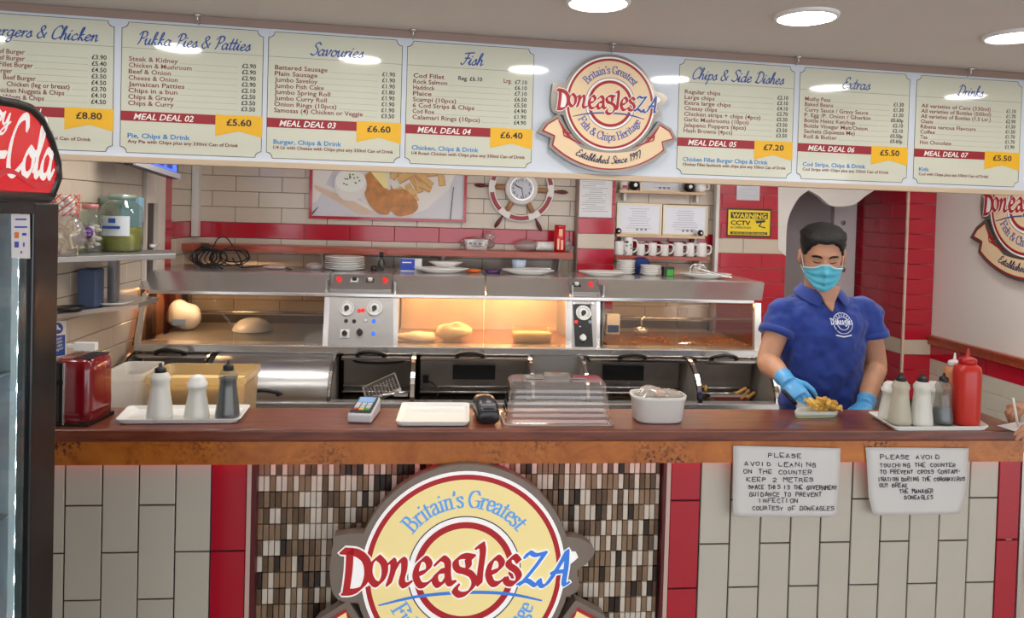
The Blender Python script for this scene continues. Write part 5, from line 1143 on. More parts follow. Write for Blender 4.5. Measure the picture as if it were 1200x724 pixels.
# ---------------------------------------------------------------- drinks fridge at the left edge, facing into the shop
FYAW = math.radians(87); n_ = V(math.sin(FYAW), -math.cos(FYAW), 0); e_ = V(-math.cos(FYAW), -math.sin(FYAW), 0)
F = P(66, 480, 1.78)-n_*.02; F.z = 0
fr = thing('drinks_fridge', 'tall black drinks fridge with red curved header and bright LED lit glass door', 'fridge', F, 0)
def fl(u, d, z): return F+e_*u+n_*d+V(0, 0, z)       # u from the far edge toward the customer, d outwards
def fbox(u0, u1, d0, d1, z0_, z1_, name, m, parent=None, bev=0):
    vs = [fl(u, d, z) for z in (z0_, z1_) for u, d in ((u0, d0), (u1, d0), (u1, d1), (u0, d1))]
    mb = MB(); mb.add(vs, [(0,3,2,1),(4,5,6,7),(0,1,5,4),(1,2,6,5),(2,3,7,6),(3,0,4,7)]); 
    bm_ = mb; return bm_.build(name, m, parent or fr, True, bev=bev)
zh = PP(60, 233, F, n_).z; Mfb = mat('fridge_black', (22, 23, 26), .28, coat=.3)
UW = .66
fbox(0, .02, -.6, -.01, .05, zh, 'side_wall', Mfb); fbox(UW-.02, UW, -.6, -.01, .05, zh, 'side_wall', Mfb)
fbox(.02, UW-.02, -.6, -.58, .05, zh, 'back_wall', mat('fridge_liner', (214, 220, 224), .35)); fbox(0, UW, -.6, 0, .02, .12, 'base', Mfb); fbox(0, UW, -.6, 0, zh-.02, zh+.01, 'top', Mfb)
yz = lambda px: (PP(px, 480, F, n_)-F).dot(e_)
ug = (PP(37, 480, F+n_*.02, n_)-F).dot(e_)
fbox(0, ug, -.01, .02, .12, zh-.01, 'door_frame_bar', Mfb, bev=.004); fbox(UW-ug, UW, -.01, .02, .12, zh-.01, 'door_frame_bar', Mfb); fbox(ug, UW-ug, -.01, .02, .12, .17, 'door_frame_bar', Mfb)
zgt = PP(30, 250, F, n_).z
fbox(ug, UW-ug, -.01, .02, zgt, zh-.01, 'door_frame_bar', Mfb)
fbox(ug, UW-ug, .006, .012, .17, zgt, 'door_glass', clear('door_glass', (230, 236, 238), strong=2.0))
ul = (PP(23, 480, F-n_*.035, n_)-F).dot(e_)
fbox(ul-.010, ul+.010, -.05, -.036, .17, zgt, 'led_strip', mat('led_strip_white', (210, 216, 214), .4, emit=.35, ecol=(225, 240, 240)))
fbox(.021, .024, -.57, -.02, .14, zh-.03, 'side_liner', mat('fridge_liner', (214, 220, 224), .35))
fbox(ug-.004, ug+.008, -.006, .005, .17, zgt, 'inner_frame', mat('grey_gasket', (130, 140, 138), .4))
z_ = PP(22, 284, F, n_).z; pitch_ = (PP(22, 463, F, n_).z-PP(22, 690, F, n_).z)/5; z_ = PP(22, 463, F, n_).z+4*pitch_
while z_ > .2:
    mb = MB(); mb.ball(fl(ul, -.034, z_), (.008, .011, .011), n=10, m=6); mb.build('led', mat('led_point', (240, 255, 255), .3, emit=150, ecol=(225, 245, 255)), fr, True); z_ -= pitch_
for i, z in enumerate((.45, .78, 1.10, 1.42)):
    fbox(.03, UW-.03, -.56, -.06, z-.006, z, 'shelf', M_steel2)
    mcan = [mat('can_red', (190, 24, 30), .25, .4), mat('can_orange', (220, 110, 30), .25, .4), mat('can_silver', (186, 190, 196), .25, .6), mat('can_green', (60, 140, 70), .25, .4)]
    for k in range(3):
        for j in range(1):
            q = fl(.10+k*.075, -.13-j*.09, z); mb = MB(); mb.lathe([(0, 0), (.024, 0), (.031, .008), (.031, .105), (.025, .118), (0, .116)], n=16, caps=False); o = mb.build('drink_can', mcan[(i+k) % 4]); o.location = q; tag(o, ['red', 'orange', 'silver', 'green'][(i+k) % 4]+' drink can on '+['the lowest', 'the second', 'the third', 'the top'][i]+' fridge shelf, '+['at the far end', 'in the middle', 'nearest the shop'][k], 'can', 'drink cans in the fridge')
# sticker on the glass
mb = MB(); 
def gq(px, py, d=.0145): return PP(px, py, F+n_*d, n_)
s1, s2 = gq(13, 250), gq(35.5, 302); mb.add([gq(13, 251), gq(35, 251), gq(35.5, 303), gq(13.5, 302)], [(3,2,1,0)]); st_ = mb.build('sticker', M_paper, fr, True)
for nm, c_, rects in (('print', (216, 120, 40), [(17, 272, 22, 279)]), ('print', (60, 80, 190), [(17, 283, 22, 290)]), ('print', (60, 60, 60), [(18, 256, 31, 258), (17, 265, 32, 267), (26, 273, 31, 276), (27, 284, 29, 289), (24, 294, 26, 297)])):
    mb = MB()
    for a, b, c, d in rects: mb.add([gq(a, b, .0152), gq(c, b, .0152), gq(c, d, .0152), gq(a, d, .0152)], [(3,2,1,0)])
    mb.build(nm, mat('sticker_print_%d' % c_[0], c_, .5), st_, True)
# header: rounded red panel with the script, black edge
DH = .045
def hq(px, py, d=DH): 
    q = PP(px, py, F+n_*d, n_)-F; return (q.dot(e_), q.z)
right = [hq(*p) for p in ((0, 118), (18, 121), (36, 127), (48, 139), (60, 164), (68, 190), (69, 208), (60, 231))]
uc = UW/2
top = [r for r in right[:7]]
ul_ = [(2*uc-a, b) for a, b in top]
zbm = hq(60, 231)[1]
mid = [(uc, right[0][1]+.015)]
out = [right[7]]+right[6::-1]+mid+ul_+[(2*uc-right[7][0], zbm)]
out = [tuple(p) for p in out]
def fpoly(poly, d0, d1, name, m, parent=fr):
    n = len(poly); vs = [fl(u, d0, z) for u, z in poly]+[fl(u, d1, z) for u, z in poly]; mb = MB()
    mb.add(vs, [tuple(range(n)), tuple(range(2*n-1, n-1, -1))]+[(i, (i+1) % n, (i+1) % n+n, i+n) for i in range(n)]); return mb.build(name, m, parent, True)
cz = (zbm+right[0][1])/2
fpoly(out, -.25, DH-.004, 'header_housing', Mfb)
inn = [(uc+(u-uc)*.975, cz+(z-cz)*.93) for u, z in out]
hp = fpoly(inn, DH-.02, DH, 'header_panel', mat('header_red', (214, 18, 34), .2, coat=.4, emit=.25, ecol=(214, 14, 30)))
MH = Matrix(((-e_.x, n_.x*-1, 0, 0), (-e_.y, n_.y*-1, 0, 0), (0, 0, 1, 0), (0, 0, 0, 1)))   # local x = reading direction, y into the fridge
o0 = F+n_*(DH+.001)
def HM(px, py): u, z = hq(px, py); return Matrix.Translation(o0+e_*u+V(0, 0, z)) @ MH
mb = MB(); hC = .125
script(mb, 'Coca-Cola', hC, 0, HM(60, 208), 'RIGHT', wt=.062, fit=.365, nibang=1.0, nibz=.35)
script(mb, 'Enjoy', .05, 0, HM(10, 146), 'RIGHT', wt=.06, fit=.12)
mb.build('script_lettering', mat('header_white', (240, 238, 236), .3, emit=.25), hp, True)
mb = MB(); rim_ = [fl(u, DH-.004, z) for u, z in out]+[fl(out[0][0], DH-.004, out[0][1])]; mb.tube(rim_, .011, n=8); mb.build('header_rim', Mfb, fr, True)
mb = MB(); sw = crom([hq(*p) for p in ((-60, 190), (-20, 212), (10, 200), (40, 217), (62, 212))], 8)
for i in range(len(sw)-1): nib(mb, sw[i:i+2], .006, .004, .3, 0, lambda a, b, d: fl(a, DH+.0008-d*10, b))
mb.build('ribbon_wave', mat('wave_red', (235, 60, 70), .3), hp, True)

# ---------------------------------------------------------------- shelf rack at the left, above the prep area
zsU = PH(60, 300, 1.0); A = P(60, 303, 3.27); A = V(XL+.01, 3.06, A.z); B_ = P(206, 303, 3.49); zU = (A.z+B_.z)/2
rack = thing('steel_shelf_rack', 'stainless steel two tier shelf at the left wall holding big jars', 'shelf', ((A.x+B_.x)/2, 3.5, zU))
def slab(pts, z0_, z1_, name, m, parent): mb = MB(); n = len(pts); mb.add([(x, y, z0_) for x, y in pts]+[(x, y, z1_) for x, y in pts], [tuple(range(n-1, -1, -1)), tuple(range(n, 2*n))]+[(i, (i+1) % n, (i+1) % n+n, i+n) for i in range(n)]); return mb.build(name, m, parent, True, bev=.002)
slab([(A.x, A.y), (B_.x, B_.y), (B_.x-.12, B_.y+.30), (A.x, A.y+.56)], zU-.004, zU+.020, 'upper_shelf', M_steel2, rack)
pA = P(60, 372, 3.16); pB = P(162, 358, 3.57); zLw = (pA.z+pB.z)/2
slab([(XL+.01, 3.14), (pB.x, pB.y), (pB.x, pB.y+.25), (XL+.01, 3.9)], zLw-.012, zLw+.010, 'lower_shelf', M_steel, rack)
q = P(133, 330, 3.52); mb = MB(); mb.box((q.x-.018, 3.50, zLw), (q.x+.018, 3.54, zU)); mb.build('post', M_steel2, rack, True)
def at_z(px, py, z): return PH(px, py, z)
jz = zU+.021
# bag of wooden forks
jb = P(76, 296, 3.17); t = thing('fork_bag', 'clear bag of pale wooden chip forks gathered under red netting, left on the steel shelf', 'bag', (max(jb.x, XL+.08), 3.17, jz))
rn = random.Random(8)
mb = MB()
for i in range(46): mb.cbox((0, 0, 0), (.055, .008, .002), M=Matrix.Translation((rn.uniform(-.045, .045), rn.uniform(-.04, .03), rn.uniform(.012, .13))) @ Euler((rn.uniform(0, 3), rn.uniform(-1.2, 1.2), rn.uniform(0, 3))).to_matrix().to_4x4())
o = mb.build('forks', mat('fork_wood', (224, 212, 178), .6), t); o['kind'] = 'stuff'
mb = MB(); bag_mesh(mb, (0, 0, .085), (.075, .055, .085), 31, amp=.15); mb.build('bag', M_film, t)
mb = MB(); 
for i in range(14):
    a = rn.uniform(0, 6.3); mb.ball((.035*math.cos(a)*rn.uniform(.3, 1), .03*math.sin(a), rn.uniform(.17, .235)), (.018, .016, .012), n=8, m=5)
mb.build('tubs', mat('mini_white', (226, 222, 216), .4), t)
mb = MB()
for i in range(9):
    a = i*.7; mb.tube(crom([(.05*math.cos(a+k*.5), .045*math.sin(a+k*.5), .16+.022*k) for k in range(5)], 4), .0022, n=5)
mb.build('red_net', mat('red_net', (206, 60, 50), .5), t)
def jar(px, pyt, pyb, wpx, Y, label, name, parts_):
    q = P(px, pyb, Y); s = rsc(Y, px); r = wpx*s/2; h = (pyb-pyt)*s; t = thing(name, label, 'jar', (q.x, Y, jz))
    mb = MB(); mb.lathe([(0, 0), (r*.93, 0), (r, .01), (r, h*.66), (r*.93, h*.78), (r*.6, h*.88), (r*.58, h*.92)], n=36, caps=False); mb.build('glass_body', clear('jar_glass', (226, 234, 228), strong=2.2, milky=.06), t)
    return t, r, h
t, r, h = jar(105, 240, 297, 27, 3.42, 'clear plastic jar with purple label and red lid, middle of the steel shelf', 'sweet_jar', None)
mb = MB(); mb.lathe([(0, h*.9), (r*.66, h*.9), (r*.66, h), (0, h)], n=28, caps=False); mb.build('lid', mat('dusty_lid', (190, 120, 116), .4), t)
mb = MB()
for i in range(26): a = rn.uniform(0, 6.3); d = rn.uniform(0, r*.75); mb.ball((d*math.cos(a), d*math.sin(a), rn.uniform(.012, h*.6)), (.016, .012, .009), n=7, m=5)
o = mb.build('contents', mat('sachet_white', (226, 206, 200), .5), t); o['kind'] = 'stuff'
mb = MB(); mb.lathe([(.026, 0), (.026, .002), (0, .002)], n=20, M=Matrix.Translation((.012, -r-.003, h*.42)) @ Matrix.Rotation(PI/2, 4, 'X'), caps=False); lb_ = mb.build('label', mat('purple_label', (100, 40, 140), .4), t)
mb = MB(); bold_text(mb, 'SUPER', .012, 0, Matrix.Translation((.012, -r-.0062, h*.43)), 'CENTER', .02); bold_text(mb, 'VALUE', .012, 0, Matrix.Translation((.012, -r-.0062, h*.36)), 'CENTER', .02); mb.build('label_lettering', M_white, lb_)
t, r, h = jar(142, 230, 297, 46, 3.56, 'largest glass jar with yellow green pickles, right end of the steel shelf', 'pickle_jar', None)
mb = MB(); mb.lathe([(0, .006), (r*.9, .006), (r*.96, .015), (r*.96, h*.42), (0, h*.42)], n=36, caps=False); mb.build('contents', mat('pickle_green', (150, 142, 30), .25, noise_amt=.5, nscale=30), t)
mb = MB(); mb.lathe([(0, h*.9), (r*.62, h*.9), (r*.64, h*.99), (0, h)], n=32, caps=False); mb.build('lid', mat('jar_lid_green', (150, 170, 160), .3, .4), t)
mb = MB()
vs = []; 
for i in range(13):
    a = -PI/2-.75+1.5*i/12; vs += [(r*1.01*math.cos(a), r*1.01*math.sin(a), h*.28), (r*1.01*math.cos(a), r*1.01*math.sin(a), h*.62)]
mb.add(vs, [(2*i, 2*i+2, 2*i+3, 2*i+1) for i in range(12)]); lb_ = mb.build('label', mat('label_pale', (206, 214, 220), .4), t)
mb = MB(); mb.box((-.045, -r*1.03, h*.40), (.03, -r*1.02, h*.45)); mb.box((-.02, -r*1.03, h*.50), (.01, -r*1.02, h*.58)); mb.build('label_print', M_blue, lb_)
simple('storage_box', 'pale blue box standing behind the pickle jar on the steel shelf', 'box', 153, 3.72, [('box', bx_(.09, .06, .24), mat('pale_blue_box', (130, 176, 196), .5))], z=zU+.028)
simple('lidded_tin', 'glass jar with silver green lid behind the pickle jar', 'jar', 128, 3.68, [('jar', lambda mb: mb.lathe([(0, 0), (.05, 0), (.05, .2), (0, .2)], n=24, caps=False), clear('jar_glass', (226, 234, 228), strong=2.2, milky=.06)), ('lid', lambda mb: mb.lathe([(.04, .2), (.052, .2), (.05, .235), (0, .24)], n=24, caps=False), mat('jar_lid_green', (150, 170, 160), .3, .4))], z=zU+.028)
q = P(106, 360, 3.42); s = rsc(3.42, 106)
t = thing('dispenser', 'grey blue upright dispenser on the lower steel shelf', 'dispenser', (q.x, 3.42, zLw+.012)); mb = MB(); mb.box((-11*s, -.04, 0), (11*s, .04, 45*s)); mb.build('case', mat('slate_blue', (66, 84, 116), .4), t, bev=.008)
q = P(132, 358, 3.5); t = thing('plate', 'flat white plate lying on the lower steel shelf', 'plate', (q.x, 3.5, zLw+.012)); mb = MB(); mb.lathe([(0, 0), (.05, 0), (.085, .014), (.08, .015), (0, .006)], n=32, caps=False); mb.build('dish', M_mug, t)
q = P(68, 366, 3.25); t = thing('dish', 'dark shallow dish on the lower steel shelf beside the fridge', 'dish', (max(q.x, XL+.07), 3.25, zLw+.012)); mb = MB(); mb.lathe([(0, 0), (.04, 0), (.06, .022), (.055, .022), (0, .01)], n=24, caps=False); mb.build('dish', M_black, t)
# hygiene sign on the left wall
def WQ(px, py, d=.008): return PX(px, py, XL+d)
c0 = WQ(67, 396); sg = thing('hygiene_sign', 'small blue and white hand washing sign on the left wall tiles', 'sign', c0)
def wq(name, pts, d, m, parent=sg): mb = MB(); mb.add([WQ(*p, d) for p in pts], [tuple(range(len(pts)-1, -1, -1))]); return mb.build(name, m, parent, True)
wq('sheet', [(58, 377), (77.5, 375.5), (77.5, 417), (58, 419.5)], .012, M_paper); wq('blue_field', [(59, 394), (76.5, 392), (76.5, 416), (59, 418.3)], .0135, mat('sign_field_blue', (26, 70, 150), .4))
wq('blue_disc', [(68+6*math.cos(k*PI/8), 384.6-6.6*math.sin(k*PI/8)) for k in range(16)], .0135, mat('sign_field_blue', (26, 70, 150), .4))
wq('hand_mark', [(64.5, 387), (68, 386), (71.5, 387), (70.5, 384), (68.5, 383.5), (68, 380.5), (66.6, 380.8), (66.5, 384)], .0145, M_white)
mb = MB()
Mw = Matrix.Translation(WQ(67.5, 400, .015)) @ Matrix.Rotation(PI/2, 4, 'Z')
hh = (WQ(67, 400)-WQ(67, 416)).length
for i, s in enumerate(('Wash your', 'hands before', 'and after', 'handling food')): bold_text(mb, s, hh*.26, 0, Mw @ Matrix.Translation((0, -.0005, hh*.1-i*hh*.26)), 'CENTER', .02, fit=(WQ(76, 400)-WQ(60, 400)).length*(.62+.06*i))
mb.build('lettering', M_white, sg, True)
# hanging monitor at upper left
t = thing('monitor', 'wall monitor with lit blue screen hanging at upper left under the menu board', 'monitor', P(184, 195, 4.0))
c = [P(156, 193, 3.55), P(209, 210, 4.15), P(209, 150, 4.15), P(156, 125, 3.55)]
nn = (c[1]-c[0]).cross(c[3]-c[0]).normalized()
if nn.dot(CAMLOC-c[0]) < 0: nn = -nn
mb = MB(); mb.add([p for p in c]+[p-nn*.04 for p in c], [(0,1,2,3),(7,6,5,4),(0,4,5,1),(1,5,6,2),(2,6,7,3),(3,7,4,0)]); mb.build('case', M_black, t, True)
mb = MB(); q = (c[1]+c[2])/2-nn*.04; mb.tube([q, V(XL+.01, q.y+.05, q.z)], .02); mb.tube([(c[0]+c[2])/2-nn*.04, (c[0]+c[2])/2*1+V(0, .1, 0)-nn*.04, V(XL+.0, ((c[0]+c[2])/2).y+.15, ((c[0]+c[2])/2).z)], .02); mb.build('wall_bracket', M_black, t, True)
def bl(u, v, d): return c[0].lerp(c[1], u).lerp(c[3].lerp(c[2], u), v)+nn*d
mb = MB(); mb.add([bl(0, 0, .012), bl(1, 0, .012), bl(1, .10, .012), bl(0, .10, .012), bl(0, 0, 0), bl(1, 0, 0), bl(1, .1, 0), bl(0, .1, 0)], [(0,1,2,3),(4,5,1,0),(2,6,7,3),(0,3,7,4),(1,5,6,2)]); mb.build('lower_bezel', mat('bezel_grey', (190, 190, 200), .35), t, True)
mb = MB(); mb.add([bl(.04, .12, .002), bl(.95, .12, .002), bl(.95, .95, .002), bl(.04, .95, .002)], [(0,1,2,3)]); mb.build('screen', mat('blue_screen', (60, 90, 220), .3, emit=1.4, ecol=(60, 96, 235)), t, True)
mb = MB(); 
for i in range(4): mb.add([bl(.1+.2*i, .15, .003), bl(.24+.2*i, .15, .003), bl(.24+.2*i, .3, .003), bl(.1+.2*i, .3, .003)], [(0,1,2,3)])
mb.build('screen_tiles', mat('screen_dark', (40, 60, 150), .3, emit=.5), t, True)
# ---------------------------------------------------------------- things on the counter
ZT = ZC+.001
def cp(px, py): return PH(px, py, ZT)
def sc_at(q): return (q-CAMLOC).dot(CAMR @ V(0, 0, -1))/FPX
def tray(pts, h, label, name='serving_tray', m=M_white, cat='tray'):
    """pts: four pixel corners on the counter, front-left, front-right, back-right, back-left"""
    c = [cp(*p) for p in pts]; ctr_ = sum(c, V(0, 0, 0))/4; t = thing(name, label, cat, (ctr_.x, ctr_.y, ZT)); 
    def off(k, z): return [(p-ctr_)*k+V(0, 0, z) for p in c]
    def rr(pl, r=.18):
        out = []
        for i in range(4):
            p, a, b = pl[i], pl[i-1], pl[(i+1) % 4]; da, db = (a-p).normalized()*.014, (b-p).normalized()*.014
            out += [p+da, p+(da+db)*.3, p+db]
        return out
    R = [rr(off(k, z)) for k, z in ((.91, 0), (.94, .002), (.985, h), (1, h+.001), (1, h+.004), (.975, h+.004), (.88, .006), (.84, .005))]
    mb = MB(); mb.loft(R, caps=True, smooth=False); mb.build('tray', m, t, bev=.0008); return t, ctr_
tray([(134, 497.5), (281, 496.5), (294, 479), (150, 480.5)], .012, 'white plastic tray with two vinegar bottles and a salt shaker at the left')
tray([(463, 500), (550, 500), (550, 477), (471, 476.5)], .013, 'empty white rectangular tray in the middle of the counter')
tray([(1047, 505.5), (1160, 505), (1135, 488), (1016, 487)], .012, 'white plastic tray crowded with sauce bottles at the right')
def bottle(px, pyb, pyt, wpx, label, kind_, body, liquid=None, lvl=.8, zt=None, cat='bottle', name='vinegar_bottle'):
    z = zt if zt else ZT+.007; q = PH(px, pyb, z); s = sc_at(q); r = wpx*s/2; h = (pyb-pyt)*s; t = thing(name, label, cat, (q.x, q.y, z))
    if kind_ == 'vinegar':     # waisted bottle with nozzle cap
        prof = [(0, 0), (r*.92, 0), (r, .006), (r*.98, h*.10), (r*.86, h*.30), (r*.70, h*.56), (r*.68, h*.66), (r*.76, h*.70), (r*.74, h*.76), (r*.5, h*.84)]
        mb = MB(); mb.lathe(prof, n=30, caps=False); mb.build('bottle', body, t)
        if liquid:
            mb = MB(); k = .93; pr = [(a*k, max(b, .004)) for a, b in prof if b <= h*lvl]; pr.append((0, pr[-1][1])); mb.lathe(pr, n=30, caps=False); mb.build('liquid', liquid, t)
        mb = MB(); mb.lathe([(0, h*.82), (r*.42, h*.82), (r*.42, h*.90), (r*.34, h*.915), (r*.16, h*.93), (r*.12, h*.985), (r*.05, h), (0, h)], n=20, caps=False); mb.build('cap', M_black, t)
    elif kind_ == 'shaker':
        prof = [(0, 0), (r*.95, 0), (r, .008), (r*.94, h*.16), (r*.76, h*.45), (r*.66, h*.62), (r*.70, h*.70), (r*.76, h*.74)]
        mb = MB(); mb.lathe(prof, n=30, caps=False); mb.build('body', body, t)
        mb = MB(); mb.lathe([(r*.78, h*.74), (r*.78, h*.82), (r*.66, h*.84), (r*.60, h*.93), (r*.36, h*.985), (0, h)], n=30, caps=False); mb.build('cap', M_white, t)
    elif kind_ == 'squeeze':
        mb = MB(); mb.lathe([(0, 0), (r*.96, 0), (r, .006), (r, h*.70), (r*.92, h*.76), (r*.6, h*.80)], n=30, caps=False); mb.build('bottle', body, t)
        mb = MB(); mb.lathe([(0, h*.79), (r*.64, h*.79), (r*.64, h*.86), (r*.5, h*.88), (r*.16, h*.90), (r*.08, h*1.0), (0, h)], n=24, caps=False); mb.build('nozzle_cap', liquid or body, t)
    return t
Mtrb = clear('bottle_frosted', (230, 226, 208), strong=1.0, rough=.25, milky=.8); Mcl = clear('bottle_clear', (226, 226, 220), strong=1.6, rough=.12, milky=.15)
Mliq = mat('pale_vinegar', (206, 206, 196), .3); Mdk = mat('dark_vinegar', (52, 62, 76), .25); Mfr = mat('frosted_white', (214, 214, 206), .3, sss=.1)
bottle(187, 490.5, 425, 30, 'pale frosted vinegar bottle with black nozzle, leftmost on the left tray', 'vinegar', Mfr)
bottle(230.5, 489.5, 438.5, 29, 'short white salt shaker between two bottles on the left tray', 'shaker', Mfr, name='salt_shaker', cat='shaker')
bottle(266.5, 489.5, 421.5, 28.5, 'dark brown blue vinegar bottle with black nozzle, right on the left tray', 'vinegar', Mcl, Mdk, .70)
bottle(1042, 491, 446, 25, 'short white salt shaker at the left end of the right tray', 'shaker', Mfr, name='salt_shaker', cat='shaker')
bottle(1054, 496.5, 436, 26, 'clear bottle with greyish dregs and black nozzle, second on the right tray', 'vinegar', Mtrb, mat('dregs', (120, 116, 100), .4), .12)
bottle(1093, 490, 446, 24, 'short white salt shaker behind the bottles on the right tray', 'shaker', Mfr, name='salt_shaker', cat='shaker')
bottle(1079, 498, 436.5, 26, 'white frosted vinegar bottle with black nozzle, third on the right tray', 'vinegar', Mfr)
bottle(1104, 496, 436.5, 24, 'half full blue grey vinegar bottle beside the red sauce bottle', 'vinegar', Mcl, mat('grey_vinegar', (84, 98, 114), .3), .50)
bottle(1116, 490, 413, 22, 'orange sauce squeeze bottle with white cap behind the red one', 'squeeze', mat('orange_sauce', (206, 142, 92), .35), M_white, name='sauce_bottle')
bottle(1131, 496.5, 408, 30, 'tall red sauce squeeze bottle with red nozzle on the right tray', 'squeeze', mat('sauce_red', (196, 46, 36), .3, sss=.1), mat('sauce_red2', (180, 24, 30), .35), name='sauce_bottle')

# card machine
q = cp(426, 490); cmx = thing('card_machine', 'grey and white card payment machine with keypad on the counter', 'card machine', (q.x, q.y, ZT), math.radians(-8))
def wedge(mb, w0, w1, d, h0, h1, z0_=0, y0=0, mi=0):
    mb.add([(-w0/2, y0, z0_), (w0/2, y0, z0_), (w1/2, y0+d, z0_), (-w1/2, y0+d, z0_), (-w0/2, y0, z0_+h0), (w0/2, y0, z0_+h0), (w1/2, y0+d, z0_+h1), (-w1/2, y0+d, z0_+h1)], [(3,2,1,0),(4,5,6,7),(0,1,5,4),(1,2,6,5),(2,3,7,6),(3,0,4,7)], mi)
mb = MB(); wedge(mb, .082, .075, .15, .030, .052, y0=-.06); mb.build('body', mat('reader_grey', (196, 196, 198), .35), cmx, bev=.008, seg=3)
mb = MB(); wedge(mb, .070, .066, .125, .001, .020, .0335, -.052); mb.build('face', mat('reader_dark', (52, 54, 60), .3), cmx)
sl = (.052-.030)/.15
mb = MB(); 
def onface(x0, y0, x1, y1, lift=.004): zf = lambda y: .0345+(y+.052)*.152+.0005; return [(x0, y0, zf(y0)), (x1, y0, zf(y0)), (x1, y1, zf(y1)), (x0, y1, zf(y1)), (x0, y0, zf(y0)+lift), (x1, y0, zf(y0)+lift), (x1, y1, zf(y1)+lift), (x0, y1, zf(y1)+lift)]
FB = [(4,5,6,7),(0,1,5,4),(1,2,6,5),(2,3,7,6),(3,0,4,7)]
mb = MB(); mb.add(onface(-.027, .026, .027, .066, .002), FB); mb.build('screen', mat('reader_screen', (120, 150, 190), .2, emit=.4), cmx)
kc = [mat('key_light', (200, 204, 208), .4), mat('key_red', (200, 50, 40), .4), mat('key_yellow', (220, 190, 50), .4), mat('key_green', (60, 170, 80), .4), mat('key_blue', (60, 140, 210), .4)]
for r_ in range(4):
    for k in range(3):
        mb = MB(); mb.add(onface(-.027+k*.019, .008-r_*.015, -.027+k*.019+.015, .008-r_*.015+.010, .003), FB); mb.build('key', kc[0] if r_ < 3 else kc[1+k], cmx)
q = cp(570, 492); cd = thing('receipt_printer', 'black rounded payment dock with paper slot, right of the white tray', 'card machine', (q.x, q.y, ZT), math.radians(6))
s = sc_at(q)
mb = MB(); rg_ = []
for y, z0_, z1_, w_ in ((-.05, 0, .035, .030), (-.045, 0, .05, .036), (-.01, 0, .068, .038), (.04, 0, .075, .038), (.08, 0, .07, .036), (.09, 0, .05, .032)):
    rg_.append([(w_*math.copysign(abs(math.cos(a))**.6, math.cos(a)), y, (z0_+z1_)/2+(z1_-z0_)/2*math.copysign(abs(math.sin(a))**.6, math.sin(a))) for a in [2*PI*k/20 for k in range(20)]])
mb.loft(rg_); mb.build('body', mat('dock_black', (34, 34, 38), .3), cd)
mb = MB(); wedge(mb, .05, .05, .05, .001, .001, .058, -.042); mb.add([(-.024, -.047, .045), (.024, -.047, .045), (.024, -.03, .064), (-.024, -.03, .064)], [(0,1,2,3)]); mb.build('front_flap', mat('dock_grey', (120, 120, 126), .35), cd)
# clear plastic cover
q0, q1, q2, q3 = cp(593, 499.5), cp(717, 499.5), cp(720, 486.5), cp(597, 486.5); cc = (q0+q1)/2
s = sc_at(cc); wq_ = (q1-q0).length/2*1.04; hz = 50*s; dd = .17
cv = thing('cake_cover', 'clear ridged plastic food cover on the middle of the counter', 'cover', (cc.x, cc.y+dd/2, ZT))
def rrect(w_, d_, z, r=.02, n=5):
    out = []
    for sx, sy, a0 in ((1, 1, 0), (-1, 1, PI/2), (-1, -1, PI), (1, -1, 1.5*PI)):
        for k in range(n): a = a0+PI/2*k/(n-1); out.append((sx*(w_-r)+r*math.cos(a), sy*(d_-r)+r*math.sin(a), z))
    return out
Mcv = clear('cover_plastic', (244, 240, 238), strong=3.2, rough=.08, milky=.12)
pr = [(1, 1, 0, .02), (1, 1, .008, .02), (.975, .95, .010, .02)]
for k in range(1, 13):
    z = .010+k*(hz-.025)/12; tp = .975-.09*k/12; pr.append((tp-(.008 if k % 2 else 0), (.95-.16*k/12)-(.01 if k % 2 else 0), z, .02))
pr += [(.865, .74, hz-.006, .02), (.83, .68, hz, .02)]
mb = MB(); mb.loft([rrect(wq_*a, dd/2*b, z, r) for a, b, z, r in pr], caps=False, smooth=False); top_ = rrect(wq_*.83, dd/2*.68, hz); mb.add(top_, [tuple(range(len(top_)))]); mb.build('cover', Mcv, cv)
mb = MB(); mb.tube([(p[0], p[1], .004) for p in rrect(wq_*1.0, dd/2, 0)+rrect(wq_, dd/2, 0)[:1]], .004, n=6); mb.build('rim', clear('cover_rim', (226, 222, 220), strong=3, milky=.4), cv)
mb = MB(); mb.loft([rrect(wq_*.24, .03, hz+z, .01) for z in (0, .014)], smooth=False); mb.build('grip', clear('cover_rim', (226, 222, 220), strong=3, milky=.4), cv)
for sx in (-.42, .38):
    mb = MB(); mb.box((sx*wq_-.03, -.02, hz+.001), (sx*wq_+.03, .02, hz+.006)); mb.build('vent', clear('cover_rim', (226, 222, 220), strong=3, milky=.4), cv)
# round white tub
q = cp(775, 496); s = sc_at(q); r = 32*s; tb = thing('plastic_bowl', 'white rounded square plastic bowl with crumpled bag inside', 'bowl', (q.x, q.y+r*.55, ZT))
mb = MB(); hz2 = 31*s; mb.lathe([(0, 0), (.84*r, 0), (.9*r, .006), (.96*r, hz2*.8), (1.0*r, hz2*.86), (1.02*r, hz2), (.97*r, hz2), (.93*r, hz2*.84), (.86*r, .01), (0, .008)], n=48, sy=.72, sq=3.2, caps=False); mb.build('bowl', mat('milky_plastic', (214, 212, 208), .3, sss=.1), tb)
mb = MB(); bag_mesh(mb, (0, 0, hz2*.8), (r*.78, r*.5, .035), 41, n=28, m=16, amp=.6, fr=20); mb.build('crumpled_bag', clear('crumple', (224, 220, 214), strong=2.5, milky=.55), tb)
mb = MB(); bag_mesh(mb, (.01, -.01, hz2*.9), (r*.3, r*.2, .022), 44, amp=.4); mb.build('rusks', mat('pinkish_bread', (206, 170, 156), .7), tb)
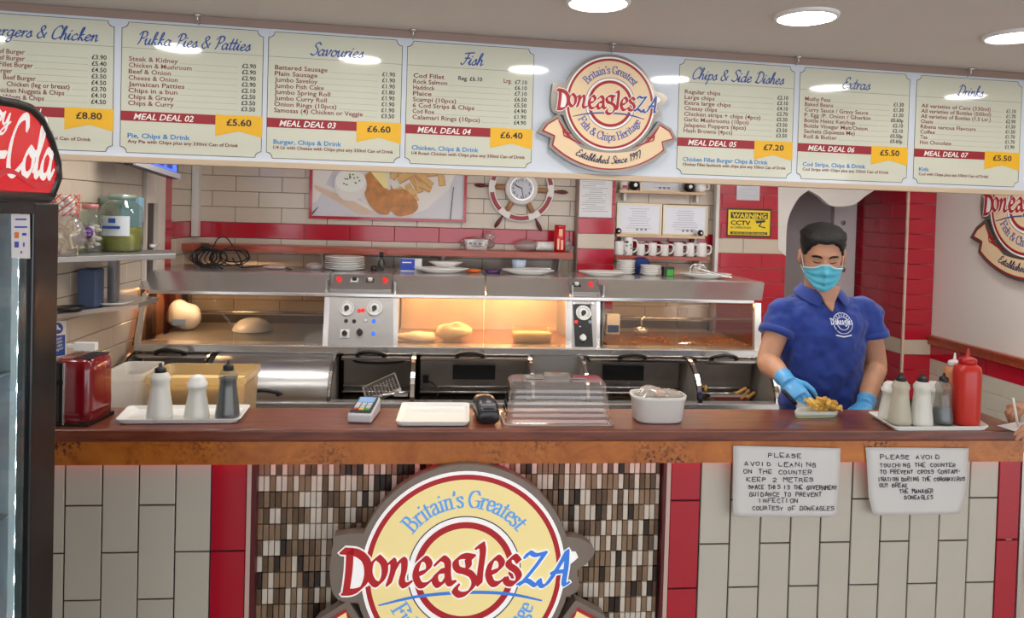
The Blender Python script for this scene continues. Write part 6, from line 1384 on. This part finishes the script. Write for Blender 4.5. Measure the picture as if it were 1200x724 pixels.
# toaster
q = cp(84, 499); tt = thing('toaster', 'dark red and black toaster at the left end of the counter beside the fridge', 'toaster', (q.x, q.y+.07, ZT), math.radians(-6))
s = sc_at(q); tw_, th_, td = .125, 78*s, .15
mb = MB(); mb.loft([rrect(tw_*.5, td/2, .008+z, .03) for z in (0,)]+[rrect(tw_*.5*k, td/2*k, z, .03) for k, z in ((1.02, .05), (1.0, th_*.8), (.96, th_*.95), (.86, th_))]); mb.build('shell', mat('toaster_red', (120, 14, 26), .15, coat=.6), tt)
mb = MB(); mb.box((-tw_*.52, -td/2-.006, .004), (-tw_*.12, td/2+.002, th_*.97)); mb.build('control_side', M_black, tt, bev=.012)
mb = MB(); mb.box((-tw_*.13, -td/2-.008, .004), (-tw_*.09, td/2, th_*.95)); mb.build('chrome_edge', M_steel, tt, bev=.004)
mb = MB(); mb.box((-tw_*.5, -td/2, 0), (tw_*.5, td/2, .012)); mb.build('base', M_black, tt)
for sx in (.12, .32): mb = MB(); mb.box((tw_*sx-.014, -td*.38, th_-.002), (tw_*sx+.014, td*.38, th_+.002)); mb.build('slot', M_black, tt)
mb = MB(); mb.box((-tw_*.42, -td/2-.02, th_*.62), (-tw_*.22, -td/2-.004, th_*.69)); mb.build('lever', M_black, tt, bev=.003)
# tubs on the shelf behind the counter
ZB = .861
def tub(px0, px1, pyt, Y, d, m, label, contents=None, name='storage_tub'):
    a, b = P(px0, pyt, Y), P(px1, pyt, Y); w_ = (b.x-a.x)/2; h = (a.z+b.z)/2-ZB; t = thing(name, label, 'tub', ((a.x+b.x)/2, Y+d/2, ZB)); mb = MB()
    mb.loft([rrect(w_*k, d/2*k, z, .025) for k, z in ((.88, 0), (.96, h*.9), (1, h*.93), (1, h), (.96, h), (.92, h*.9), (.84, .006))], smooth=False); mb.build('tub', m, t)
    if contents: mb = MB(); mb.loft([rrect(w_*k, d/2*k, z, .02) for k, z in ((.84, .007), (.91, h*.86), (.9, h*.87))]); mb.build('contents', contents, t)
tub(116, 166, 439, 2.76, .24, clear('tub_frosty', (250, 248, 244), strong=1.5, rough=.2, milky=.6), 'frosted clear storage tub behind the counter, left of the yellow one')
tub(167, 287, 443, 2.74, .26, clear('tub_yellowy', (240, 222, 180), strong=1.5, rough=.2, milky=.5), 'long frosted tub full of yellow batter behind the left tray', mat('batter_yellow', (240, 214, 150), .5))
q = P(103, 430, 2.95); sp = thing('spray_bottle', 'white trigger spray bottle behind the toaster', 'spray bottle', (q.x, 2.95, ZB))
hz3 = P(103, 410, 2.95).z-ZB
mb = MB(); mb.lathe([(0, 0), (.04, 0), (.042, .01), (.042, hz3*.7), (.016, hz3*.92), (.014, hz3), (0, hz3)], n=24, caps=False); mb.build('bottle', Mfr, sp)
mb = MB(); mb.box((-.045, -.014, hz3), (.03, .014, hz3+.028)); mb.add([(-.045, -.006, hz3+.02), (-.075, -.006, hz3+.022), (-.075, -.006, hz3+.012), (-.045, -.006, hz3+.006), (-.045, .006, hz3+.02), (-.075, .006, hz3+.022), (-.075, .006, hz3+.012), (-.045, .006, hz3+.006)], [(0,1,2,3),(7,6,5,4),(0,4,5,1),(1,5,6,2),(2,6,7,3)]); mb.tube([(-.03, 0, hz3), (-.04, 0, hz3-.03), (-.035, 0, hz3-.045)], .006); mb.build('trigger_head', M_white, sp)

# handwritten notes taped to the fascia
def note(pts, lines, label, curl):
    Yn = YC+.009; c = [P(x, y, Yn) for x, y in pts]; t = thing('handwritten_notice', label, 'notice', ((c[0].x+c[1].x)/2, Yn, c[3].z)); n = 14; mb = MB(); vs = []
    def pt(u, v):
        a = c[0].lerp(c[1], u).lerp(c[3].lerp(c[2], u), v); a = a.copy(); a.y += -.003*math.sin(PI*u)*v-.002*noise.noise(Vector((u*3, v*3, pts[0][0])))+.02*max(0, v-.22)*(1 if v > .22 else 0)
        if curl and v > .75: a.x += (.5-u)*.03*(v-.75)*4*(1 if abs(u-.5) > .3 else .3)
        return a
    for j in range(n+1):
        for i in range(n+1): vs.append(pt(i/n, j/n))
    mb.add(vs, [(j*(n+1)+i, (j+1)*(n+1)+i, (j+1)*(n+1)+i+1, j*(n+1)+i+1) for j in range(n) for i in range(n)], smooth=True); o = mb.build('paper', mat('note_paper', (220, 219, 216), .55), t, True)
    so = o.modifiers.new('thickness', 'SOLIDIFY'); so.thickness = .0006; so.offset = -1
    mb = MB(); W_, H_ = (c[1]-c[0]).length, (c[0]-c[3]).length
    for (s, u0, v, u1) in lines:
        k = len(mb.v); hand_text(mb, s, H_*.058, 0, Matrix(), u0*W_, -v*H_, (u1-u0)*W_, .0010)
        for i in range(k, len(mb.v)):
            x, y, z = mb.v[i]; p = pt(min(1, max(0, x/W_)), min(1, max(0, -z/H_))); p.y += -.0012+y; mb.v[i] = tuple(p)
    mb.build('handwriting', mat('pen_ink', (40, 40, 52), .5), t, True)
note([(859, 522), (985, 525), (983.5, 607.5), (860.5, 607.5)], [('PLEASE', .32, .15, .64), ('AVOID LEANING', .10, .27, .78), ('ON THE COUNTER', .09, .38, .74), ('KEEP 2 METRES', .12, .49, .76), ('SPACE THIS IS THE GOVERNMENT', .14, .60, .99), ('GUIDANCE TO PREVENT', .15, .70, .84), ('INFECTION', .24, .79, .62), ('COURTESY OF DONEAGLES', .18, .90, .97)], 'white handwritten notice about leaning on the counter, left of two', False)
note([(1014, 524), (1135.5, 525), (1133, 604), (1022, 606)], [('PLEASE AVOID', .13, .16, .72), ('TOUCHING THE COUNTER', .12, .28, .88), ('TO PREVENT CROSS CONTAM-', .12, .38, .93), ('INATION DURING THE CORONAVIRUS', .10, .49, .98), ('OUT BREAK', .11, .58, .40), ('THE MANAGER', .31, .67, .66), ('DONEAGLES', .36, .76, .66)], 'white handwritten notice about touching the counter, right of two, curled corners', True)
# ---------------------------------------------------------------- people
def remesh(o, vox, sm=4, fac=.5):
    r = o.modifiers.new('remesh', 'REMESH'); r.mode = 'VOXEL'; r.voxel_size = vox; r.use_smooth_shade = True
    if sm: s = o.modifiers.new('smooth', 'SMOOTH'); s.iterations = sm; s.factor = fac
def ell(c, a, b, n=28, sq=2.0, t=None):
    """horizontal ring around c"""
    out = []
    for i in range(n):
        q = 2*PI*i/n; ca, sa = math.cos(q), math.sin(q); k = (abs(ca)**sq+abs(sa)**sq)**(-1/sq); out.append((c[0]+a*k*ca, c[1]+b*k*sa, c[2]))
    return out
SKIN = mat('skin', (196, 144, 114), .5, sss=.12, noise_amt=.08, nscale=30); GLOVE = mat('blue_glove', (84, 164, 222), .35, bump=.35, bscale=70)
def hand(mb, w, d, n, s, size, curls, thumb, rad=1.0, spread=.0):
    """palm and five fingers. w wrist, d direction, n palm side, s thumb side; curls per finger (index..little) in radians per joint"""
    d = d.normalized(); n = (n-d*n.dot(d)).normalized(); s = (s-d*s.dot(d)-n*s.dot(n)).normalized(); L = size
    R = []
    for k, wd, th in ((-.18, .17, .13), (.0, .17, .125), (.12, .2, .125), (.3, .235, .13), (.48, .235, .115), (.56, .2, .09)):
        R.append([tuple(w+d*L*k+s*L*wd*math.cos(a)+n*L*th*math.sin(a)*.9) for a in [2*PI*j/16 for j in range(16)]])
    mb.loft(R)
    lens = (.40, .45, .42, .32)
    for i in range(4):
        off = (.165, .055, -.055, -.16)[i]; p = w+d*L*(.50-(.03 if i in (0, 3) else 0))+s*L*off; dd = (d+s*spread*(1.5-i)).normalized(); pts = [p-d*L*.08, p]; rr = [.055*L*rad, .056*L*rad]
        ang = 0
        for j, f in enumerate((.45, .31, .24)):
            ang += curls[i]*(.9, 1.1, .7)[j]; v = dd*math.cos(ang)+n*math.sin(ang); p = p+v*L*lens[i]*f; pts.append(p); rr.append((.052, .047, .036)[j]*L*rad)
        q = [pts[0]]; r2 = [rr[0]]
        for a, b, c, e in zip(pts, pts[1:], rr, rr[1:]): q += [a.lerp(b, .5), b]; r2 += [(c+e)/2, e]
        mb.tube(q, r2, n=10); mb.ball(pts[-1], rr[-1], n=10, m=6)
    p = w+d*L*.10+s*L*.14; v1 = (s*.75+d*.75+n*thumb).normalized(); p1 = p+v1*L*.24; v2 = (v1+d*.5+n*thumb*.5-s*.3).normalized(); p2 = p1+v2*L*.19; v3 = (v2+n*thumb*.6-s*.35).normalized(); p3 = p2+v3*L*.14
    mb.tube([p, p.lerp(p1, .5), p1, p1.lerp(p2, .5), p2, p3], [.085*L, .075*L, .062*L*rad, .058*L*rad, .056*L*rad, .04*L*rad], n=10); mb.ball(p3, .04*L*rad, n=10, m=6)
    return p3
YM = 2.96
SX = P(962, 400, YM).x
man = thing('person', 'man in blue polo shirt, face mask and blue gloves serving behind the counter', 'person', (SX, YM, 0))
mz = lambda py, Y=YM: P(962, py, Y).z
shz = mz(352)
# skin body: neck, chest core and arms, one surface
sk = MB()
H0 = P(963, 301, YM-.07)                      # head centre
TH = Matrix.Translation(H0) @ Matrix.Rotation(math.radians(-19), 4, 'Z') @ Matrix.Rotation(math.radians(15), 4, 'X')   # nods down
HT = [(-.120, .012, .072, .046), (-.113, .034, .088, .022), (-.092, .050, .094, -.02), (-.060, .060, .093, -.055), (-.03, .066, .092, -.078), (0, .0705, .091, -.092), (.03, .0735, .090, -.099), (.058, .0745, .086, -.098), (.084, .069, .074, -.088), (.104, .055, .055, -.068), (.117, .034, .030, -.042), (.123, .008, .0, -.012)]
HS = 1.0
def head_pt(z, a, off=0.0, face=True):
    """a = 0 straight ahead, + to the viewer's right. returns local point (x, y, z); y negative is forward"""
    w_, f_, b_ = interp(HT, z); cy = (f_+b_)/2; d = (f_-b_)/2; sq = 2.25
    ca, sa = math.cos(a), math.sin(a); k = (abs(ca)**sq+abs(sa)**sq)**(-1/sq); x = (w_+off)*k*sa; y = cy+(d+off)*k*ca
    if face and ca > .2:
        g = lambda zc, zs, xc, xs: math.exp(-((z-zc)/zs)**2-((x-xc)/xs)**2)
        y += .024*g(-.032, .016, 0, .012)+.014*g(-.008, .022, 0, .0085)          # nose
        for sx in (-1, 1):
            y -= .011*g(.008, .013, sx*.031, .017); y += .006*g(.030, .009, sx*.028, .020); y += .005*g(.006, .008, sx*.031, .011); y += .004*g(-.03, .02, sx*.045, .02)
        y += .008*g(-.068, .010, 0, .02)+.006*g(-.10, .012, 0, .02)-.004*g(-.082, .006, 0, .02)
    return V(x*HS, -y*HS, z*HS)
nz_, na = 56, 72; rings = []
for j in range(nz_+1):
    z = -.1195+.242*j/nz_; rings.append([tuple(TH @ head_pt(z, 2*PI*i/na)) for i in range(na)])
sk.loft(rings)
# ears
for sx in (-1, 1):
    M = TH @ Matrix.Translation((sx*.079, .004, -.004)) @ Matrix.Rotation(sx*.6, 4, 'Z'); k = len(sk.v); sk.ball((0, 0, 0), (.010, .020, .033), M=M, n=12, m=10)
    sk.tube(crom([(0, .008, -.026), (sx*.006, .017, -.005), (sx*.007, .015, .018), (sx*.006, 0, .031), (sx*.003, -.012, .022)], 4), .0045, M=M, n=6)
# neck
nb = V(SX-.005, YM+.015, shz+.035)
hb = TH @ V(0, .028, -.06)
sk.tube([nb+V(0, .02, -.09), nb+V(0, .01, 0), nb.lerp(hb, .5), hb], [.075, .064, .058, .06], n=20)
for sx in (-1, 1): sk.tube([TH @ V(sx*.05, .02, -.05), nb+V(sx*.02, -.045, -.02)], [.014, .012], n=8)
TOR = [(.80, .160, .105, 0), (.95, .158, .108, 0), (1.08, .155, .108, 0), (1.20, .158, .115, -.0), (1.30, .170, .122, .0), (1.38, .182, .118, .005), (1.43, .180, .100, .01), (1.465, .150, .080, .015), (1.49, .095, .062, .02), (1.505, .066, .055, .02)]
zk = shz-1.475
def trings(g, zmin=0, zmax=9): return [ell((SX+(z-1.3)*-.01, YM+y, z+zk), a+g, b+g, sq=2.3) for z, a, b, y in TOR if zmin <= z <= zmax]
sk.loft(trings(-.02))
# arms
def arm(pts, rs, mb): 
    pts = [Vector(p) for p in pts]; q = crom([tuple(p)+(r,) for p, r in zip(pts, rs)], 5); mb.tube([V(*p[:3]) for p in q], [p[3] for p in q], n=18)
shL = P(919, 361, YM); elL = P(899.5, 423, YM-.05); wrL = P(921, 445, 2.755)
shR = P(1015, 361, YM); elR = P(1026, 428, YM-.02); wrR = P(1014.5, 473, 2.80)
sk_arm = [([shL, shL.lerp(elL, .5), elL, elL.lerp(wrL, .35), wrL], [.042, .046, .042, .043, .028]), ([shR, shR.lerp(elR, .5), elR, elR.lerp(wrR, .3), wrR], [.042, .046, .044, .043, .029])]
for a, b in sk_arm: arm(a, b, sk)
# open collar: a wedge of chest
sk.loft([[(nb.x+x*k, YM-.060-.020*(1-v), nb.z+z) for x, z in ((0, 0),)] for k, v in ()]) if False else None
vtop, vbot = nb.z+.0, P(957, 366, YM-.12).z
def tor_front(z, x):
    t_ = interp([(a[0]+zk, a[1], a[2], a[3]) for a in TOR], z); a_, b_ = t_[0]+.008, t_[1]+.008; u = min(.98, abs(x-SX)/a_); return YM+t_[2]-b_*(1-u**2.3)**(1/2.3)
cw = []
for k in range(9):
    v = k/8; z = vtop+.03+(vbot-vtop-.03)*v; hw = .048*(1-v)**.8+.002; xs = [nb.x-.003+hw*u for u in (-1, -.5, 0, .5, 1)]
    cw.append([(x, tor_front(min(z, shz), x)-.010, z) for x in xs]+[(x, tor_front(min(z, shz), x)+.03, z) for x in xs[::-1]])
sk.loft(cw)
o = sk.build('body', SKIN, man, True); remesh(o, .0042, 3)
# legs and shoes (hidden by the counter, still standing on the floor)
mb = MB()
mb.loft([ell((SX, YM, z), a, b) for z, a, b in ((.80, .165, .11), (.9, .172, .115), (1.0, .162, .108))]); 
for sx in (-1, 1): mb.tube([(SX+sx*.085, YM, .88), (SX+sx*.10, YM-.01, .5), (SX+sx*.11, YM+.01, .08)], [.095, .068, .055], n=16)
o = mb.build('trousers', mat('dark_trousers', (28, 28, 34), .8), man, True); remesh(o, .012, 2)
for sx in (-1, 1):
    mb = MB(); mb.loft([[(SX+sx*.11+a*math.cos(q), y, h*.5+h*.5*math.sin(q)) for q in [2*PI*i/14 for i in range(14)]] for y, a, h in ((YM+.07, .03, .07), (YM+.03, .045, .10), (YM-.06, .045, .075), (YM-.14, .048, .055), (YM-.18, .025, .035))]); mb.build('shoe', M_black, man, True)
# polo shirt
sh = MB(); sh.loft(trings(.006))
for (pts, rs), hem in zip(sk_arm, (.50, .50)):
    a, b = pts[0], pts[2]; inn_ = V(SX, YM+.01, a.z-.01); h_ = a.lerp(b, hem); dr_2 = (b-a).normalized()
    q = crom([tuple(inn_.lerp(a, .55)+V(0, 0, -.015))+(.060,), tuple(a+V(0, 0, -.014))+(.059,), tuple(a.lerp(h_, .5))+(.063,), tuple(h_)+(.070,)], 5); sh.tube([V(*p[:3]) for p in q], [p[3] for p in q], n=22)
SHIRT = mat('polo_blue', (30, 58, 142), .85, noise_amt=.1, nscale=60, sheen=.2, bump=.15, bscale=350)
o = sh.build('polo_shirt', SHIRT, man, True); remesh(o, .0075, 6)
tx = bpy.data.textures.new('wrinkle', 'CLOUDS'); tx.noise_scale = .075; tx.noise_depth = 2
dm = o.modifiers.new('wrinkles', 'DISPLACE'); dm.texture = tx; dm.strength = .036; dm.mid_level = .5; dm.texture_coords = 'GLOBAL'
s2 = o.modifiers.new('smooth2', 'SMOOTH'); s2.iterations = 2
for (pts, rs) in sk_arm:
    a, b = pts[0], pts[2]; h_ = a.lerp(b, .5); d_ = (b-a).normalized(); mb = MB(); mb.tube([h_-d_*.022, h_-d_*.004, h_+d_*.004], [.0715, .0725, .0715], n=28); c_ = mb.build('sleeve_hem', SHIRT, man, True)
# collar and placket
mb = MB(); N_ = 30; vs = []
for i in range(N_+1):
    t_ = i/N_; a = math.radians(-160+320*t_)+PI/2       # opening at the front
    back = max(0, math.sin(a)); c_, s_ = math.cos(a), math.sin(a)
    fr_ = 1-abs(t_-.5)*2                                  # 0 at tips, 1 at back
    rin, rout = .066, .088+.012*(1-fr_)
    zi = nb.z+.020+.026*back; zo = nb.z-.006+.012*back-.05*max(0, (1-fr_)-.55)/.45
    yi = nb.y+rin*s_*.95-.004; yo = nb.y+rout*s_-.004
    xo_ = nb.x+rout*c_*1.15*(1-.0*(1-fr_)); 
    tipd = max(0, (1-fr_)-.7)/.3
    vs += [(nb.x+rin*c_, yi, zi-.016*tipd), (nb.x+(rin+rout)/2*c_*1.05, (yi+yo)/2-.004, (zi+zo)/2+.008), (xo_+math.copysign(.012, c_)*tipd, yo-.012*tipd, zo)]
mb.add(vs, [(3*i+k, 3*i+3+k, 3*i+4+k, 3*i+1+k) for i in range(N_) for k in (0, 1)], smooth=True); o = mb.build('collar', SHIRT, man, True); so = o.modifiers.new('thickness', 'SOLIDIFY'); so.thickness = .004
o.modifiers.new('sub', 'SUBSURF').levels = 1
mb = MB(); zz0 = vbot+.004; 
for i in range(3): mb.ball((nb.x-.004, tor_front(zz0-.01-.03*i, nb.x)-.014, zz0-.012-.03*i), .0045, n=8, m=5)
mb.build('buttons', mat('button_blue', (40, 60, 120), .4), man, True)
# printed emblem on the chest
ec = P(986.5, 378.5, YM-.12); er = 12*(2.9/FPX)
def em_(u, v, d=0.0): x = ec.x+u; z = ec.z+v; return Vector((x, tor_front(z, x)-.017+d, z))
mb = MB(); E = mat('emblem_white', (214, 220, 236), .7)
def seg(path, w1): nib(mb, path, w1, w1, 0, 0, lambda a, b, d: em_(a, b, d))
for r_ in (1.0, .62): seg([(er*r_*math.cos(k*PI/16), er*r_*math.sin(k*PI/16)) for k in range(33)], .0010)
x_ = -er*1.25
for c_ in 'Doneagles':
    for st_ in UNC[c_]: seg([(x_+a*er*.26, -er*.1+b*er*.36) for a, b in crom(st_, 3)], .0013)
    x_ += er*(.33 if c_ == 'D' else .19 if c_ != 'l' else .13)
    x_ += er*.07
seg([(-er*.8, -er*1.15), (0, -er*1.3), (er*.8, -er*1.15)], .0022)
for k in range(7): a = math.radians(150-20*k); seg([(er*.72*math.cos(a), er*.72*math.sin(a)), (er*.88*math.cos(a), er*.88*math.sin(a))], .0012)
mb.build('emblem', E, man, True)
# hair: cap over the head
mb = MB(); rings = []; na2, nz2 = 90, 60
def hairline(a):
    a = abs((a+PI) % (2*PI)-PI)
    return interp([(0, .066), (.35, .068), (.62, .060), (.85, .035), (1.1, .012), (1.35, .004), (1.55, .012), (1.9, -.02), (2.4, -.06), (PI, -.07)], a)[0]
for j in range(nz2+1):
    z = -.085+.207*j/nz2; rg2 = []
    for i in range(na2):
        a = 2*PI*i/na2; hl = hairline(a); m_ = max(0, min(1, (z-hl)/.012)); aa = abs((a+PI) % (2*PI)-PI)
        th_ = .005+.013*max(0, min(1, (z-.04)/.05))*(1-max(0, min(1, (z-.10)/.022))*.8); th_ *= 1-.9*max(0, (z-.085)/.037)**2 if z > .085 else 1; off = -.010+m_*(th_+.010)
        p = head_pt(z, a, off, False); nn2 = noise.noise(p*90)+.6*noise.noise(p*200); tp = max(0, 1-max(0, z-.10)/.02); p = p+Vector((p.x, p.y, p.z*.5)).normalized()*nn2*.0035*m_*tp
        if z > .07: p.z += .004+.014*m_*min(1, (z-.07)/.05)
        rg2.append(tuple(TH @ p))
    rings.append(rg2)
mb.loft(rings); HAIR = mat('black_hair', (16, 13, 13), .55, bump=.9, bscale=260); mb.build('hair', HAIR, man, True)
# eyebrows, closed lids with lashes
mb = MB()
for sx in (-1, 1):
    for k in range(3):
        pts = []
        for u in range(8):
            x = .014+.036*u/7; z = .026+.006*math.sin(PI*(u/7)**.8)-.0025*k+.001*u/7; a = math.asin(min(.95, x/.078))*sx; p = head_pt(z, a, .0015); pts.append(TH @ p)
        mb.tube(pts, [.0012]+[.0022]*5+[.0016, .0008], n=5)
mb.build('eyebrow', HAIR, man, True)
for sx in (-1, 1):
    mb = MB(); pts = []
    for u in range(8):
        x = .018+.027*u/7; z = .004-.0035*math.sin(PI*u/7); a = math.asin(min(.95, x/.076))*sx; pts.append(TH @ head_pt(z, a, .0012))
    mb.tube(pts, [.0006]+[.0018]*6+[.0006], n=5); mb.build('eyelashes', HAIR, man, True)
# mask
def maskpt(u, v, off=.009):
    a = (u-.5)*2*1.22; ztop = -.010+(.012*math.exp(-(a/.28)**2))-.022*(abs(a)/1.22)**1.5; zbot_ = -.113+.055*(abs(a)/1.22)**1.6; z = zbot_+(ztop-zbot_)*v
    p = head_pt(max(z, -.112), a, off, True); fl_ = head_pt(-.035, a, off, True)
    k = math.exp(-((z+.06)/.035)**2); p.y = p.y*(1-.6*k)+min(p.y, fl_.y+.006)*.6*k; p.z = z*HS
    p.y -= .0022*math.sin(v*2*PI*3.2)*(1 if .12 < v < .9 else 0)*(1-abs(a)/1.4)
    return TH @ p
n_u, n_v = 36, 40; vs = [maskpt(i/n_u, j/n_v) for j in range(n_v+1) for i in range(n_u+1)]
mb = MB(); mb.add(vs, [(j*(n_u+1)+i, j*(n_u+1)+i+1, (j+1)*(n_u+1)+i+1, (j+1)*(n_u+1)+i) for j in range(n_v) for i in range(n_u)], smooth=True)
o = mb.build('face_mask', mat('mask_cyan', (92, 188, 214), .75, bump=.1, bscale=300), man, True); so = o.modifiers.new('thickness', 'SOLIDIFY'); so.thickness = .002; so.offset = 1
mk = o
mb = MB(); mb.tube([maskpt(i/30, 1, .0105) for i in range(31)], .0032, n=6); mb.build('mask_top_band', mat('mask_band', (196, 220, 230), .7), mk, True)
for sx, u in ((-1, 0), (1, 1)):
    mb = MB(); e1 = TH @ V(sx*.084, .014, .022); e2 = TH @ V(sx*.082, .018, -.022)
    mb.tube(crom([maskpt(u, 1, .009), TH @ V(sx*.079, -.015, .01), e1, TH @ V(sx*.084, .022, 0), e2, TH @ V(sx*.074, -.012, -.045), maskpt(u, 0, .009)], 5), .0014, n=6); mb.build('ear_loop', M_white, mk, True)
# gloves
mb = MB(); dL = (P(938, 466, 2.66)-wrL).normalized()
hand(mb, wrL+dL*.012, dL, V(.55, .35, -.6), V(.55, -.75, .25), .165, (.42, .55, .65, .7), .55, 1.12)
aL = (wrL-elL).normalized(); mb.tube([wrL-aL*.028, wrL-aL*.012, wrL+aL*.006, wrL+dL*.03], [.037, .034, .032, .032], n=18)
gl = mb.build('glove', GLOVE, man, True); remesh(gl, .0026, 3)
mb = MB(); tgt = P(1007, 485, 2.72); dR = (tgt-wrR).normalized()
hand(mb, wrR+dR*.01, dR, V(0, -.2, -1), V(-1, -.1, 0), .16, (.35, .4, .45, .5), .3, 1.12)
aR = (wrR-elR).normalized(); mb.tube([wrR-aR*.028, wrR-aR*.012, wrR+aR*.006, wrR+dR*.03], [.038, .035, .033, .032], n=18)
gl = mb.build('glove', GLOVE, man, True); remesh(gl, .0026, 3)
# steel scoop in the right glove, chips and tray
sc_ = thing('chip_scoop', 'small steel scoop in the gloved hand over the chips', 'scoop', P(944, 478, 2.64))
c1 = P(934, 468, 2.665); c2 = P(957, 477, 2.62)
mb = MB(); a_, b_, c_, d_ = P(932, 469, 2.66), P(934, 480, 2.62), P(956, 482, 2.61), P(950, 470, 2.66); mb.add([a_, b_, c_, d_], [(0,1,2,3)]); o = mb.build('blade', M_steel, sc_, True); so = o.modifiers.new('t', 'SOLIDIFY'); so.thickness = .0025
mb = MB(); mb.tube([P(933, 474, 2.645), P(922, 462, 2.67), P(917, 457, 2.68)], .008, n=10); mb.build('handle', M_black, sc_, True)
ft, fc = tray([(930, 490), (980, 489.5), (984, 484.5), (934, 484.5)], .018, 'small open paper food box with green print in front of the worker', 'food_box', mat('box_white', (216, 218, 210), .6), 'box')
mb = MB(); q = [cp(930.5, 490), cp(980, 489.5)]; mb.add([q[0]+V(0, -.002, .006), q[1]+V(0, -.002, .006), q[1]+V(0, -.002, .010), q[0]+V(0, -.002, .010)], [(0,1,2,3)]); mb.build('green_line', mat('green_print', (110, 160, 60), .5), ft, True)
rn = random.Random(12); MC = [mat('chip_gold', (226, 186, 92), .5), mat('chip_tan', (206, 158, 70), .5)]
for i in range(26):
    px = 952+rn.uniform(-6, 30); hgt = .020+.05*math.exp(-((px-962)/14)**2)*rn.random(); q = cp(px, 487)
    mb = MB(); mb.cbox((0, 0, 0), (rn.uniform(.04, .06), .012, .012)); o = mb.build('potato_chip', MC[i % 2], bev=.002); o.location = (q.x, q.y+rn.uniform(-.012, .03), ZT+hgt); o.rotation_euler = (rn.uniform(-.4, .4), rn.uniform(-.6, .6), rn.uniform(-1.2, 1.2)); tag(o, 'golden chip in the heap in the open food box by the gloved hand', 'chip', 'chips heaped in the food box')
# customer's hands writing at the right edge
cu = thing('person', 'person at the right edge, only the writing hands visible, holding a white pen', 'person', P(1200, 500, YC))
W1 = cp(1211, 491)+V(0, -.0, .05); W2 = cp(1232, 508)+V(.0, -.02, .03)
mb = MB(); hand(mb, W1, (cp(1166, 493)-W1+V(0, 0, .035)), V(-.2, -.1, -1), V(-.1, -1, .35), .165, (.65, .75, .8, .85), .45, 1.05)
mb.tube([W1+V(.30, -.12, .02), W1+V(.15, -.06, .01), W1], [.042, .036, .027], n=16)
o = mb.build('hand', SKIN, cu, True); remesh(o, .003, 3)
mb = MB(); hand(mb, W2, (cp(1192, 511)-W2+V(0, 0, .012)), V(0, .2, -1), V(0, 1, .1), .16, (.25, .3, .35, .4), .3, 1.0)
mb.tube([W2+V(.30, -.10, .0), W2+V(.15, -.05, .0), W2], [.042, .036, .027], n=16)
o = mb.build('hand', SKIN, cu, True); remesh(o, .003, 3)
pn = thing('pen', 'white pen held in the writing hand at the right edge', 'pen', cp(1190, 500)); 
mb = MB(); a_ = cp(1193, 501)+V(0, 0, .002); b_ = P(1187, 466, a_.y+.02); mb.tube([a_, a_.lerp(b_, .08), b_], [.0012, .0045, .0045], n=10); mb.build('barrel', M_white, pn, True)
mb = MB(); pts = [cp(1168, 499), cp(1210, 512), cp(1225, 505), cp(1195, 494)]; mb.add([p+V(0, 0, .0015) for p in pts], [(0,1,2,3)]); o = mb.build('paper_slip', M_paper); so = o.modifiers.new('t', 'SOLIDIFY'); so.thickness = .0012; tag(o, 'white paper slip under the writing hand at the right edge', 'paper')
# ---------------------------------------------------------------- things seen through the cabinet glass
q = P(215, 388, 4.5); t = thing('carrier_bag', 'white plastic carrier bag with blue print standing inside the left glass cabinet', 'bag', (q.x, 4.5, zl+.003))
mb = MB(); bag_mesh(mb, (0, 0, .085), (.095, .06, .085), 51, n=26, m=16, amp=.25, fr=12); mb.build('bag', mat('bag_white', (222, 222, 224), .45), t)
mb = MB(); mb.box((-.04, -.068, .03), (.03, -.060, .065)); mb.build('blue_print', mat('bag_blue', (110, 140, 190), .5), t)
q = P(296, 388, 4.5); t = thing('domed_bowl', 'upturned white round bowl inside the left glass cabinet', 'bowl', (q.x, 4.5, zl+.003))
mb = MB(); mb.lathe([(.115, 0), (.112, .012), (.10, .034), (.075, .055), (.04, .068), (0, .072)], n=32, caps=False); mb.build('bowl', M_mug, t)
q = P(712, 380, 4.5); t = thing('printed_carton', 'small white and blue carton behind the glass beside the right control panel', 'carton', (q.x+.03, 4.5, zl+.009))
mb = MB(); mb.box((-.04, -.025, 0), (.04, .025, .12)); mb.build('carton', M_white, t)
mb = MB(); mb.box((-.034, -.028, .012), (.034, -.0245, .055)); mb.build('blue_print', M_blue, t)
q = P(752, 386, 4.45); t = thing('steel_jug', 'low steel jug with upright handle inside the right glass cabinet', 'jug', (q.x, 4.45, zl+.009))
mb = MB(); mb.lathe([(0, 0), (.045, 0), (.048, .03), (.04, .045), (.038, .045), (.044, .03), (0, .006)], n=24, caps=False); mb.build('body', M_steel, t)
mb = MB(); mb.tube([(.0, 0, .03), (.0, .01, .09), (.02, .01, .12)], .007, n=8); mb.build('handle', M_steel, t)
